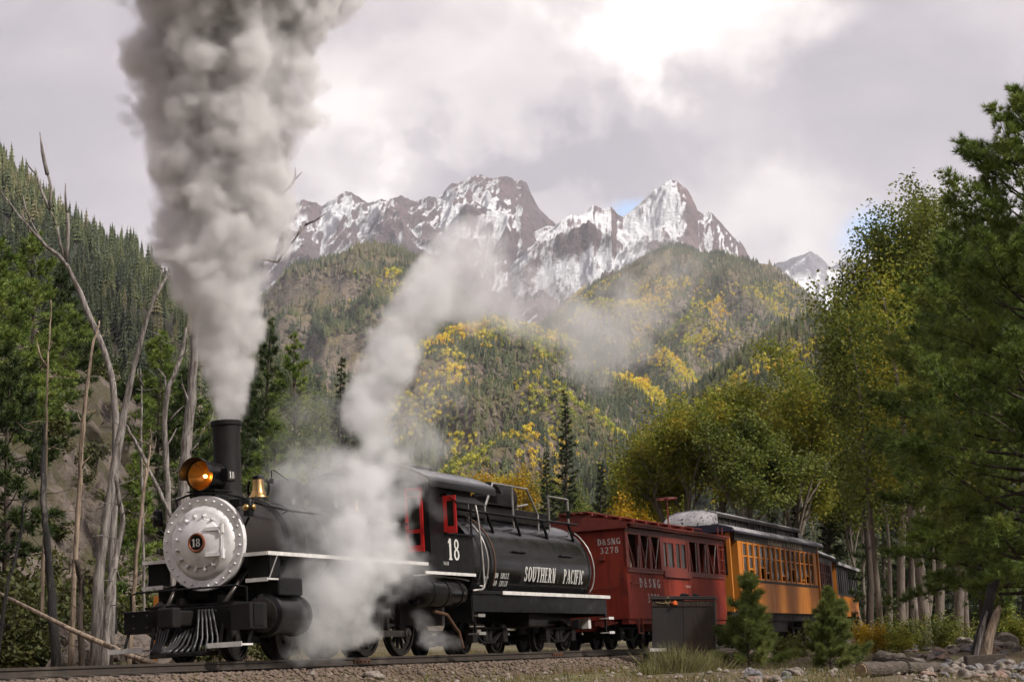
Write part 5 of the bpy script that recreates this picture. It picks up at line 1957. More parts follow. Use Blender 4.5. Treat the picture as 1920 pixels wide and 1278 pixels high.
        for i in range(m_ - 1):
            fs_.append((i * q_, (i + 1) * q_, sk + (i + 1) * 2, sk + i * 2))
            fs_.append((i * q_ + q_ - 1, sk + i * 2 + 1, sk + (i + 1) * 2 + 1, (i + 1) * q_ + q_ - 1))
        K(MB().add(vs_, fs_), 'roof_hood', roofm, cl, auto=50)
        K(MB().prism([(-W - .10, zr - .02), (W + .10, zr - .02), (W + .08, zr + .08), (.9, zr + .20), (-.9, zr + .20), (-W - .08, zr + .08)], 'x', min(xe - sg * .03, xe + sg * .03), max(xe - sg * .03, xe + sg * .03)), 'hood_board', edge, cl)
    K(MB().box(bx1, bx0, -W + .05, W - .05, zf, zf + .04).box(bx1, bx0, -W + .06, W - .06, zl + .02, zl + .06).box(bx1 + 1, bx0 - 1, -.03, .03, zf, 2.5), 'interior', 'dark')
    K(MB().box(bx1, bx0, .95, 1.12, zf - .22, zf).box(bx1, bx0, -1.12, -.95, zf - .22, zf).box(bx1, bx0, -.3, .3, zf - .35, zf - .1)
      .box(-length * .5 - 1.0, -length * .5 + 1.0, .5, 1.05, .35, .68), 'underframe', 'soot')
    arch_truck(root, -1.9, half=.85)
    arch_truck(root, -length + 1.9, half=.85)
    return root


coach('orange_passenger_coach', 25.0, 11.6, 'orange wooden coach with weathered grey clerestory roof behind the red car', 'orange', 'orange', 'roofgrey', 14, letters='DURANGO & SILVERTON')
coach('maroon_passenger_coach', 37.3, 11.0, 'dark maroon coach with bright silver roof between the two orange cars', 'maroon', 'maroon', 'roofsilver', 12, edge='olive')
# last car: open observation gondola, orange below, dark screens above
OB = track_frame('observation_car', 48.9)
tag(OB, 'orange open sided observation car with dark screens at the tail of the train', 'railway coach')


def O_(mb, nm, mat, parent=OB, **k):
    return mb.build(nm, MT[mat], parent, **k)


for sd in (1, -1):
    yy = sd * 1.20
    ow = O_(MB().box(-10, -.4, yy - .02, yy + .02, .92, 1.75), 'side_wall', 'maroon')
    for k in range(26):
        x = -.55 - k * .37
        O_(MB().box(x - .11, x + .11, yy + sd * .022 - .012, yy + sd * .022 + .012, .92, 1.75), 'side_board', 'orange', ow)
    O_(MB().box(-10, -.4, yy - .05, yy + .05, 1.75, 1.82), 'top_rail', 'olive')
    for k in range(11):
        x = -.45 - k * .95
        O_(MB().box(x - .04, x + .04, yy - .04, yy + .04, 1.82, 3.0), 'roof_post', 'olive')
        if k < 10:
            O_(MB().box(x - .91, x - .04, yy - .006, yy + .006, 1.82, 2.95), 'screen', 'mesh')
O_(MB().box(-.40, -.34, -1.22, 1.22, .92, 1.76).box(-.40, -.34, -1.22, -.75, 1.76, 3.02).box(-.40, -.34, .75, 1.22, 1.76, 3.02).box(-.40, -.34, -.75, .75, 2.8, 3.02), 'end_wall', 'orange')
O_(MB().strip([(-1.36, 3.0), (-.9, 3.16), (0, 3.24), (.9, 3.16), (1.36, 3.0)], 'x', -10.3, 0, .05), 'roof', 'navy')
O_(MB().box(-10.2, -.1, 1.30, 1.38, 2.92, 3.04).box(-10.2, -.1, -1.38, -1.30, 2.92, 3.04), 'eave', 'roofgrey')
O_(MB().box(-10, -.35, -1.1, 1.1, .75, .92).box(-10, -.4, -1.15, 1.15, .95, .99), 'floor', 'soot')
arch_truck(OB, -1.8, half=.8)
arch_truck(OB, -8.4, half=.8)

# ------------------------------------------------------------ plants
def nrm(a):
    return a / np.maximum(np.linalg.norm(a, axis=-1, keepdims=True), 1e-9)


def needle_tris(C, Dn, m, ln, w, spread, rng, droop=0.0):
    """m thin needles at each point, fanned about its direction"""
    n = len(C)
    C = np.repeat(C, m, 0)
    Dn = np.repeat(Dn, m, 0)
    d = nrm(Dn + spread * rng.standard_normal((n * m, 3)))
    d[:, 2] -= droop
    d = nrm(d)
    s = nrm(np.cross(d, rng.standard_normal((n * m, 3))))
    L = ln * rng.uniform(0.7, 1.15, (n * m, 1))
    W = w * rng.uniform(0.8, 1.2, (n * m, 1))
    V = np.stack([C - s * W, C + s * W, C + d * L], 1).reshape(-1, 3)
    return V, np.arange(len(V)).reshape(-1, 3)


def leaf_quads(C, size, rng, up=0.3, aspect=0.7):
    n = len(C)
    nn = rng.standard_normal((n, 3))
    nn[:, 2] = np.abs(nn[:, 2]) + up
    nn = nrm(nn)
    a = nrm(np.cross(nn, rng.standard_normal((n, 3))))
    b = np.cross(nn, a)
    s = size * rng.uniform(0.65, 1.25, (n, 1))
    V = np.stack([C - a * s, C - b * s * aspect, C + a * s, C + b * s * aspect], 1).reshape(-1, 3)
    return V, np.arange(len(V)).reshape(-1, 4)


MT['pine'] = leafmat('pine_needles', [(0.0486, 0.0808, 0.0215), (0.1077, 0.167, 0.0324), (0.2021, 0.2695, 0.0539), (0.3234, 0.337, 0.0808)], trans=0.22, rough=0.5)
MT['pinedark'] = leafmat('dark_pine_needles', [(0.0192, 0.0326, 0.0115), (0.0422, 0.0691, 0.0173), (0.0806, 0.1152, 0.0269)], trans=0.15)
MT['spruce'] = leafmat('spruce_needles', [(0.015, 0.024, 0.012), (0.033, 0.048, 0.018), (0.057, 0.072, 0.027)], trans=0.1)
MT['young'] = leafmat('young_pine_needles', [(0.0625, 0.0875, 0.02), (0.1187, 0.1562, 0.0375), (0.1938, 0.2313, 0.0625), (0.2625, 0.25, 0.0875)], trans=0.3)
MT['cotton'] = leafmat('cottonwood_leaves', [(0.080, 0.108, 0.015), (0.140, 0.175, 0.021), (0.22, 0.240, 0.030), (0.32, 0.29, 0.036), (0.40, 0.28, 0.033)], trans=0.45)
MT['cottong'] = leafmat('green_cottonwood_leaves', [(0.060, 0.084, 0.016), (0.100, 0.132, 0.024), (0.16, 0.188, 0.033), (0.24, 0.235, 0.042)], trans=0.45)
MT['gold_leaf'] = leafmat('golden_leaves', [(0.16, 0.14, 0.012), (0.34, 0.24, 0.014), (0.50, 0.33, 0.018), (0.45, 0.20, 0.02)], trans=0.45)
MT['bush'] = leafmat('bush_leaves', [(0.039, 0.0585, 0.0104), (0.0845, 0.1066, 0.0156), (0.156, 0.169, 0.026), (0.26, 0.208, 0.039)], trans=0.3)
MT['bankbush'] = leafmat('bank_bush_leaves', [(0.022, 0.030, 0.010), (0.046, 0.056, 0.014), (0.085, 0.088, 0.024), (0.14, 0.11, 0.035)], trans=0.25)
MT['bark'] = surf('brown_bark', (0.075, 0.055, 0.042), (0.040, 0.030, 0.024), 5, bdist=0.07, rough=0.95, bump=0.6, bscale=14, stretch=(3, 3, 0.6))
MT['palebark'] = surf('pale_bark', (0.20, 0.165, 0.135), (0.12, 0.095, 0.078), 4, bdist=0.07, rough=0.9, bump=0.5, bscale=12, stretch=(3, 3, 0.7))
MT['deadgrey'] = surf('bleached_dead_wood', (0.31, 0.28, 0.26), (0.085, 0.070, 0.062), 4, lo=.38, hi=.62, bdist=0.07, rough=0.85, bump=0.5, bscale=18, stretch=(4, 4, 0.5),
                      c3=(0.085, 0.060, 0.045), c3scale=2.2, c3lo=0.56, c3hi=0.68)
MT['deadpale'] = surf('peeled_dead_wood', (0.34, 0.26, 0.19), (0.12, 0.085, 0.06), 4, lo=.38, hi=.62, bdist=0.07, rough=0.85, bump=0.4, bscale=18, stretch=(4, 4, 0.5),
                      c3=(0.07, 0.05, 0.04), c3scale=2.5, c3lo=0.55, c3hi=0.65)
MT['char'] = surf('charred_wood', (0.008, 0.007, 0.007), (0.018, 0.015, 0.014), 6, bdist=0.07, rough=0.8, bump=0.7, bscale=16, stretch=(3, 3, 0.7),
                  c3=(0.13, 0.11, 0.10), c3scale=1.3, c3lo=0.60, c3hi=0.68)


def curve_path(p, d, length, n, rng, wob=0.08, lift=0.0):
    p = np.array(p, float)
    d = np.array(d, float)
    d = d / np.linalg.norm(d)
    out = [p.copy()]
    for k in range(n):
        d = d + rng.standard_normal(3) * wob + np.array([0, 0, lift / n])
        d = d / np.linalg.norm(d)
        p = p + d * (length / n)
        out.append(p.copy())
    return out


def conifer(name, base, h, rmax, label, seed, mat='pine', cb=0.2, kind='pine', dens=1.0, lean=(0, 0), group=None, bark='bark', trunk_r=None, shape=1.0, needle=None):
    """a pine or spruce: trunk with limbs, and a crown of many needle tufts"""
    rng = np.random.default_rng(seed)
    root = empty(name, tuple(base))
    tag(root, label, 'tree', group)
    tr = trunk_r or h * 0.016
    tp = []
    off = np.zeros(2)
    for k in range(9):
        f = k / 8
        off = off + rng.standard_normal(2) * h * 0.004
        tp.append((lean[0] * f * h + off[0], lean[1] * f * h + off[1], f * h - (0.15 if k == 0 else 0)))
    tparr = np.array(tp)

    def trunk_at(z):
        return np.array([np.interp(z, tparr[:, 2], tparr[:, i]) for i in range(2)] + [z])
    mb = MB()
    mb.tube(tp, [tr * (1 - 0.9 * k / 8) * (1.25 if k == 0 else 1) for k in range(9)], 9)
    C, Dn = [], []
    nb = int((58 if kind == 'pine' else 85) * dens * (0.6 + 0.05 * h))
    for b in range(nb):
        f = cb + (0.995 - cb) * (b + rng.random()) / nb
        z = f * h
        g = (f - cb) / (1 - cb)
        if kind == 'pine' and h < 3:
            prof = (1 - g) ** 0.65 * rng.uniform(.40, 1.12)
        elif kind == 'pine':
            prof = (min(1.0, 0.55 + 2.2 * g) if g < 0.25 else (1 - ((g - 0.25) / 0.78) ** 1.5)) ** shape
        else:
            prof = (1 - g) ** 0.85
        L = max(0.12, rmax * prof * rng.uniform(0.60, 1.12))
        az = b * 2.399 + rng.uniform(-.4, .4)
        el = (R(14) + R(42) * g + rng.normal(0, .12)) if h < 3 else (R(-8) + R(48) * g + rng.normal(0, .15)) if kind == 'pine' else (R(-26) + R(60) * g + rng.normal(0, .08))
        d = (math.cos(az) * math.cos(el), math.sin(az) * math.cos(el), math.sin(el))
        path = curve_path(trunk_at(z), d, L, 5, rng, 0.10 if kind == 'pine' else 0.05, 0.35 if kind == 'pine' else 0.22)
        mb.tube(path, [max(.006, tr * .30 * (1 - g * .7) * (1 - i / 6)) for i in range(6)], 4, False)
        pa = np.array(path)
        if kind == 'pine':
            nt = max(3, int(L * (15 if h > 3 else 19) * dens))
            for i in range(nt):
                s = rng.uniform(0.30, 1.0) ** 0.8 if h > 3 else rng.uniform(.45, 1.03)
                q = np.array([np.interp(s * 5, range(6), pa[:, j]) for j in range(3)])
                dd = rng.standard_normal(3) * np.array([1, 1, .55])
                dd[2] += .25
                dd = dd / np.linalg.norm(dd)
                tw = L * rng.uniform(.04, .26) * (1.25 - s) * (1 if h > 3 else .5)
                C.append(q + dd * tw)
                Dn.append(dd * .6 + np.array(d) * .5 + np.array([0, 0, .35]))
        else:
            nt = max(5, int(L * 26 * dens))
            side = np.array([-math.sin(az), math.cos(az), 0])
            for i in range(nt):
                s = rng.uniform(0.12, 1.0)
                q = np.array([np.interp(s * 5, range(6), pa[:, j]) for j in range(3)])
                sg = rng.choice([-1, 1])
                tw = L * rng.uniform(0, .30) * (1.1 - s)
                dd = side * sg * .8 + np.array(d) * .7 + np.array([0, 0, -.25])
                C.append(q + dd * tw)
                Dn.append(dd)
    C.append(trunk_at(h * .995))
    Dn.append(np.array([0, 0, 1.0]))
    C, Dn = np.array(C), nrm(np.array(Dn))
    mb.build('trunk', MT[bark], root, smooth=True)
    if kind == 'pine':
        ln, w, m = needle or (0.20, 0.012, 16)
        V, F = needle_tris(C, Dn, m, ln, w, 0.55, rng)
    else:
        ln, w, m = needle or (0.26, 0.022, 7)
        V, F = needle_tris(C, Dn, m, ln, w, 0.40, rng, 0.12)
    link(bpy.data.objects.new('crown', npmesh('crown', V, F, MT[mat])), root)
    return root


def broadleaf(name, base, h, spread, label, seed, mat='cotton', bark='palebark', leaves=14000, leaf=0.085, group=None, fork=0.3, lean=(0, 0), trunk_r=None, stems=1):
    """a cottonwood or aspen: forking limbs, twigs, and thousands of single leaves in clumps"""
    rng = np.random.default_rng(seed)
    root = empty(name, tuple(base))
    tag(root, label, 'tree', group)
    mb = MB()
    tips = []

    def grow(p, d, length, rad, depth):
        path = curve_path(p, d, length, 4, rng, 0.11, 0.10)
        mb.tube(path, [rad * (1 - 0.10 * i) for i in range(5)], 7 if depth < 2 else 4, False)
        if depth >= 4:
            for q in path[1:]:
                tips.append(q)
            return
        if depth >= 2:
            tips.append(path[-1])
        nchild = 3 if depth < 3 else 3
        for c in range(nchild):
            az = rng.uniform(0, 6.283)
            tilt = rng.uniform(0.25, 0.75) * (1.0 if depth else 0.8)
            dd = np.array(path[-1]) - np.array(path[-2])
            dd = dd / np.linalg.norm(dd)
            e1 = np.cross(dd, [0.3, 0.5, 0.8])
            e1 = e1 / np.linalg.norm(e1)
            e2 = np.cross(dd, e1)
            nd = dd * math.cos(tilt) + (e1 * math.cos(az) + e2 * math.sin(az)) * math.sin(tilt)
            nd[2] += 0.12
            st = path[-1] if c == 0 or depth == 0 else path[rng.integers(2, 4)]
            grow(st, nd, length * rng.uniform(0.62, 0.86), rad * rng.uniform(0.5, 0.68), depth + 1)
    tr = trunk_r or h * 0.018
    for s in range(stems):
        o_ = rng.standard_normal(2) * 0.25 * (stems > 1)
        ln = h * fork * rng.uniform(.9, 1.1)
        d0 = np.array([lean[0] + rng.normal(0, .06) + o_[0] * .4, lean[1] + rng.normal(0, .06), 1.0])
        grow((o_[0], o_[1], -.15), d0, ln, tr * (1 if stems == 1 else .8), 0)
    tips = np.array(tips)
    # fit the skeleton to the wanted height and spread, its crown above its foot
    med = np.median(tips[:, :2], axis=0)
    hz_ = np.percentile(tips[:, 2], 60)
    Vm = np.array(mb.v)
    Vm[:, :2] -= med[None] * np.clip(Vm[:, 2:3] / hz_, 0, 1)
    mb.v = [tuple(v) for v in Vm]
    tips[:, :2] -= med[None] * np.clip(tips[:, 2:3] / hz_, 0, 1)
    tz = np.percentile(tips[:, 2], 97)
    sz = h / tz
    sxy = spread / max(0.1, np.percentile(np.hypot(tips[:, 0] - np.median(tips[:, 0]), tips[:, 1] - np.median(tips[:, 1])), 88))
    V = np.array(mb.v)
    fz = np.clip(V[:, 2] / (h * fork), 0, 1)
    blend = (1 + (sxy - 1) * fz)[:, None]
    V[:, :2] *= blend
    V[:, 2] *= sz
    mb.v = [tuple(v) for v in V]
    tips = tips * np.array([sxy, sxy, sz])
    mb.build('trunk', MT[bark], root, smooth=True)
    dropn = rng.random(len(tips)) < 0.82
    tp = tips[dropn]
    idx = rng.integers(0, len(tp), leaves)
    clump = rng.standard_normal((len(tp), 3)) * 0.05 * spread
    C = tp[idx] + clump[idx] + rng.standard_normal((leaves, 3)) * (0.075 * spread + 0.10)
    V, F = leaf_quads(C, leaf, rng)
    link(bpy.data.objects.new('crown', npmesh('crown', V, F, MT[mat])), root)
    return root


def gz(x, y):
    return float(ground_z(x, y)[0])


def foot(px, D):
    x = (px - 960) / 3600.0 * D
    return np.array([x, D, gz(x, D)])


def top_h(py, D, base):
    return (1175 - py) / 3600.0 * D + CAMZ - base[2]


# ---- rocky bank on the left, behind the dead trees
MT['crag'] = surf('weathered_crag', (0.150, 0.118, 0.098), (0.055, 0.044, 0.037), 0.8, rough=0.95, bump=1.0, bscale=1.6, bdist=0.45, detail=10,
                  c3=(0.060, 0.050, 0.026), c3scale=0.45, c3lo=0.47, c3hi=0.56)
MT['duff'] = surf('mossy_forest_litter', (0.050, 0.046, 0.022), (0.085, 0.066, 0.040), 0.8, rough=1.0, bump=0.6, bscale=5)


def bank_z(x, y):
    x = np.asarray(x, float)
    y = np.asarray(y, float)
    d = (x + 13.0) * -0.985 + (y - 42.0) * 0.17
    d = d + 2.2 * fbm(x * 0.05, y * 0.05, 3, 41)
    dd = np.maximum(d, 0)
    z = 0.78 * dd * (1 - 0.0024 * np.minimum(dd, 120))
    return d, z


bxs = np.arange(-52, 14, 0.42)
bys = np.arange(37, 150, 0.5)
BX, BY = np.meshgrid(bxs, bys)
bd, bzv = bank_z(BX.ravel(), BY.ravel())
rx_, ry_ = BX.ravel() + 2.5 * fbm(BX.ravel() * .15, BY.ravel() * .15, 2, 45), BY.ravel() + 2.5 * fbm(BX.ravel() * .15, BY.ravel() * .15, 2, 46)
crag = ridged(rx_ / 7.0, ry_ / 11.0, 5, 43, 0.58)
blk = np.floor(crag * 3.2) / 3.2 * 0.65 + crag * 0.35
bzz = gz(-14, 40) - 0.25 + bzv + smooth(0.0, 5.0, bd) * (blk * 1.5 + 0.55 * ridged(rx_ / 2.1, ry_ / 2.8, 3, 48) - 0.8)
bzz = np.where(bd < 0, np.minimum(bzz, ground_z(BX.ravel(), BY.ravel()) - 0.3), bzz)
_bpx = 960 + 3600 * BX.ravel() / BY.ravel()
_cap = CAMZ + BY.ravel() * (1175 - (640 + np.maximum(_bpx - 60, 0) * .62 + 26 * fbm(_bpx / 60., BY.ravel() / 20., 3, 77))) / 3600
bzz = np.where(bzz > _cap, _cap + 0.10 * (bzz - _cap), bzz)
o = link(bpy.data.objects.new('rocky_bank', npmesh('rocky_bank', np.stack([BX.ravel(), BY.ravel(), bzz], 1), grid_faces(len(bxs), len(bys)), MT['crag'], False)))
o.data.set_sharp_from_angle(angle=R(38)) if hasattr(o.data, 'set_sharp_from_angle') else None
tag(o, 'steep craggy rock bank behind the dead trees on the left', 'rock bank', kind='structure')


def bank_foot(px, D, sink=0.2):
    x = (px - 960) / 3600.0 * D
    j = int(np.clip(round((D - 37) / 0.5), 0, len(bys) - 1))
    i = int(np.clip(round((x + 52) / 0.42), 0, len(bxs) - 1))
    z = bzz[j * len(bxs) + i]
    return np.array([x, D, max(z, gz(x, D)) - sink])


def up_tree(px, py_top, D, **k):
    b = bank_foot(px, D) if px < 700 else foot(px, D)
    return b, max(2.0, top_h(py_top, D, b))


# ---- pines on the left and behind the engine: (px, top py, distance, radius, label, material)
LEFT_PINES = [
    (-25, 440, 60, 2.1, 'tall dark pine cut by the left edge of the picture', 'pine'),
    (45, 425, 66, 2.2, 'tall full pine near the left edge, behind the charred trunk', 'pine'),
    (92, 480, 76, 1.9, 'tall pine right of the two tallest pines at the left edge', 'pinedark'),
    (10, 640, 52, 1.7, 'shorter pine in front of the tall pines at the left edge', 'pinedark'),
    (288, 618, 78, 2.0, 'pine rising between the grey forked snag and the smoke', 'pine'),
    (330, 690, 70, 1.7, 'lower pine behind the curved grey snag', 'pinedark'),
    (245, 760, 84, 1.6, 'low pine on the rocks behind the pale leaning pole', 'pinedark'),
    (497, 592, 84, 1.5, 'slim dark pine just right of the smoke column', 'pinedark'),
    (548, 618, 78, 2.35, 'broad green pine between the smoke column and the steam', 'pine'),
    (600, 735, 74, 2.0, 'low bushy pine at the right foot of the broad green pine', 'pine'),
    (505, 770, 72, 2.0, 'low bushy pine directly behind the stack', 'pine'),
    (455, 700, 88, 1.8, 'dark pine half hidden behind the smokestack', 'pinedark'),
    (128, 640, 90, 1.8, 'pine on the rock bank above the slender pale trunk', 'pine'),
    (170, 700, 96, 1.7, 'pine on the upper rock bank left of the forked snag', 'pinedark'),
    (60, 700, 70, 1.6, 'bushy pine low behind the charred trunk', 'pine'),
    (385, 760, 74, 1.8, 'bushy pine just left of the stack behind the headlight', 'pine'),
    (255, 850, 62, 1.3, 'small bushy pine behind the foot of the forked snag', 'pine'),
    (410, 850, 66, 1.5, 'small dark pine behind the bell', 'pinedark'),
]
for k, (px, pt, D, rm, lab, mt) in enumerate(LEFT_PINES):
    b, h = up_tree(px, pt, D)
    conifer('pine_tree', b, h, rm, lab, 300 + k, mt, cb=0.06 if k > 6 else 0.16, dens=1.35, group='pines on the left bank', needle=(0.24, 0.017, 13))
for k, (px, pt, D, rm, lab) in enumerate(((626, 668, 92, 1.25, 'slender spruce beside the broad green pine left of the steam'), (650, 705, 96, 1.0, 'smallest slender spruce touching the left edge of the steam column'))):
    b, h = up_tree(px, pt, D)
    conifer('spruce_tree', b, h, rm, lab, 330 + k, 'spruce', cb=0.05, kind='spruce', dens=1.0, group='spruces behind the train')

# ---- spruces and broadleaf trees behind the tender and the cars
for k, (px, pt, D, rm, lab) in enumerate(((1061, 728, 108, 1.75, 'tall lone spruce standing behind the tender'),
                                          (1020, 846, 112, 1.5, 'shorter spruce at the left foot of the tall lone spruce'),
                                          (1126, 868, 98, 1.35, 'small spruce behind the front of the red car'))):
    b, h = up_tree(px, pt, D)
    conifer('spruce_tree', b, h, rm, lab, 340 + k, 'spruce', cb=0.04, kind='spruce', dens=1.15, group='spruces behind the train', needle=(0.24, 0.02, 8))
MID = [
    (945, 906, 122, 2.3, 'gold_leaf', 'bright yellow tree showing above the tender rail'),
    (1180, 936, 100, 1.3, 'gold_leaf', 'low golden tree between the small spruce and the red car roof'),
    (1085, 925, 118, 2.4, 'cottong', 'green bushy tree between the two spruces behind the tender'),
    (1235, 862, 104, 2.3, 'cotton', 'leftmost yellow green cottonwood behind the red car'),
    (1325, 752, 92, 3.0, 'cotton', 'rounded yellow green cottonwood behind the orange coach roof'),
    (1410, 805, 84, 2.2, 'cottong', 'lower green cottonwood with bent limbs above the orange coach'),
    (1485, 728, 90, 3.0, 'cotton', 'tallest of the yellow green cottonwoods above the orange coach'),
    (1572, 748, 101, 2.9, 'cotton', 'cottonwood above the tail of the train'),
    (1630, 790, 97, 2.5, 'cottong', 'green cottonwood behind the pale trunks on the right'),
]
for k, (px, pt, D, sp, mt, lab) in enumerate(MID):
    b, h = up_tree(px, pt, D)
    broadleaf('cottonwood_tree', b, h, sp, lab, 360 + k, mt, leaves=int(3600 * sp * sp * 1.25) + 4000, leaf=0.078, group='broadleaf trees behind the train', fork=0.28, stems=2 if sp > 2.2 else 1)
RIGHT = [
    (1660, 530, 64, 1.6, 'cottong', 'tall cottonwood with yellowing leaves left of the high poplar crowns'),
    (1712, 388, 61, 2.25, 'cottong', 'tallest green cottonwood on the right, pale trunk below'),
    (1800, 392, 66, 2.2, 'cottong', 'tall green cottonwood partly behind the big pine'),
    (1690, 620, 70, 2.2, 'cotton', 'yellow green cottonwood below the tall crowns on the right'),
    (1745, 720, 57, 1.6, 'gold_leaf', 'thin cottonwood with orange leaves among the pale trunks'),
]
for k, (px, pt, D, sp, mt, lab) in enumerate(RIGHT):
    b, h = up_tree(px, pt, D)
    broadleaf('cottonwood_tree', b, h, sp, lab, 380 + k, mt, leaves=(34000 if k < 4 else 1500), leaf=0.062, group='broadleaf trees on the right', fork=0.42, stems=1, trunk_r=0.15)
# bare lower trunks of the grove
for k, (px, D, r_, topy, ln) in enumerate(((1655, 58, .16, 760, -.05), (1690, 60, .22, 700, -.04), (1712, 57, .15, 820, -.06), (1738, 55, .26, 700, .0), (1768, 60, .24, 720, .01), (1792, 54, .23, 760, .0), (1630, 66, .22, 840, .02), (1812, 62, .17, 800, .0))):
    b = foot(px, D)
    h = top_h(topy - 170, D, b)
    rng = np.random.default_rng(600 + k)
    root = empty('bare_cottonwood_tree', tuple(b))
    tag(root, ['thin pale leaning trunk, leftmost of the grove right of the train', 'thick pale trunk, second of the grove from the train', 'thin dark trunk between two thick trunks of the grove', 'thickest pale trunk in the middle of the grove',
               'grey trunk right of the thickest trunk of the grove', 'straight pale trunk, right side of the grove', 'dark trunk close to the last car', 'rightmost slender trunk of the grove, under the big pine'][k], 'tree', 'bare trunks on the right')
    mb = MB()
    path = curve_path((0, 0, -.2), (ln * .8, .0, 1), h, 8, rng, 0.045)
    mb.tube(path, [.72 * r_ * (1.25 if i == 0 else 1 - .105 * i) for i in range(9)], 10)
    mb.build('trunk', MT['palebark' if k not in (2, 6) else 'bark'], root, smooth=True)
    mb = MB()
    for j in range(7):
        q = path[rng.integers(3, 8)]
        az = rng.uniform(0, 6.28)
        mb.tube(curve_path(q, (math.cos(az), math.sin(az), rng.uniform(0, .8)), rng.uniform(.5, 1.6), 4, rng, .2), [.03, .024, .018, .012, .006], 4, False)
    mb.build('branch', MT['palebark'], root, smooth=True)
    C = np.array([path[q] for q in rng.integers(4, 9, 5200)]) + rng.standard_normal((5200, 3)) * np.array([.55, .55, .7])
    C[:, 2] = np.maximum(C[:, 2], h * .42 + rng.exponential(.6, 5200))
    V, F = leaf_quads(C, .06, rng)
    link(bpy.data.objects.new('crown', npmesh('crown', V, F, MT[('cottong', 'cotton')[k % 2]])), root)
# dark conifers filling the wood behind
for k, (px, pt, D, rm, kd) in enumerate(((1500, 930, 92, 1.7, 'spruce'), (1555, 905, 99, 1.7, 'spruce'), (1600, 930, 100, 1.7, 'pine'), (1660, 870, 82, 2.2, 'pine'), (1725, 840, 76, 2.2, 'spruce'), (1800, 800, 72, 2.3, 'pine'), (1860, 760, 74, 2.3, 'spruce'), (1920, 700, 70, 2.4, 'pine'), (1450, 965, 100, 1.5, 'spruce'), (1760, 700, 90, 2.4, 'pine'))):
    b, h = up_tree(px, pt, D)
    conifer('dark_conifer', b, h, rm, ['dark spruce above the front of the orange coach roof', 'dark spruce behind the rear end of the orange coach', 'dark pine directly behind the tail of the train', 'dark pine filling the gap left of the thick pale trunks',
            'dark spruce behind the thick pale trunks of the grove', 'dark pine behind the right side of the grove', 'dark spruce behind the upright driftwood stump', 'dark pine at the right edge behind the big pine', 'small dark spruce above the middle of the orange coach roof', 'tall dark pine deep in the wood above the grove'][k],
            400 + k, 'pinedark' if kd == 'pine' else 'spruce', cb=0.03, kind=kd, dens=0.95, group='dark conifers on the right', needle=(0.26, 0.02, 10) if kd == 'pine' else (0.28, 0.028, 6))
# the big pines at the right edge
b, h = up_tree(1965, 165, 41)
conifer('big_pine_tree', b, h, 3.4, 'big dark green pine at the right edge, its crown overhanging the grove', 420, 'pine', cb=0.10, dens=2.3, trunk_r=.22, needle=(0.19, 0.010, 22), shape=0.6)
b, h = up_tree(1850, 430, 46)
conifer('big_pine_tree', b, h, 2.9, 'second big pine just left of the one at the right edge', 421, 'pine', cb=0.14, dens=2.0, trunk_r=.18, needle=(0.20, 0.011, 20), shape=0.7)

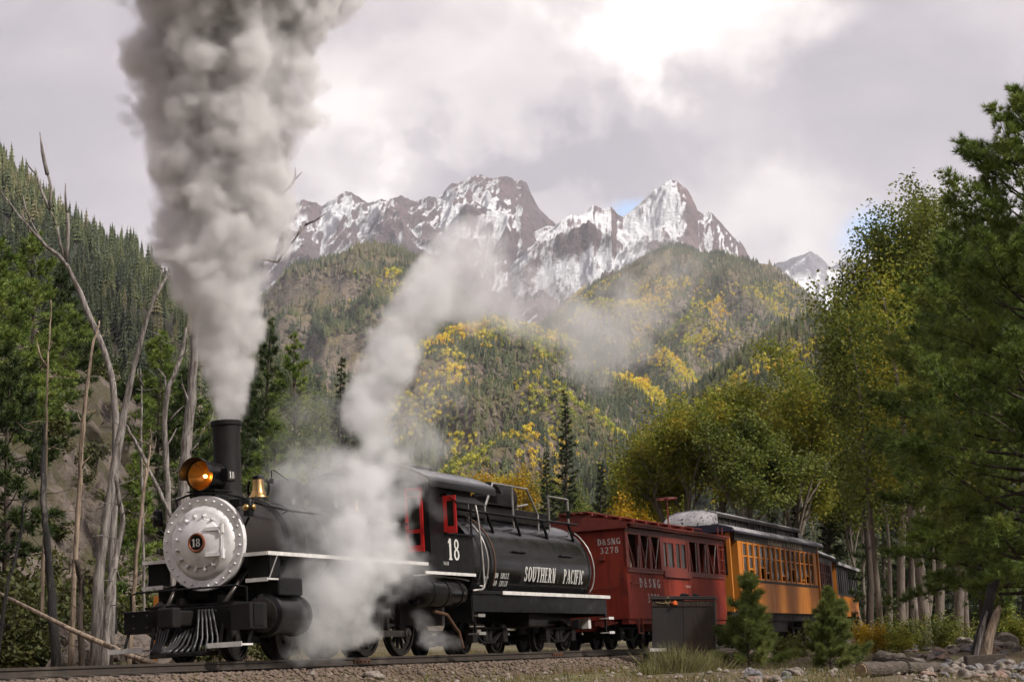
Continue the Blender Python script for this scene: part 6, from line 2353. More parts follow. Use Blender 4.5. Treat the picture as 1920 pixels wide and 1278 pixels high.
# ---- dead trees on the left: polylines with their widths (pixels, at distance D)
SNAGS = [
    ('charred black trunk standing left of the pale poles', 'char', 40, [(80, 796, 6), (78, 850, 15), (86, 975, 20), (94, 1077, 24), (106, 1251, 30)], []),
    ('thin tall pale pole beside the charred trunk', 'deadpale', 43, [(93, 560, 3), (91, 660, 5), (88, 830, 8), (82, 980, 10), (75, 1252, 13)], [(89, 690, 70, 640), (90, 720, 110, 700)]),
    ('slender pale trunk with peeled bark between the charred trunk and the forked snag', 'deadpale', 41, [(184, 600, 4), (178, 640, 8), (159, 775, 12), (146, 929, 15), (139, 1077, 16), (133, 1251, 19)], [(158, 800, 146, 770), (152, 880, 172, 850), (150, 900, 160, 930)]),
    ('big grey forked snag with two bare limbs reaching up', 'deadgrey', 38, [(318, 512, 6), (300, 545, 9), (278, 600, 13), (255, 669, 16), (233, 759, 20), (223, 823, 24), (204, 945, 26), (186, 1077, 30), (178, 1250, 36)],
     [(300, 545, 306, 505), (318, 520, 300, 500)]),
    ('long bleached snag leaning left with branching dead top', 'deadgrey', 42, [(8, 366, 4), (45, 415, 6), (82, 455, 9), (124, 492, 13), (150, 552, 16), (172, 605, 18), (190, 645, 19), (207, 690, 19), (217, 745, 20), (219, 860, 22), (214, 960, 22), (205, 1250, 26)],
     [(124, 492, 108, 425), (108, 425, 96, 395), (96, 395, 70, 330), (70, 330, 52, 302), (96, 395, 92, 330), (92, 330, 76, 250), (82, 455, 60, 415), (60, 415, 48, 370), (60, 440, 40, 400), (124, 492, 128, 400), (128, 400, 124, 345)]),
    ('grey snag leaning against the forked snag near its foot', 'deadgrey', 37, [(222, 890, 10), (228, 982, 17), (214, 1060, 20), (204, 1130, 22), (195, 1251, 28)], [(226, 970, 240, 955)]),
    ('thin black burnt stem behind the grey leaning snag', 'char', 44, [(213, 930, 8), (215, 1050, 12), (216, 1252, 13)], []),
    ('thin broken pale pole leaning beside the pilot', 'deadpale', 37, [(281, 802, 3), (273, 897, 9), (260, 1024, 11), (249, 1130, 12), (242, 1250, 14)], [(272, 900, 262, 860), (262, 1000, 274, 970)]),
    ('curved grey snag left of the stack', 'deadgrey', 46, [(346, 612, 6), (340, 669, 12), (318, 725, 15), (309, 786, 16), (312, 865, 17), (314, 940, 18), (322, 1050, 20), (326, 1245, 22)], [(340, 669, 352, 650), (313, 733, 296, 690), (310, 840, 330, 800), (318, 790, 345, 760)]),
    ('thick grey snag directly behind the headlight', 'deadgrey', 47, [(386, 470, 8), (374, 560, 18), (367, 640, 24), (361, 720, 27), (350, 812, 32), (345, 897, 36), (342, 1050, 40), (340, 1245, 46)],
     [(352, 860, 372, 830), (372, 830, 384, 800), (384, 800, 398, 770), (357, 770, 342, 720), (342, 720, 338, 700), (374, 560, 430, 470), (430, 470, 520, 490), (520, 490, 545, 455), (545, 455, 572, 420), (572, 420, 610, 398), (556, 440, 568, 420), (430, 470, 520, 380), (520, 380, 548, 344), (548, 344, 553, 312), (540, 352, 566, 322)]),
    ('leaning thin black stem at the far left', 'char', 36, [(52, 930, 4), (40, 982, 8), (16, 1093, 10), (-6, 1240, 14)], []),
    ('short brown broken stump beside the forked snag', 'bark', 38, [(148, 1050, 14), (150, 1130, 17), (155, 1251, 20)], []),
    ('slanting dead stem crossing behind the forked snag', 'deadgrey', 45, [(226, 780, 7), (262, 845, 10), (290, 900, 10), (330, 985, 12), (348, 1040, 12)], []),
    ('thin grey sapling pole behind the curved snag', 'deadgrey', 50, [(262, 690, 3), (266, 800, 6), (268, 950, 8), (270, 1240, 10)], [(266, 720, 258, 690)]),
]
for k, (lab, mt, D, pl, br) in enumerate(SNAGS):
    base_px, base_py, _w = pl[-1]
    bb = at(base_px, base_py, D)
    g_ = gz(bb[0], bb[1])
    root = empty('dead_tree', (bb[0], D, min(bb[2], g_)))
    tag(root, lab, 'dead tree', 'burnt and bleached snags on the left')
    rng = np.random.default_rng(700 + k)
    org = np.array(root.location)
    xs = np.array([p[0] for p in pl], float)
    # resample with a little roughness
    n = 26
    tt = np.linspace(0, len(pl) - 1, n)
    ax = np.interp(tt, range(len(pl)), [p[0] for p in pl])
    ay = np.interp(tt, range(len(pl)), [p[1] for p in pl])
    aw = np.interp(tt, range(len(pl)), [p[2] for p in pl])
    dz = np.cumsum(rng.standard_normal(n) * 0.02)
    pts = [at(a, b_, D) + np.array([0, 0.2 * math.sin(i * .35 + k), 0]) * (1 - i / n) - org + rng.standard_normal(3) * .008 for i, (a, b_) in enumerate(zip(ax, ay))]
    pts[-1][2] = min(pts[-1][2], -.15)
    rad = [max(.008, 0.64 * w * D / 7200.0 * rng.uniform(.9, 1.1)) for w in aw]
    MB().tube(list(reversed(pts)), list(reversed(rad)), 10).build('trunk', MT[mt], root, smooth=True)
    for j, (x0, y0, x1, y1) in enumerate(br):
        i0 = int(np.argmin((ax - x0) ** 2 + (ay - y0) ** 2))
        ydep = pts[i0][1]
        p0 = at(x0, y0, D) - org + np.array([0, ydep, 0])
        p1 = at(x1, y1, D) - org + np.array([0, ydep + rng.uniform(-.15, .15), 0])
        mid = (p0 + p1) / 2 + rng.standard_normal(3) * .03
        last = j + 1 >= len(br) or (br[j + 1][0], br[j + 1][1]) != (x1, y1)
        r0 = max(.010, min(.055, np.linalg.norm(p1 - p0) * .05))
        MB().tube([p0, mid, p1], [r0, r0 * .8, r0 * (.25 if last else .7)], 6).build('branch', MT[mt], root, smooth=True)
    m2 = MB()
    for j in range(26):
        i0 = rng.integers(1, int(n * .85))
        p0 = np.array(pts[i0])
        az = rng.uniform(0, 6.28)
        m2.tube(curve_path(p0, (math.cos(az), math.sin(az) * .6, rng.uniform(-.2, .7)), rng.uniform(.05, .2) if j % 3 else rng.uniform(.3, .9), 3, rng, .25), [.012, .009, .006, .003], 4, False)
    m2.build('twig', MT[mt], root)
# fallen poles
for k, (x0, y0, D0, x1, y1, D1, w, lab) in enumerate(((0, 1112, 38, 276, 1242, 36, .055, 'long thin fallen pole slanting down behind the snags'), (196, 1205, 35.5, 290, 1243, 34.5, .05, 'short fallen pole beside the pilot footboard'))):
    a, b_ = at(x0, y0, D0), at(x1, y1, D1)
    root = empty('fallen_pole', tuple(b_))
    tag(root, lab, 'log', 'fallen poles on the left')
    rng = np.random.default_rng(k)
    MB().tube([np.array((0, 0, 0)), (a - b_) * .5 + np.array([0, 0, -.05]), a - b_], [w, w * .9, w * .6], 8).build('trunk', MT['deadpale'], root, smooth=True)

# ---- shrubs


def shrub(name, base, w, h, label, seed, mat='bush', n=1400, leaf=.035, group=None, stems=14, cat='shrub', aspect=.55):
    rng = np.random.default_rng(seed)
    root = empty(name, tuple(base))
    tag(root, label, cat, group)
    mb = MB()
    tips = []
    for s in range(stems):
        az = rng.uniform(0, 6.28)
        t = rng.uniform(.1, 1.0)
        d = (math.cos(az) * t * w / h, math.sin(az) * t * w / h, 1)
        ph = curve_path((rng.normal(0, .1 * w), rng.normal(0, .1 * w), -.05), d, h * rng.uniform(.6, 1.05), 5, rng, .12)
        mb.tube(ph, [.010, .009, .007, .006, .004, .002], 4, False)
        tips += ph[2:]
    mb.build('stem', MT['bark'], root)
    tips = np.array(tips)
    C = tips[rng.integers(0, len(tips), n)] + rng.standard_normal((n, 3)) * .09 * (w + .3)
    C[:, 2] = np.maximum(C[:, 2], .02)
    V, F = leaf_quads(C, leaf, rng, aspect=aspect)
    link(bpy.data.objects.new('foliage', npmesh('foliage', V, F, MT[mat])), root)
    return root


SHR = [
    (1612, 50, .55, .95, 'gold_leaf', 'yellow shrub between the young pine and the last car'),
    (1640, 47, .6, .8, 'gold_leaf', 'low orange yellow shrub right of the small young pine'),
    (1670, 53, .9, 1.2, 'bush', 'green shrub below the leftmost grove trunk'),
    (1715, 52, .9, 1.1, 'bush', 'green shrub in front of the thick grove trunks'),
    (1760, 50, 1.0, 1.15, 'bush', 'spreading green shrub left of the driftwood stump'),
    (1800, 51, .9, 1.2, 'bush', 'green shrub just left of the driftwood stump'),
    (1895, 52, .8, 1.1, 'bush', 'green shrub right of the driftwood stump'),
    (1690, 46, .6, .6, 'cotton', 'low yellow green shrub above the stones'),
    (1500, 50, .8, .75, 'bush', 'low brownish shrub under the orange coach'),
    (1465, 47, .6, .6, 'bush', 'low shrub right of the taller young pine'),
    (1905, 44, .5, .7, 'cotton', 'pale green shrub at the right edge among the stones'),
]
for k, (px, D, w, h, mt, lab) in enumerate(SHR):
    shrub('shrub', foot(px, D), w, h, lab, 800 + k, mt, n=2200 if h > .9 else 1300, group='shrubs at the edge of the wood')
BSH = ['green bush on the rock bank'] * 40
rs = random.Random(3)
_bsh = []
for k in range(124):
    px = rs.uniform(-10, 600) if k < 110 else rs.uniform(-15, 130)
    D = rs.uniform(45, 105) if k < 110 else rs.uniform(42, 50)
    b = bank_foot(px, D, .05)
    if b[2] < gz(b[0], b[1]) + .3:
        b[2] = gz(b[0], b[1])
    if k < 5:
        shrub('bank_bush', b, rs.uniform(.5, 1.0), rs.uniform(.6, 1.4), 'low green bush growing on the rocky bank behind the dead trees', 850 + k, 'bankbush', n=900, leaf=.055, group='bushes on the rock bank', cat='bush', stems=9)
        _bsh.append([o for o in COL.objects if o.get('group') == 'bushes on the rock bank'][-1])
    else:
        c = copy_tree(_bsh[k % 5])
        c['label'] = 'green bush %s the rocky bank, %s' % ('at the foot of' if D < 60 else 'midway up' if D < 80 else 'high on', 'left of the charred trunk' if px < 80 else 'among the snags' if px < 260 else 'behind the curved snag' if px < 380 else 'behind the boiler')
        c.location = b
        c.rotation_euler = (0, 0, rs.uniform(0, 6.28))
        s = rs.uniform(.6, 1.9)
        c.scale = (s, s, s * rs.uniform(.8, 1.2))

# ---- young pines in front of the cars
b = foot(1402, 41.5)
conifer('young_pine', b, 2.0, 1.0, 'taller young pine in front of the orange coach, right of the steel box', 431, 'young', cb=.0, dens=1.9, trunk_r=.030, needle=(.17, .0050, 34), shape=.6)
b = foot(1556, 33.0)
conifer('young_pine', b, 1.32, .80, 'smaller bushy young pine in the right foreground', 432, 'young', cb=.0, dens=2.4, trunk_r=.022, needle=(.11, .0045, 34), shape=.7)

# ------------------------------------------------------------ the foreground: box, stones, logs, weeds, grass
MT['plate'] = surf('rusty_black_steel', (0.020, 0.019, 0.021), (0.040, 0.030, 0.024), 1.6, rough=.6, rough2=.85, bump=.2, bscale=10, stretch=(1, 1, .3),
                   c3=(0.085, 0.045, 0.022), c3scale=1.2, c3lo=.58, c3hi=.75)
MT['orangerag'] = surf('orange_rag', (0.60, 0.12, 0.02), (0.45, 0.08, 0.02), 8, rough=.9)
MT['rope'] = surf('straw_rope', (0.35, 0.27, 0.12), (0.25, 0.18, 0.08), 20, rough=.9)
bp = at(1285, 1222, 42.5)
BOX = empty('steel_tool_box', (bp[0], bp[1], gz(bp[0], bp[1])), (0, 0, R(-9)))
tag(BOX, 'rusty black steel box on legs beside the red car', 'steel box')


def X(mb, nm, mat, parent=BOX, **k):
    return mb.build(nm, MT[mat], parent, **k)


X(MB().box(-.70, -.02, -.42, .38, .18, 1.52), 'body_panel', 'plate', bevel=.012)
X(MB().box(-.015, .68, -.42, .38, -.05, 1.50), 'body_panel', 'plate', bevel=.012)
lid = X(MB().box(-.73, .71, -.46, .42, 1.525, 1.56).box(-.70, .68, -.40, .36, 1.56, 1.60), 'lid', 'plate', bevel=.01)
X(MB().box(-.68, .64, -.435, -.422, 1.38, 1.50), 'top_strip', 'bark')
X(MB().box(-.74, -.38, -.52, -.44, .40, .47), 'white_bar', 'white')
X(MB().tube([(-.30, -.50, .0), (-.30, -.50, .40), (.12, -.50, .40), (.12, -.50, .0)], .03, 8), 'pipe_leg', 'rust')
X(MB().box(-.66, -.60, -.48, -.42, -.1, .40), 'leg', 'pipe')
X(MB().box(-.90, -.70, -.40, .3, .0, .36), 'motor_block', 'soot', bevel=.03)
mb = MB()
mb.tube([(-.34 + .05 * math.cos(a), -.44 + .01 * math.sin(a), 1.50 + .07 * math.sin(a)) for a in np.linspace(0, 6.5, 16)], .008, 6)
mb.tube([(-.60, -.44, 1.46), (-.45, -.45, 1.44), (-.30, -.45, 1.47)], .008, 6)
X(mb, 'rope', 'rope')
X(MB().blob((-.20, -.45, 1.44), (.06, .03, .05), 3, .4, 2), 'rag', 'orangerag', smooth=True)
X(MB().blob((.0, -.2, 1.61), (.12, .08, .05), 5, .4, 2).blob((.25, -.2, 1.60), (.10, .08, .04), 6, .4, 2), 'scrap', 'soot', smooth=True)

# stones
MT['stone'] = surf('river_stone', (0.26, 0.22, 0.19), (0.13, 0.108, 0.092), 2.2, rough=.85, bump=.6, bscale=10, c3=(0.34, 0.30, 0.27), c3scale=.9)
MT['stonered'] = surf('reddish_river_stone', (0.26, 0.175, 0.135), (0.17, 0.115, 0.09), 2.2, rough=.85, bump=.35, bscale=10)
MT['stonegrey'] = surf('grey_river_stone', (0.19, 0.18, 0.185), (0.12, 0.115, 0.12), 2.2, rough=.85, bump=.35, bscale=10)
SM = []
for k in range(9):
    SM.append(MB().blob((0, 0, 0), (1, random.Random(k).uniform(.65, .95), random.Random(k + 50).uniform(.45, .75)), k, .24, 3).mesh('rock', MT[('stone', 'stonered', 'stonegrey', 'stone')[k % 4]], True))
    SM[-1].set_sharp_from_angle(angle=R(24))
rs = random.Random(21)
ROCKS = []
for k in range(15):
    ROCKS.append((rs.uniform(1395, 1490), rs.uniform(28.8, 31), rs.uniform(.06, .15), 'pale rounded stone in the small heap left of the smaller young pine', 'stones of the small heap'))
for k in range(125):
    px = rs.uniform(1700, 1925)
    D = rs.uniform(36, 50) if k > 22 else rs.uniform(31, 36)
    ROCKS.append((px, D, rs.uniform(.06, .17) * (1.6 if rs.random() < .10 else 1), 'rounded river stone in the stony bank at the right', 'stones of the bank on the right'))
for k in range(8):
    ROCKS.append((rs.uniform(1340, 1400), rs.uniform(28.8, 30.5), rs.uniform(.035, .07), 'pale rounded stone in the small heap left of the smaller young pine', 'stones of the small heap'))
for k, (px, D, r_, lab, grp) in enumerate(ROCKS):
    b = foot(px, D)
    ki = rs.randrange(9)
    o = bpy.data.objects.new('rock', SM[ki])
    tone = ('pale', 'reddish', 'grey', 'pale')[ki % 4]
    size = 'small' if r_ < .10 else 'medium' if r_ < .15 else 'large'
    if 'bank' in lab:
        lab = '%s %s river stone on the stony bank, %s' % (size, tone, 'left of the driftwood stump' if px < 1800 else 'below the stump' if px < 1860 else 'at the right edge')
    else:
        lab = '%s %s stone in the small heap left of the smaller young pine' % (size, tone)
    o.location = (b[0], b[1], b[2] + r_ * .22)
    o.scale = (r_, r_, r_)
    o.rotation_euler = (rs.uniform(-.3, .3), rs.uniform(-.3, .3), rs.uniform(0, 6.28))
    link(o)
    tag(o, lab, 'stone', grp)
for (px, D, r_, lab) in ((893, 48, .30, 'tan boulder seen between the tender wheels'), (1885, 43, .36, 'largest pale boulder on the stony bank at the right'), (1860, 41, .26, 'blocky grey boulder beside the squared timber'),
                         (585, 29.8, .09, 'pale stone lying on the ballast in front of the cylinder'), (700, 31, .16, 'brown stone on the ballast below the drivers')):
    b = foot(px, D)
    o = bpy.data.objects.new('boulder', SM[rs.randrange(9)])
    o.location = (b[0], b[1], b[2] + r_ * .25)
    o.scale = (r_,) * 3
    o.rotation_euler = (0, 0, rs.uniform(0, 6))
    link(o)
    tag(o, lab, 'boulder')

CM = [MB().blob((0, 0, 0), (1, .8, .7), 70 + k, .30, 3).mesh('bank_boulder', MT['crag']) for k in range(4)]
for k in range(22):
    px, D = rs.uniform(-15, 330), rs.uniform(41, 62)
    b = bank_foot(px, D, 0.0)
    r_ = rs.uniform(.25, .8)
    o = bpy.data.objects.new('bank_boulder', CM[k % 4])
    o.location = (b[0], b[1], b[2] + r_ * .15)
    o.scale = (r_, r_, r_ * rs.uniform(.8, 1.3))
    o.rotation_euler = (rs.uniform(-.6, .6), rs.uniform(-.6, .6), rs.uniform(0, 6.28))
    link(o)
    tag(o, '%s boulder lying on the rock bank, %s' % ('large' if r_ > .5 else 'smaller', 'left of the charred trunk' if px < 80 else 'behind the forked snag' if px < 230 else 'behind the pilot'), 'boulder', 'boulders on the rock bank')

# logs, driftwood, squared timber
MT['oldlog'] = surf('weathered_log_bark', (0.12, 0.095, 0.075), (0.06, 0.047, 0.038), 2.5, rough=.95, bump=1.0, bscale=7, bdist=0.08, stretch=(.5, 5, 5), c3=(0.20, 0.17, 0.14), c3scale=2)
MT['cut'] = surf('cut_log_end', (0.30, 0.22, 0.13), (0.20, 0.14, 0.085), 9, rough=.9)


def log(name, a, b_, r0, r1, label, seed, mat='oldlog'):
    a, b_ = np.array(a), np.array(b_)
    root = empty(name, tuple(a))
    tag(root, label, 'log', 'logs in the right foreground')
    rng = np.random.default_rng(seed)
    n = 9
    ph = [(b_ - a) * i / n + rng.standard_normal(3) * .012 for i in range(n + 1)]
    mb = MB().tube(ph, [(r0 + (r1 - r0) * i / n) * rng.uniform(.92, 1.08) for i in range(n + 1)], 16)
    mb.build('trunk', MT[mat], root, smooth=False, auto=50)
    d = (b_ - a) / np.linalg.norm(b_ - a)
    for (c, s, r_) in (((0, 0, 0), -1, r0), (b_ - a, 1, r1)):
        c = np.array(c, float)
        MB().tube([c - d * s * .01, c + d * s * .012], [r_ * .86, r_ * .82], 16).build('cut_end', MT['cut'], root)
    return root


def fg(px, D, dz=0.0):
    b = foot(px, D)
    return (b[0], b[1], b[2] + dz)


log('log', fg(1612, 31.2, .12), fg(1690, 32.2, .13), .125, .12, 'front log with cracked bark in the right foreground', 1)
log('log', fg(1648, 33.0, .20), fg(1690, 32.6, .22), .15, .14, 'thick short log lying behind the front log', 2)
log('log', fg(1692, 32.2, .15), fg(1756, 33.2, .17), .10, .085, 'thin log with a pale cut end pointing right', 3)
bm_ = empty('squared_timber', fg(1845, 38.5, .12), (0, R(-3), R(8)))
tag(bm_, 'grey squared timber lying on the stony bank below the driftwood stump', 'timber')
MB().box(-.42, .40, -.10, .10, -.10, .09).build('beam', MT['tie'], bm_, bevel=.015)
MB().box(-.30, .20, -.102, -.10, -.02, -.012).build('split', MT['char'], bm_)
b = fg(1838, 40, .0)
st = empty('driftwood_stump', b)
tag(st, 'upright split driftwood stump leaning right on the stony bank', 'stump')
rng = np.random.default_rng(77)
MB().tube([(-.12, 0, -.1), (-.02, .02, .4), (.12, .05, .8), (.22, .05, 1.2), (.30, .05, 1.5), (.44, .05, 1.66)], [.15, .12, .11, .10, .11, .03], 9).build('trunk', MT['char'], st, auto=40)
MB().tube([(.02, -.10, -.1), (.12, -.12, .4), (.26, -.12, .8), (.36, -.10, 1.02), (.40, -.10, 1.12)], [.15, .11, .09, .07, .02], 8).build('splinter', MT['deadpale'], st, auto=40)
MB().tube([(-.10, -.06, .0), (.0, -.06, .5), (.14, -.04, 1.0)], [.10, .08, .02], 7).build('splinter', MT['deadgrey'], st, auto=40)
pt = at(292, 1150, 40)
o = empty('marker_post', (pt[0], pt[1], gz(pt[0], pt[1])))
tag(o, 'thin orange post behind the pilot', 'post')
MB().box(-.045, .045, -.03, .03, -.1, 1.55).build('post', MT['orange'], o)


# weeds that stand out singly
def weed(base, h, label, seed, mat='young', n=26, group='leafy weeds by the track', spread=.12, leaf=.05):
    rng = np.random.default_rng(seed)
    root = empty('weed', tuple(base))
    tag(root, label, 'weed', group)
    mb = MB()
    V, F = [], []
    c = 0
    for s in range(max(1, n // 12)):
        ph = curve_path((rng.normal(0, spread * .4), rng.normal(0, spread * .4), -.02), (rng.normal(0, .22), rng.normal(0, .22), 1), h * rng.uniform(.55, 1), 6, rng, .06)
        mb.tube(ph, [.006, .005, .005, .004, .003, .002, .001], 4, False)
        for k in range(12):
            f = rng.uniform(.15, 1)
            q = np.array([np.interp(f * 6, range(7), np.array(ph)[:, j]) for j in range(3)])
            az = rng.uniform(0, 6.28)
            d = np.array([math.cos(az), math.sin(az), rng.uniform(.2, .9)])
            d /= np.linalg.norm(d)
            sd = np.cross(d, [0, 0, 1])
            L, w = leaf * rng.uniform(.8, 1.5), leaf * .16
            V += [q, q + d * L * .5 + sd * w, q + d * L, q + d * L * .5 - sd * w]
            F.append((c, c + 1, c + 2, c + 3))
            c += 4
    mb.build('stem', MT[mat], root)
    link(bpy.data.objects.new('leaf', npmesh('leaf', np.array(V), np.array(F), MT[mat])), root)
    return root


MT['weed'] = leafmat('weed_leaves', [(0.09, 0.12, 0.02), (0.16, 0.20, 0.03), (0.24, 0.25, 0.05)], trans=.35)
MT['sage'] = leafmat('dry_grass_blades', [(0.11, 0.115, 0.045), (0.19, 0.18, 0.075), (0.28, 0.25, 0.12)], trans=.3)
for (px, D, h, lab, n) in ((918, 33.0, .48, 'tall leafy weed in front of the tender truck', 40), (805, 31.6, .30, 'leafy green weed below the small steam wisp', 46), (855, 31.8, .26, 'low weed right of the leafy weed below the steam wisp', 30), (1168, 34.5, .22, 'low weed by the rail under the red car steps', 26),
                           (1480, 29.6, .26, 'yellow green weed among the stones of the small heap', 30), (20, 27.6, .16, 'small weed on the ballast at the far left', 20), (1880, 36.0, .34, 'yellow green weed among the stones on the right', 30)):
    weed(foot(px, D), h, lab, int(px), 'weed', n)


def clump(name, base, w, h, n, label, seed, mat='sage'):
    rng = np.random.default_rng(seed)
    B = rng.standard_normal((n, 3)) * np.array([w, w * .6, 0])
    d = nrm(np.stack([B[:, 0] / w * .35 + rng.normal(0, .16, n), B[:, 1] / w * .35 + rng.normal(0, .16, n), np.ones(n)], 1))
    s = nrm(np.cross(d, rng.standard_normal((n, 3))))
    L = h * rng.uniform(.35, 1.0, (n, 1))
    bend = rng.standard_normal((n, 3)) * .10 * h
    bend[:, 2] = 0
    M_ = B + d * L * .55
    E_ = B + d * L + bend
    W = .0065
    V = np.stack([B - s * W, B + s * W, M_ + s * W * .8, M_ - s * W * .8, E_], 1).reshape(-1, 3)
    i = np.arange(n) * 5
    F = np.concatenate([np.stack([i, i + 1, i + 2], 1), np.stack([i, i + 2, i + 3], 1), np.stack([i + 3, i + 2, i + 4], 1)])
    o = link(bpy.data.objects.new(name, npmesh(name, V, F, MT[mat])))
    o.location = base
    return tag(o, label, 'grass clump')


clump('grass_clump', foot(1266, 33.5), .20, .62, 620, 'tall pale green grass clump in front of the steel box', 51)
clump('grass_clump', foot(1318, 34.5), .18, .42, 320, 'lower pale grass clump right of the tall clump before the steel box', 52)
clump('grass_clump', foot(1222, 33.0), .16, .30, 260, 'small pale grass clump left of the tall clump before the steel box', 53)

# grass, ballast and litter that nobody could count
MT['grass'] = leafmat('mixed_grass_blades', [(0.050, 0.062, 0.013), (0.095, 0.105, 0.024), (0.16, 0.14, 0.045), (0.22, 0.16, 0.07), (0.27, 0.14, 0.05)], trans=.3)
rng = np.random.default_rng(91)
n = 170000
gxx = rng.uniform(-13, 21, n)
gyy = 24 + 46 * rng.random(n) ** 1.25
px_ = 960 + 3600 * gxx / gyy
d_, t_ = track_dist(gxx, gyy)
pat = fbm(gxx * .55, gyy * .55, 4, 95)
keep = (px_ > -60) & (px_ < 1980) & (pat + .25 * rng.standard_normal(n) > -.12) & ((np.abs(d_) > 2.3) | ((np.abs(d_) > 1.5) & (rng.random(n) < .25)))
keep &= ~((px_ > 1690) & (gyy > 33) & (gyy < 46) & (rng.random(n) < .65))
gxx, gyy = gxx[keep], gyy[keep]
n = len(gxx)
gzz = ground_z(gxx, gyy)
B = np.stack([gxx, gyy, gzz - .01], 1)
h = (.05 + .13 * rng.random((n, 1)) ** 1.6) * (1 + .9 * np.clip(fbm(gxx * .3, gyy * .3, 3, 97), -.4, 1.2))[:, None]
d = nrm(np.stack([rng.normal(0, .4, n), rng.normal(0, .4, n), np.ones(n)], 1))
s = nrm(np.cross(d, rng.standard_normal((n, 3))))
W = .006
V = np.stack([B - s * W, B + s * W, B + d * h], 1).reshape(-1, 3)
o = link(bpy.data.objects.new('grass', npmesh('grass', V, np.arange(len(V)).reshape(-1, 3), MT['grass'])))
tag(o, 'short dry grass along the track and between the stones', 'grass', kind='stuff')

MT['gravel'] = surf('ballast_stones', (0.16, 0.115, 0.085), (0.085, 0.062, 0.048), 6, rough=.9, bump=.3, c3=(0.27, 0.22, 0.18), c3scale=3, c3lo=.6, c3hi=.66)
base = MB().blob((0, 0, 0), (1, .8, .6), 4, .2, 1)
bv, bf = np.array(base.v), np.array(base.f)
n = 15000
tt = rng.uniform(-9, 30, n)
off = np.where(rng.random(n) < .72, rng.normal(1.6, .55, n), rng.uniform(-1.6, 1.4, n))
TX = np.array([np.interp(tt, TRT[:, 0], TRT[:, k]) for k in (1, 2, 3)])
xx = TX[0] + np.cos(TX[2]) * off
yy = TX[1] - np.sin(TX[2]) * off
zz = ground_z(xx, yy)
sz = .018 + .040 * rng.random(n) ** 2.2
qa = rng.uniform(0, 6.28, n)
ca, sa = np.cos(qa), np.sin(qa)
tl = rng.uniform(-.6, .6, n)
Vx = bv[None, :, 0] * ca[:, None] - bv[None, :, 1] * sa[:, None]
Vy = bv[None, :, 0] * sa[:, None] + bv[None, :, 1] * ca[:, None]
Vz = bv[None, :, 2] + Vx * tl[:, None] * .5
V = np.stack([xx[:, None] + Vx * sz[:, None], yy[:, None] + Vy * sz[:, None], zz[:, None] + sz[:, None] * .3 + Vz * sz[:, None]], -1).reshape(-1, 3)
F = (bf[None] + (np.arange(n) * len(bv))[:, None, None]).reshape(-1, 4)
o = link(bpy.data.objects.new('ballast', npmesh('ballast', V, F, MT['gravel'])))
tag(o, 'loose brown ballast stones beside and under the rails', 'ballast', kind='stuff')
n = 2600
xx = rng.uniform(-8, 20, n)
yy = rng.uniform(26, 46, n)
d_, t_ = track_dist(xx, yy)
k_ = np.abs(d_) > 2
xx, yy = xx[k_], yy[k_]
n = len(xx)
zz = ground_z(xx, yy)
sz = .02 + .06 * rng.random(n) ** 3
V = np.stack([xx[:, None] + bv[None, :, 0] * sz[:, None], yy[:, None] + bv[None, :, 1] * sz[:, None], zz[:, None] + sz[:, None] * .2 + bv[None, :, 2] * sz[:, None]], -1).reshape(-1, 3)
F = (bf[None] + (np.arange(n) * len(bv))[:, None, None]).reshape(-1, 4)
o = link(bpy.data.objects.new('gravel', npmesh('gravel', V, F, MT['stone'])))
tag(o, 'small scattered stones in the dry grass', 'gravel', kind='stuff')

# ------------------------------------------------------------ smoke and steam: real volumes
def lattice_noise(shape_pts, freq, seed, octaves=4, gain=0.55):
    """smooth 3-D value noise (-1..1) at points given as three arrays"""
    rng = np.random.default_rng(seed)
    X_, Y_, Z_ = shape_pts
    out = np.zeros(X_.shape, np.float32)
    amp = 1.0
    for o_ in range(octaves):
        lat = rng.random((32, 32, 32)).astype(np.float32) * 2 - 1
        x, y, z = X_ * freq + 3.7 * o_, Y_ * freq + 1.9 * o_, Z_ * freq + 5.3 * o_
        ix, iy, iz = np.floor(x).astype(np.int32), np.floor(y).astype(np.int32), np.floor(z).astype(np.int32)
        fx, fy, fz = x - ix, y - iy, z - iz
        fx, fy, fz = fx * fx * (3 - 2 * fx), fy * fy * (3 - 2 * fy), fz * fz * (3 - 2 * fz)
        x0, x1, y0, y1, z0, z1 = ix & 31, (ix + 1) & 31, iy & 31, (iy + 1) & 31, iz & 31, (iz + 1) & 31
        a = lat[x0, y0, z0] * (1 - fx) + lat[x1, y0, z0] * fx
        b = lat[x0, y1, z0] * (1 - fx) + lat[x1, y1, z0] * fx
        c = lat[x0, y0, z1] * (1 - fx) + lat[x1, y0, z1] * fx
        d = lat[x0, y1, z1] * (1 - fx) + lat[x1, y1, z1] * fx
        out += amp * ((a * (1 - fy) + b * fy) * (1 - fz) + (c * (1 - fy) + d * fy) * fz)
        amp *= gain
        freq *= 2.1
    return out


def volmat(name, col, dens, aniso=0.2):
    m, t, o = nt_new(name)
    pv = t.nodes.new('ShaderNodeVolumePrincipled')
    pv.inputs['Color'].default_value = c4(col)
    pv.inputs['Density'].default_value = dens
    pv.inputs['Anisotropy'].default_value = aniso
    t.links.new(pv.outputs[0], o.inputs['Volume'])
    return m


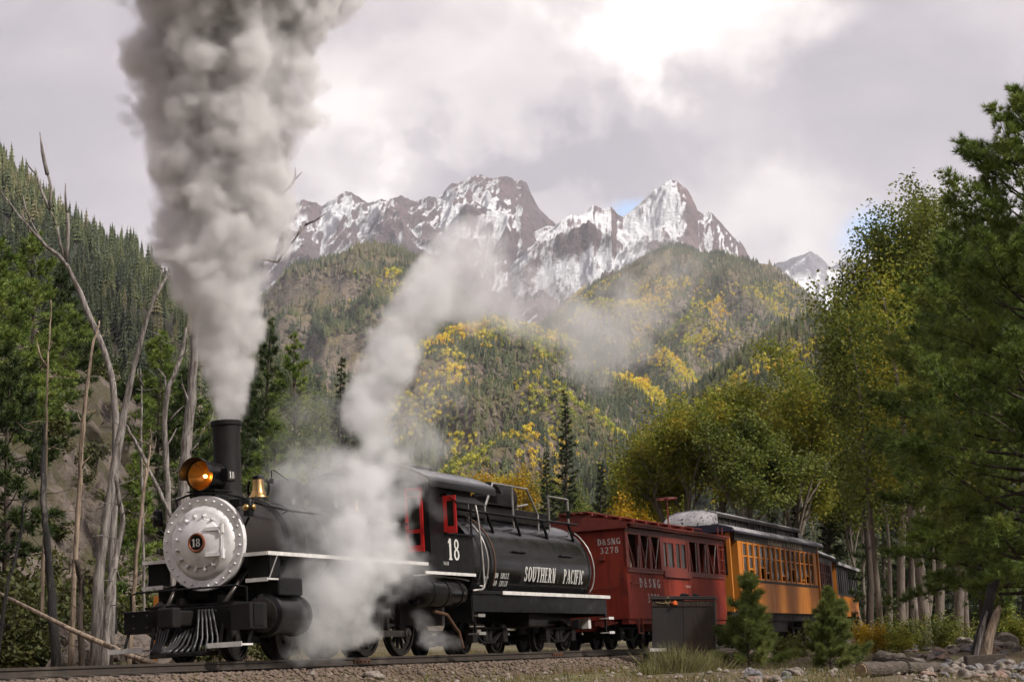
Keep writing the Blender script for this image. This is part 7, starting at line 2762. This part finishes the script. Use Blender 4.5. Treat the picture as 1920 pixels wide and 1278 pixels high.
def puff_volume(name, puffs, voxel, mat, label, cat, seed, warp, wfreq, edge, fine, ffreq, soft=False, erode=0.0, pad=0.3, taper=None):
    """puffs: (x, y, z, radius, strength). Billows are the union of round puffs pushed about by noise; soft ones fade out instead."""
    pf = np.array(puffs, np.float32)
    lo = (pf[:, :3] - pf[:, 3:4]).min(0) - pad
    hi = (pf[:, :3] + pf[:, 3:4]).max(0) + pad
    res = np.maximum(4, np.ceil((hi - lo) / voxel).astype(int) + 1)
    ax = [np.linspace(lo[i], hi[i], res[i], dtype=np.float32) for i in range(3)]
    Zg, Yg, Xg = np.meshgrid(ax[2], ax[1], ax[0], indexing='ij')     # index = ix + nx*(iy + ny*iz)
    wz = np.clip((Zg - taper[0]) / taper[1], .12, 1).astype(np.float32) if taper else 1.0
    W = [g + warp * wz * lattice_noise((Xg, Yg, Zg), wfreq, seed + k, 3) for k, g in enumerate((Xg, Yg, Zg))]
    F = np.zeros(Xg.shape, np.float32)
    S = np.zeros(Xg.shape, np.float32)
    m_ = warp * 1.8 + voxel
    for (x, y, z, r_, s_) in pf:
        sl = []
        for i, c in ((2, z), (1, y), (0, x)):
            a = int(np.clip(np.floor((c - r_ - m_ - lo[i]) / (hi[i] - lo[i]) * (res[i] - 1)), 0, res[i] - 1))
            b = int(np.clip(np.ceil((c + r_ + m_ - lo[i]) / (hi[i] - lo[i]) * (res[i] - 1)), 0, res[i] - 1)) + 1
            sl.append(slice(a, b))
        sl = tuple(sl)
        q = np.clip(1 - np.sqrt((W[0][sl] - x) ** 2 + (W[1][sl] - y) ** 2 + (W[2][sl] - z) ** 2) / r_, 0, 1)
        if soft:
            F[sl] += q
            S[sl] += q * s_
        else:
            F[sl] = np.maximum(F[sl], q * r_ / min(edge, r_ * .6))
            S[sl] = np.maximum(S[sl], s_ * (q > 0))
    nf = lattice_noise((Xg, Yg, Zg), ffreq, seed + 9, 4, 0.6)
    if soft:
        S = S / np.maximum(F, 1e-4)
        t_ = np.clip((F + fine * nf - 0.10) / edge, 0, 1)
        D_ = S * t_ * t_ * (3 - 2 * t_) * (F > 0.015) * np.clip(1 + erode * nf, 0.1, 2)
    else:
        t_ = np.clip(F + fine * nf * wz, 0, 1)
        D_ = S * t_ * t_ * (3 - 2 * t_) * (F > 0) * np.clip(1 + erode * nf, 0.2, 2)
    me = bpy.data.meshes.new(name)
    n = D_.size
    me.vertices.add(n)
    a = me.attributes.new('fog', 'FLOAT', 'POINT')
    a.data.foreach_set('value', np.ascontiguousarray(D_.ravel(), dtype=np.float32))
    o = link(bpy.data.objects.new(name, me))
    ng = bpy.data.node_groups.new(name, 'GeometryNodeTree')
    ng.interface.new_socket('Geometry', in_out='INPUT', socket_type='NodeSocketGeometry')
    ng.interface.new_socket('Geometry', in_out='OUTPUT', socket_type='NodeSocketGeometry')
    N, L = ng.nodes, ng.links
    gi, go = N.new('NodeGroupInput'), N.new('NodeGroupOutput')
    ps = N.new('GeometryNodeInputPosition')
    sb = N.new('ShaderNodeVectorMath')
    sb.operation = 'SUBTRACT'
    L.new(ps.outputs[0], sb.inputs[0])
    sb.inputs[1].default_value = tuple(map(float, lo))
    ml = N.new('ShaderNodeVectorMath')
    ml.operation = 'MULTIPLY'
    L.new(sb.outputs[0], ml.inputs[0])
    ml.inputs[1].default_value = tuple(float((res[i] - 1) / (hi[i] - lo[i])) for i in range(3))
    ad = N.new('ShaderNodeVectorMath')
    ad.operation = 'ADD'
    L.new(ml.outputs[0], ad.inputs[0])
    ad.inputs[1].default_value = (.5, .5, .5)
    fl = N.new('ShaderNodeVectorMath')
    fl.operation = 'FLOOR'
    L.new(ad.outputs[0], fl.inputs[0])
    dt = N.new('ShaderNodeVectorMath')
    dt.operation = 'DOT_PRODUCT'
    L.new(fl.outputs[0], dt.inputs[0])
    dt.inputs[1].default_value = (1.0, float(res[0]), float(res[0] * res[1]))
    na = N.new('GeometryNodeInputNamedAttribute')
    na.data_type = 'FLOAT'
    na.inputs['Name'].default_value = 'fog'
    si = N.new('GeometryNodeSampleIndex')
    si.data_type = 'FLOAT'
    si.clamp = True
    L.new(gi.outputs[0], si.inputs['Geometry'])
    L.new(na.outputs[0], si.inputs['Value'])
    L.new(dt.outputs['Value'], si.inputs['Index'])
    vc = N.new('GeometryNodeVolumeCube')
    L.new(si.outputs[0], vc.inputs['Density'])
    vc.inputs['Min'].default_value = tuple(map(float, lo))
    vc.inputs['Max'].default_value = tuple(map(float, hi))
    for i, c in enumerate('XYZ'):
        vc.inputs['Resolution ' + c].default_value = int(res[i])
    sm = N.new('GeometryNodeSetMaterial')
    sm.inputs['Material'].default_value = mat
    L.new(vc.outputs[0], sm.inputs['Geometry'])
    L.new(sm.outputs[0], go.inputs[0])
    md = o.modifiers.new('fog', 'NODES')
    md.node_group = ng
    print('VOLUME', name, tuple(res), n)
    return tag(o, label, cat, kind='stuff')


st_top = tpoint(.76, 0, 3.82)
PROF = [(792, 402, 455), (770, 396, 462), (740, 386, 470), (700, 376, 474), (650, 362, 482), (600, 345, 498), (560, 330, 512), (500, 303, 522), (450, 290, 535), (400, 280, 548), (350, 276, 556), (300, 275, 562),
        (250, 258, 580), (200, 248, 588), (150, 242, 592), (100, 238, 592), (50, 236, 604), (0, 226, 636), (-90, 190, 690), (-200, 150, 730), (-300, 130, 740)]
pr = np.array(PROF, float)[::-1]
rng = np.random.default_rng(5)
puffs = []
SD = float(st_top.y)
mpp = SD / 3600.0 * 1.01


def plume_at(py):
    l, r_ = np.interp(py, pr[:, 0], pr[:, 1]), np.interp(py, pr[:, 0], pr[:, 2])
    return (l + r_) / 2, (r_ - l) / 2


py = 792.0
while py > -300:
    cx, hw = plume_at(py)
    puffs.append((*at(cx, py, SD), hw * mpp * .95, 1.0))
    py -= max(6, hw * .22)
py = 780.0
while py > -300:
    cx, hw = plume_at(py)
    k = 6
    for j in range(k):
        a = 2 * math.pi * (j + rng.random()) / k
        rr = hw * rng.uniform(.22, .50)
        q = (hw - rr) * rng.uniform(.90, 1.18)
        puffs.append((*(at(cx + q * math.cos(a), py + rng.uniform(-.3, .3) * hw, SD) + np.array([0, q * math.sin(a) * mpp, 0])), rr * mpp, 1.0))
    py -= max(5, hw * .24)
# stray puffs at the edges of the column
for (px, py, r_) in ((272, 150, 34), (262, 225, 34), (312, 432, 36), (346, 592, 20), (584, 90, 40), (588, 160, 36), (584, 232, 36), (606, 20, 44), (232, 5, 42)):
    for k in range(7):
        q = rng.standard_normal(3)
        q /= np.linalg.norm(q)
        puffs.append((*(at(px, py, SD) + q * r_ * mpp * .75), r_ * mpp * rng.uniform(.35, .75), .5))
MT['smoke'] = volmat('coal_smoke', (0.905, 0.895, 0.90), 4.2, 0.0)
puff_volume('smoke_plume', puffs, .062, MT['smoke'], 'tall dense column of grey smoke rising from the stack', 'smoke', 31, .26, .85, .46, .85, 2.4, erode=.45, taper=(st_top.z, 2.6))

# steam: pixel, radius, distance, strength
def steam(lst, jit=6, sub=4, seed=1):
    rng = np.random.default_rng(seed)
    out = []
    for (px, py, r_, D, s_) in lst:
        c = at(px, py, D)
        m_ = D / 3600.0
        out.append((*c, r_ * m_ * 1.2, s_))
        for k in range(sub):
            d = rng.standard_normal(3)
            d /= np.linalg.norm(d)
            out.append((*(c + d * r_ * m_ * .62), r_ * m_ * rng.uniform(.35, .6), s_ * rng.uniform(.4, 1.0)))
    return out


COLUMN = [(700, 880, 46, 34.4, 1), (702, 850, 50, 34.5, 1.1), (700, 815, 52, 34.6, 1.2), (697, 780, 50, 34.7, 1.3), (700, 745, 46, 34.8, 1.3), (708, 710, 48, 34.9, 1.3), (718, 675, 50, 35, 1.2), (735, 640, 56, 35.1, 1.1), (752, 605, 58, 35.3, 1.0),
          (775, 575, 62, 35.5, .95), (805, 550, 66, 35.8, .85), (700, 625, 24, 35.1, 1), (690, 662, 24, 35, 1), (835, 530, 76, 36, .7), (850, 495, 74, 36.2, .6), (880, 470, 66, 36.4, .5), (865, 545, 70, 36.2, .5), (910, 545, 72, 36.5, .36),
          (915, 500, 60, 36.5, .30), (960, 560, 72, 37, .26), (1010, 575, 70, 37.3, .20), (1060, 595, 74, 37.6, .19), (1110, 620, 84, 38, .22), (1150, 630, 84, 38.2, .22), (1120, 670, 66, 38.2, .20), (1180, 590, 70, 38.4, .14), (1235, 530, 90, 39, .09), (1280, 480, 70, 39, .07),
          (760, 800, 60, 34.9, .22), (795, 770, 60, 35.2, .16), (775, 850, 66, 34.9, .22), (835, 720, 70, 35.6, .07), (730, 860, 60, 34.7, .5)]
MT['steam'] = volmat('white_steam', (0.94, 0.94, 0.95), 2.0, 0.1)
puff_volume('steam_column', steam(COLUMN, seed=2), .075, MT['steam'], 'white steam column drifting right from the boiler top', 'steam', 41, .24, 1.1, .75, .55, 2.2, soft=True, erode=.7)
SIDE = [(690, 960, 58, 32.2, .9), (720, 990, 52, 32.4, 1.1), (700, 1030, 60, 32.0, 1.2), (655, 1000, 56, 31.8, .95), (640, 1060, 62, 31.6, 1.0), (690, 1080, 52, 31.8, .95), (640, 1120, 60, 31.4, 1.0), (670, 1150, 44, 31.5, .9), (620, 1160, 56, 31.2, .9), (600, 1200, 46, 31.0, .75),
        (570, 1215, 40, 30.7, .5), (545, 1228, 30, 30.5, .35), (640, 1185, 40, 31.2, .65), (740, 950, 46, 32.6, .8), (725, 910, 52, 33.0, .7), (680, 915, 50, 32.4, .7), (640, 940, 50, 31.8, .55), (600, 980, 44, 31.4, .45), (590, 1040, 44, 31.2, .5), (585, 1100, 40, 31.0, .5),
        (755, 1020, 34, 32.6, .6), (765, 985, 30, 32.8, .45), (565, 920, 60, 31.6, .26), (610, 890, 64, 32.4, .34), (550, 880, 60, 32.2, .26), (650, 880, 60, 33, .45), (545, 975, 44, 31, .16), (590, 950, 60, 31.6, .34), (565, 1040, 60, 30.9, .26), (555, 1110, 56, 30.6, .28), (770, 1070, 50, 32.6, .34), (580, 1170, 60, 30.8, .4), (520, 930, 44, 31, .12), (750, 890, 46, 33.6, .42), (790, 910, 34, 33.9, .22), (810, 940, 26, 34, .16)]
puff_volume('steam_cloud', steam(SIDE, seed=3, sub=5), .06, MT['steam'], 'white steam billowing from the cylinders over the boiler side', 'steam', 51, .22, 1.4, .80, .55, 2.6, soft=True, erode=.8)
WISP = [(800, 1190, 26, 32.6, .5), (820, 1200, 24, 32.6, .5), (790, 1165, 22, 32.7, .35), (845, 1205, 16, 32.6, .3), (785, 1145, 16, 32.8, .2)]
puff_volume('steam_wisp', steam(WISP, seed=4), .04, MT['steam'], 'small wisp of steam low in front of the driving wheels', 'steam', 61, .07, 3, .45, .35, 5, soft=True, erode=.3)
THIN = [(560, 820, 60, 38, .10), (600, 790, 56, 38.5, .10), (540, 770, 40, 39, .07), (620, 840, 60, 38, .12), (520, 850, 44, 37, .08), (580, 750, 44, 39, .06)]
puff_volume('steam_veil', steam(THIN, seed=6), .10, MT['steam'], 'thin veil of steam behind the engine in front of the pines', 'steam', 71, .25, .9, .8, .45, 1.8, soft=True, erode=.4)

# ------------------------------------------------------------ mountain haze
hz = MB().box(-3000, 3000, -420, 7600, -9, 1440).build('haze', None)
m, t, o = nt_new('valley_haze')
pv = t.nodes.new('ShaderNodeVolumePrincipled')
pv.inputs['Color'].default_value = (0.80, 0.85, 0.95, 1)
pv.inputs['Density'].default_value = 6.0e-5
pv.inputs['Anisotropy'].default_value = 0.3
t.links.new(pv.outputs[0], o.inputs['Volume'])
hz.data.materials.append(m)
tag(hz, 'thin pale haze filling the valley', 'haze', kind='stuff')
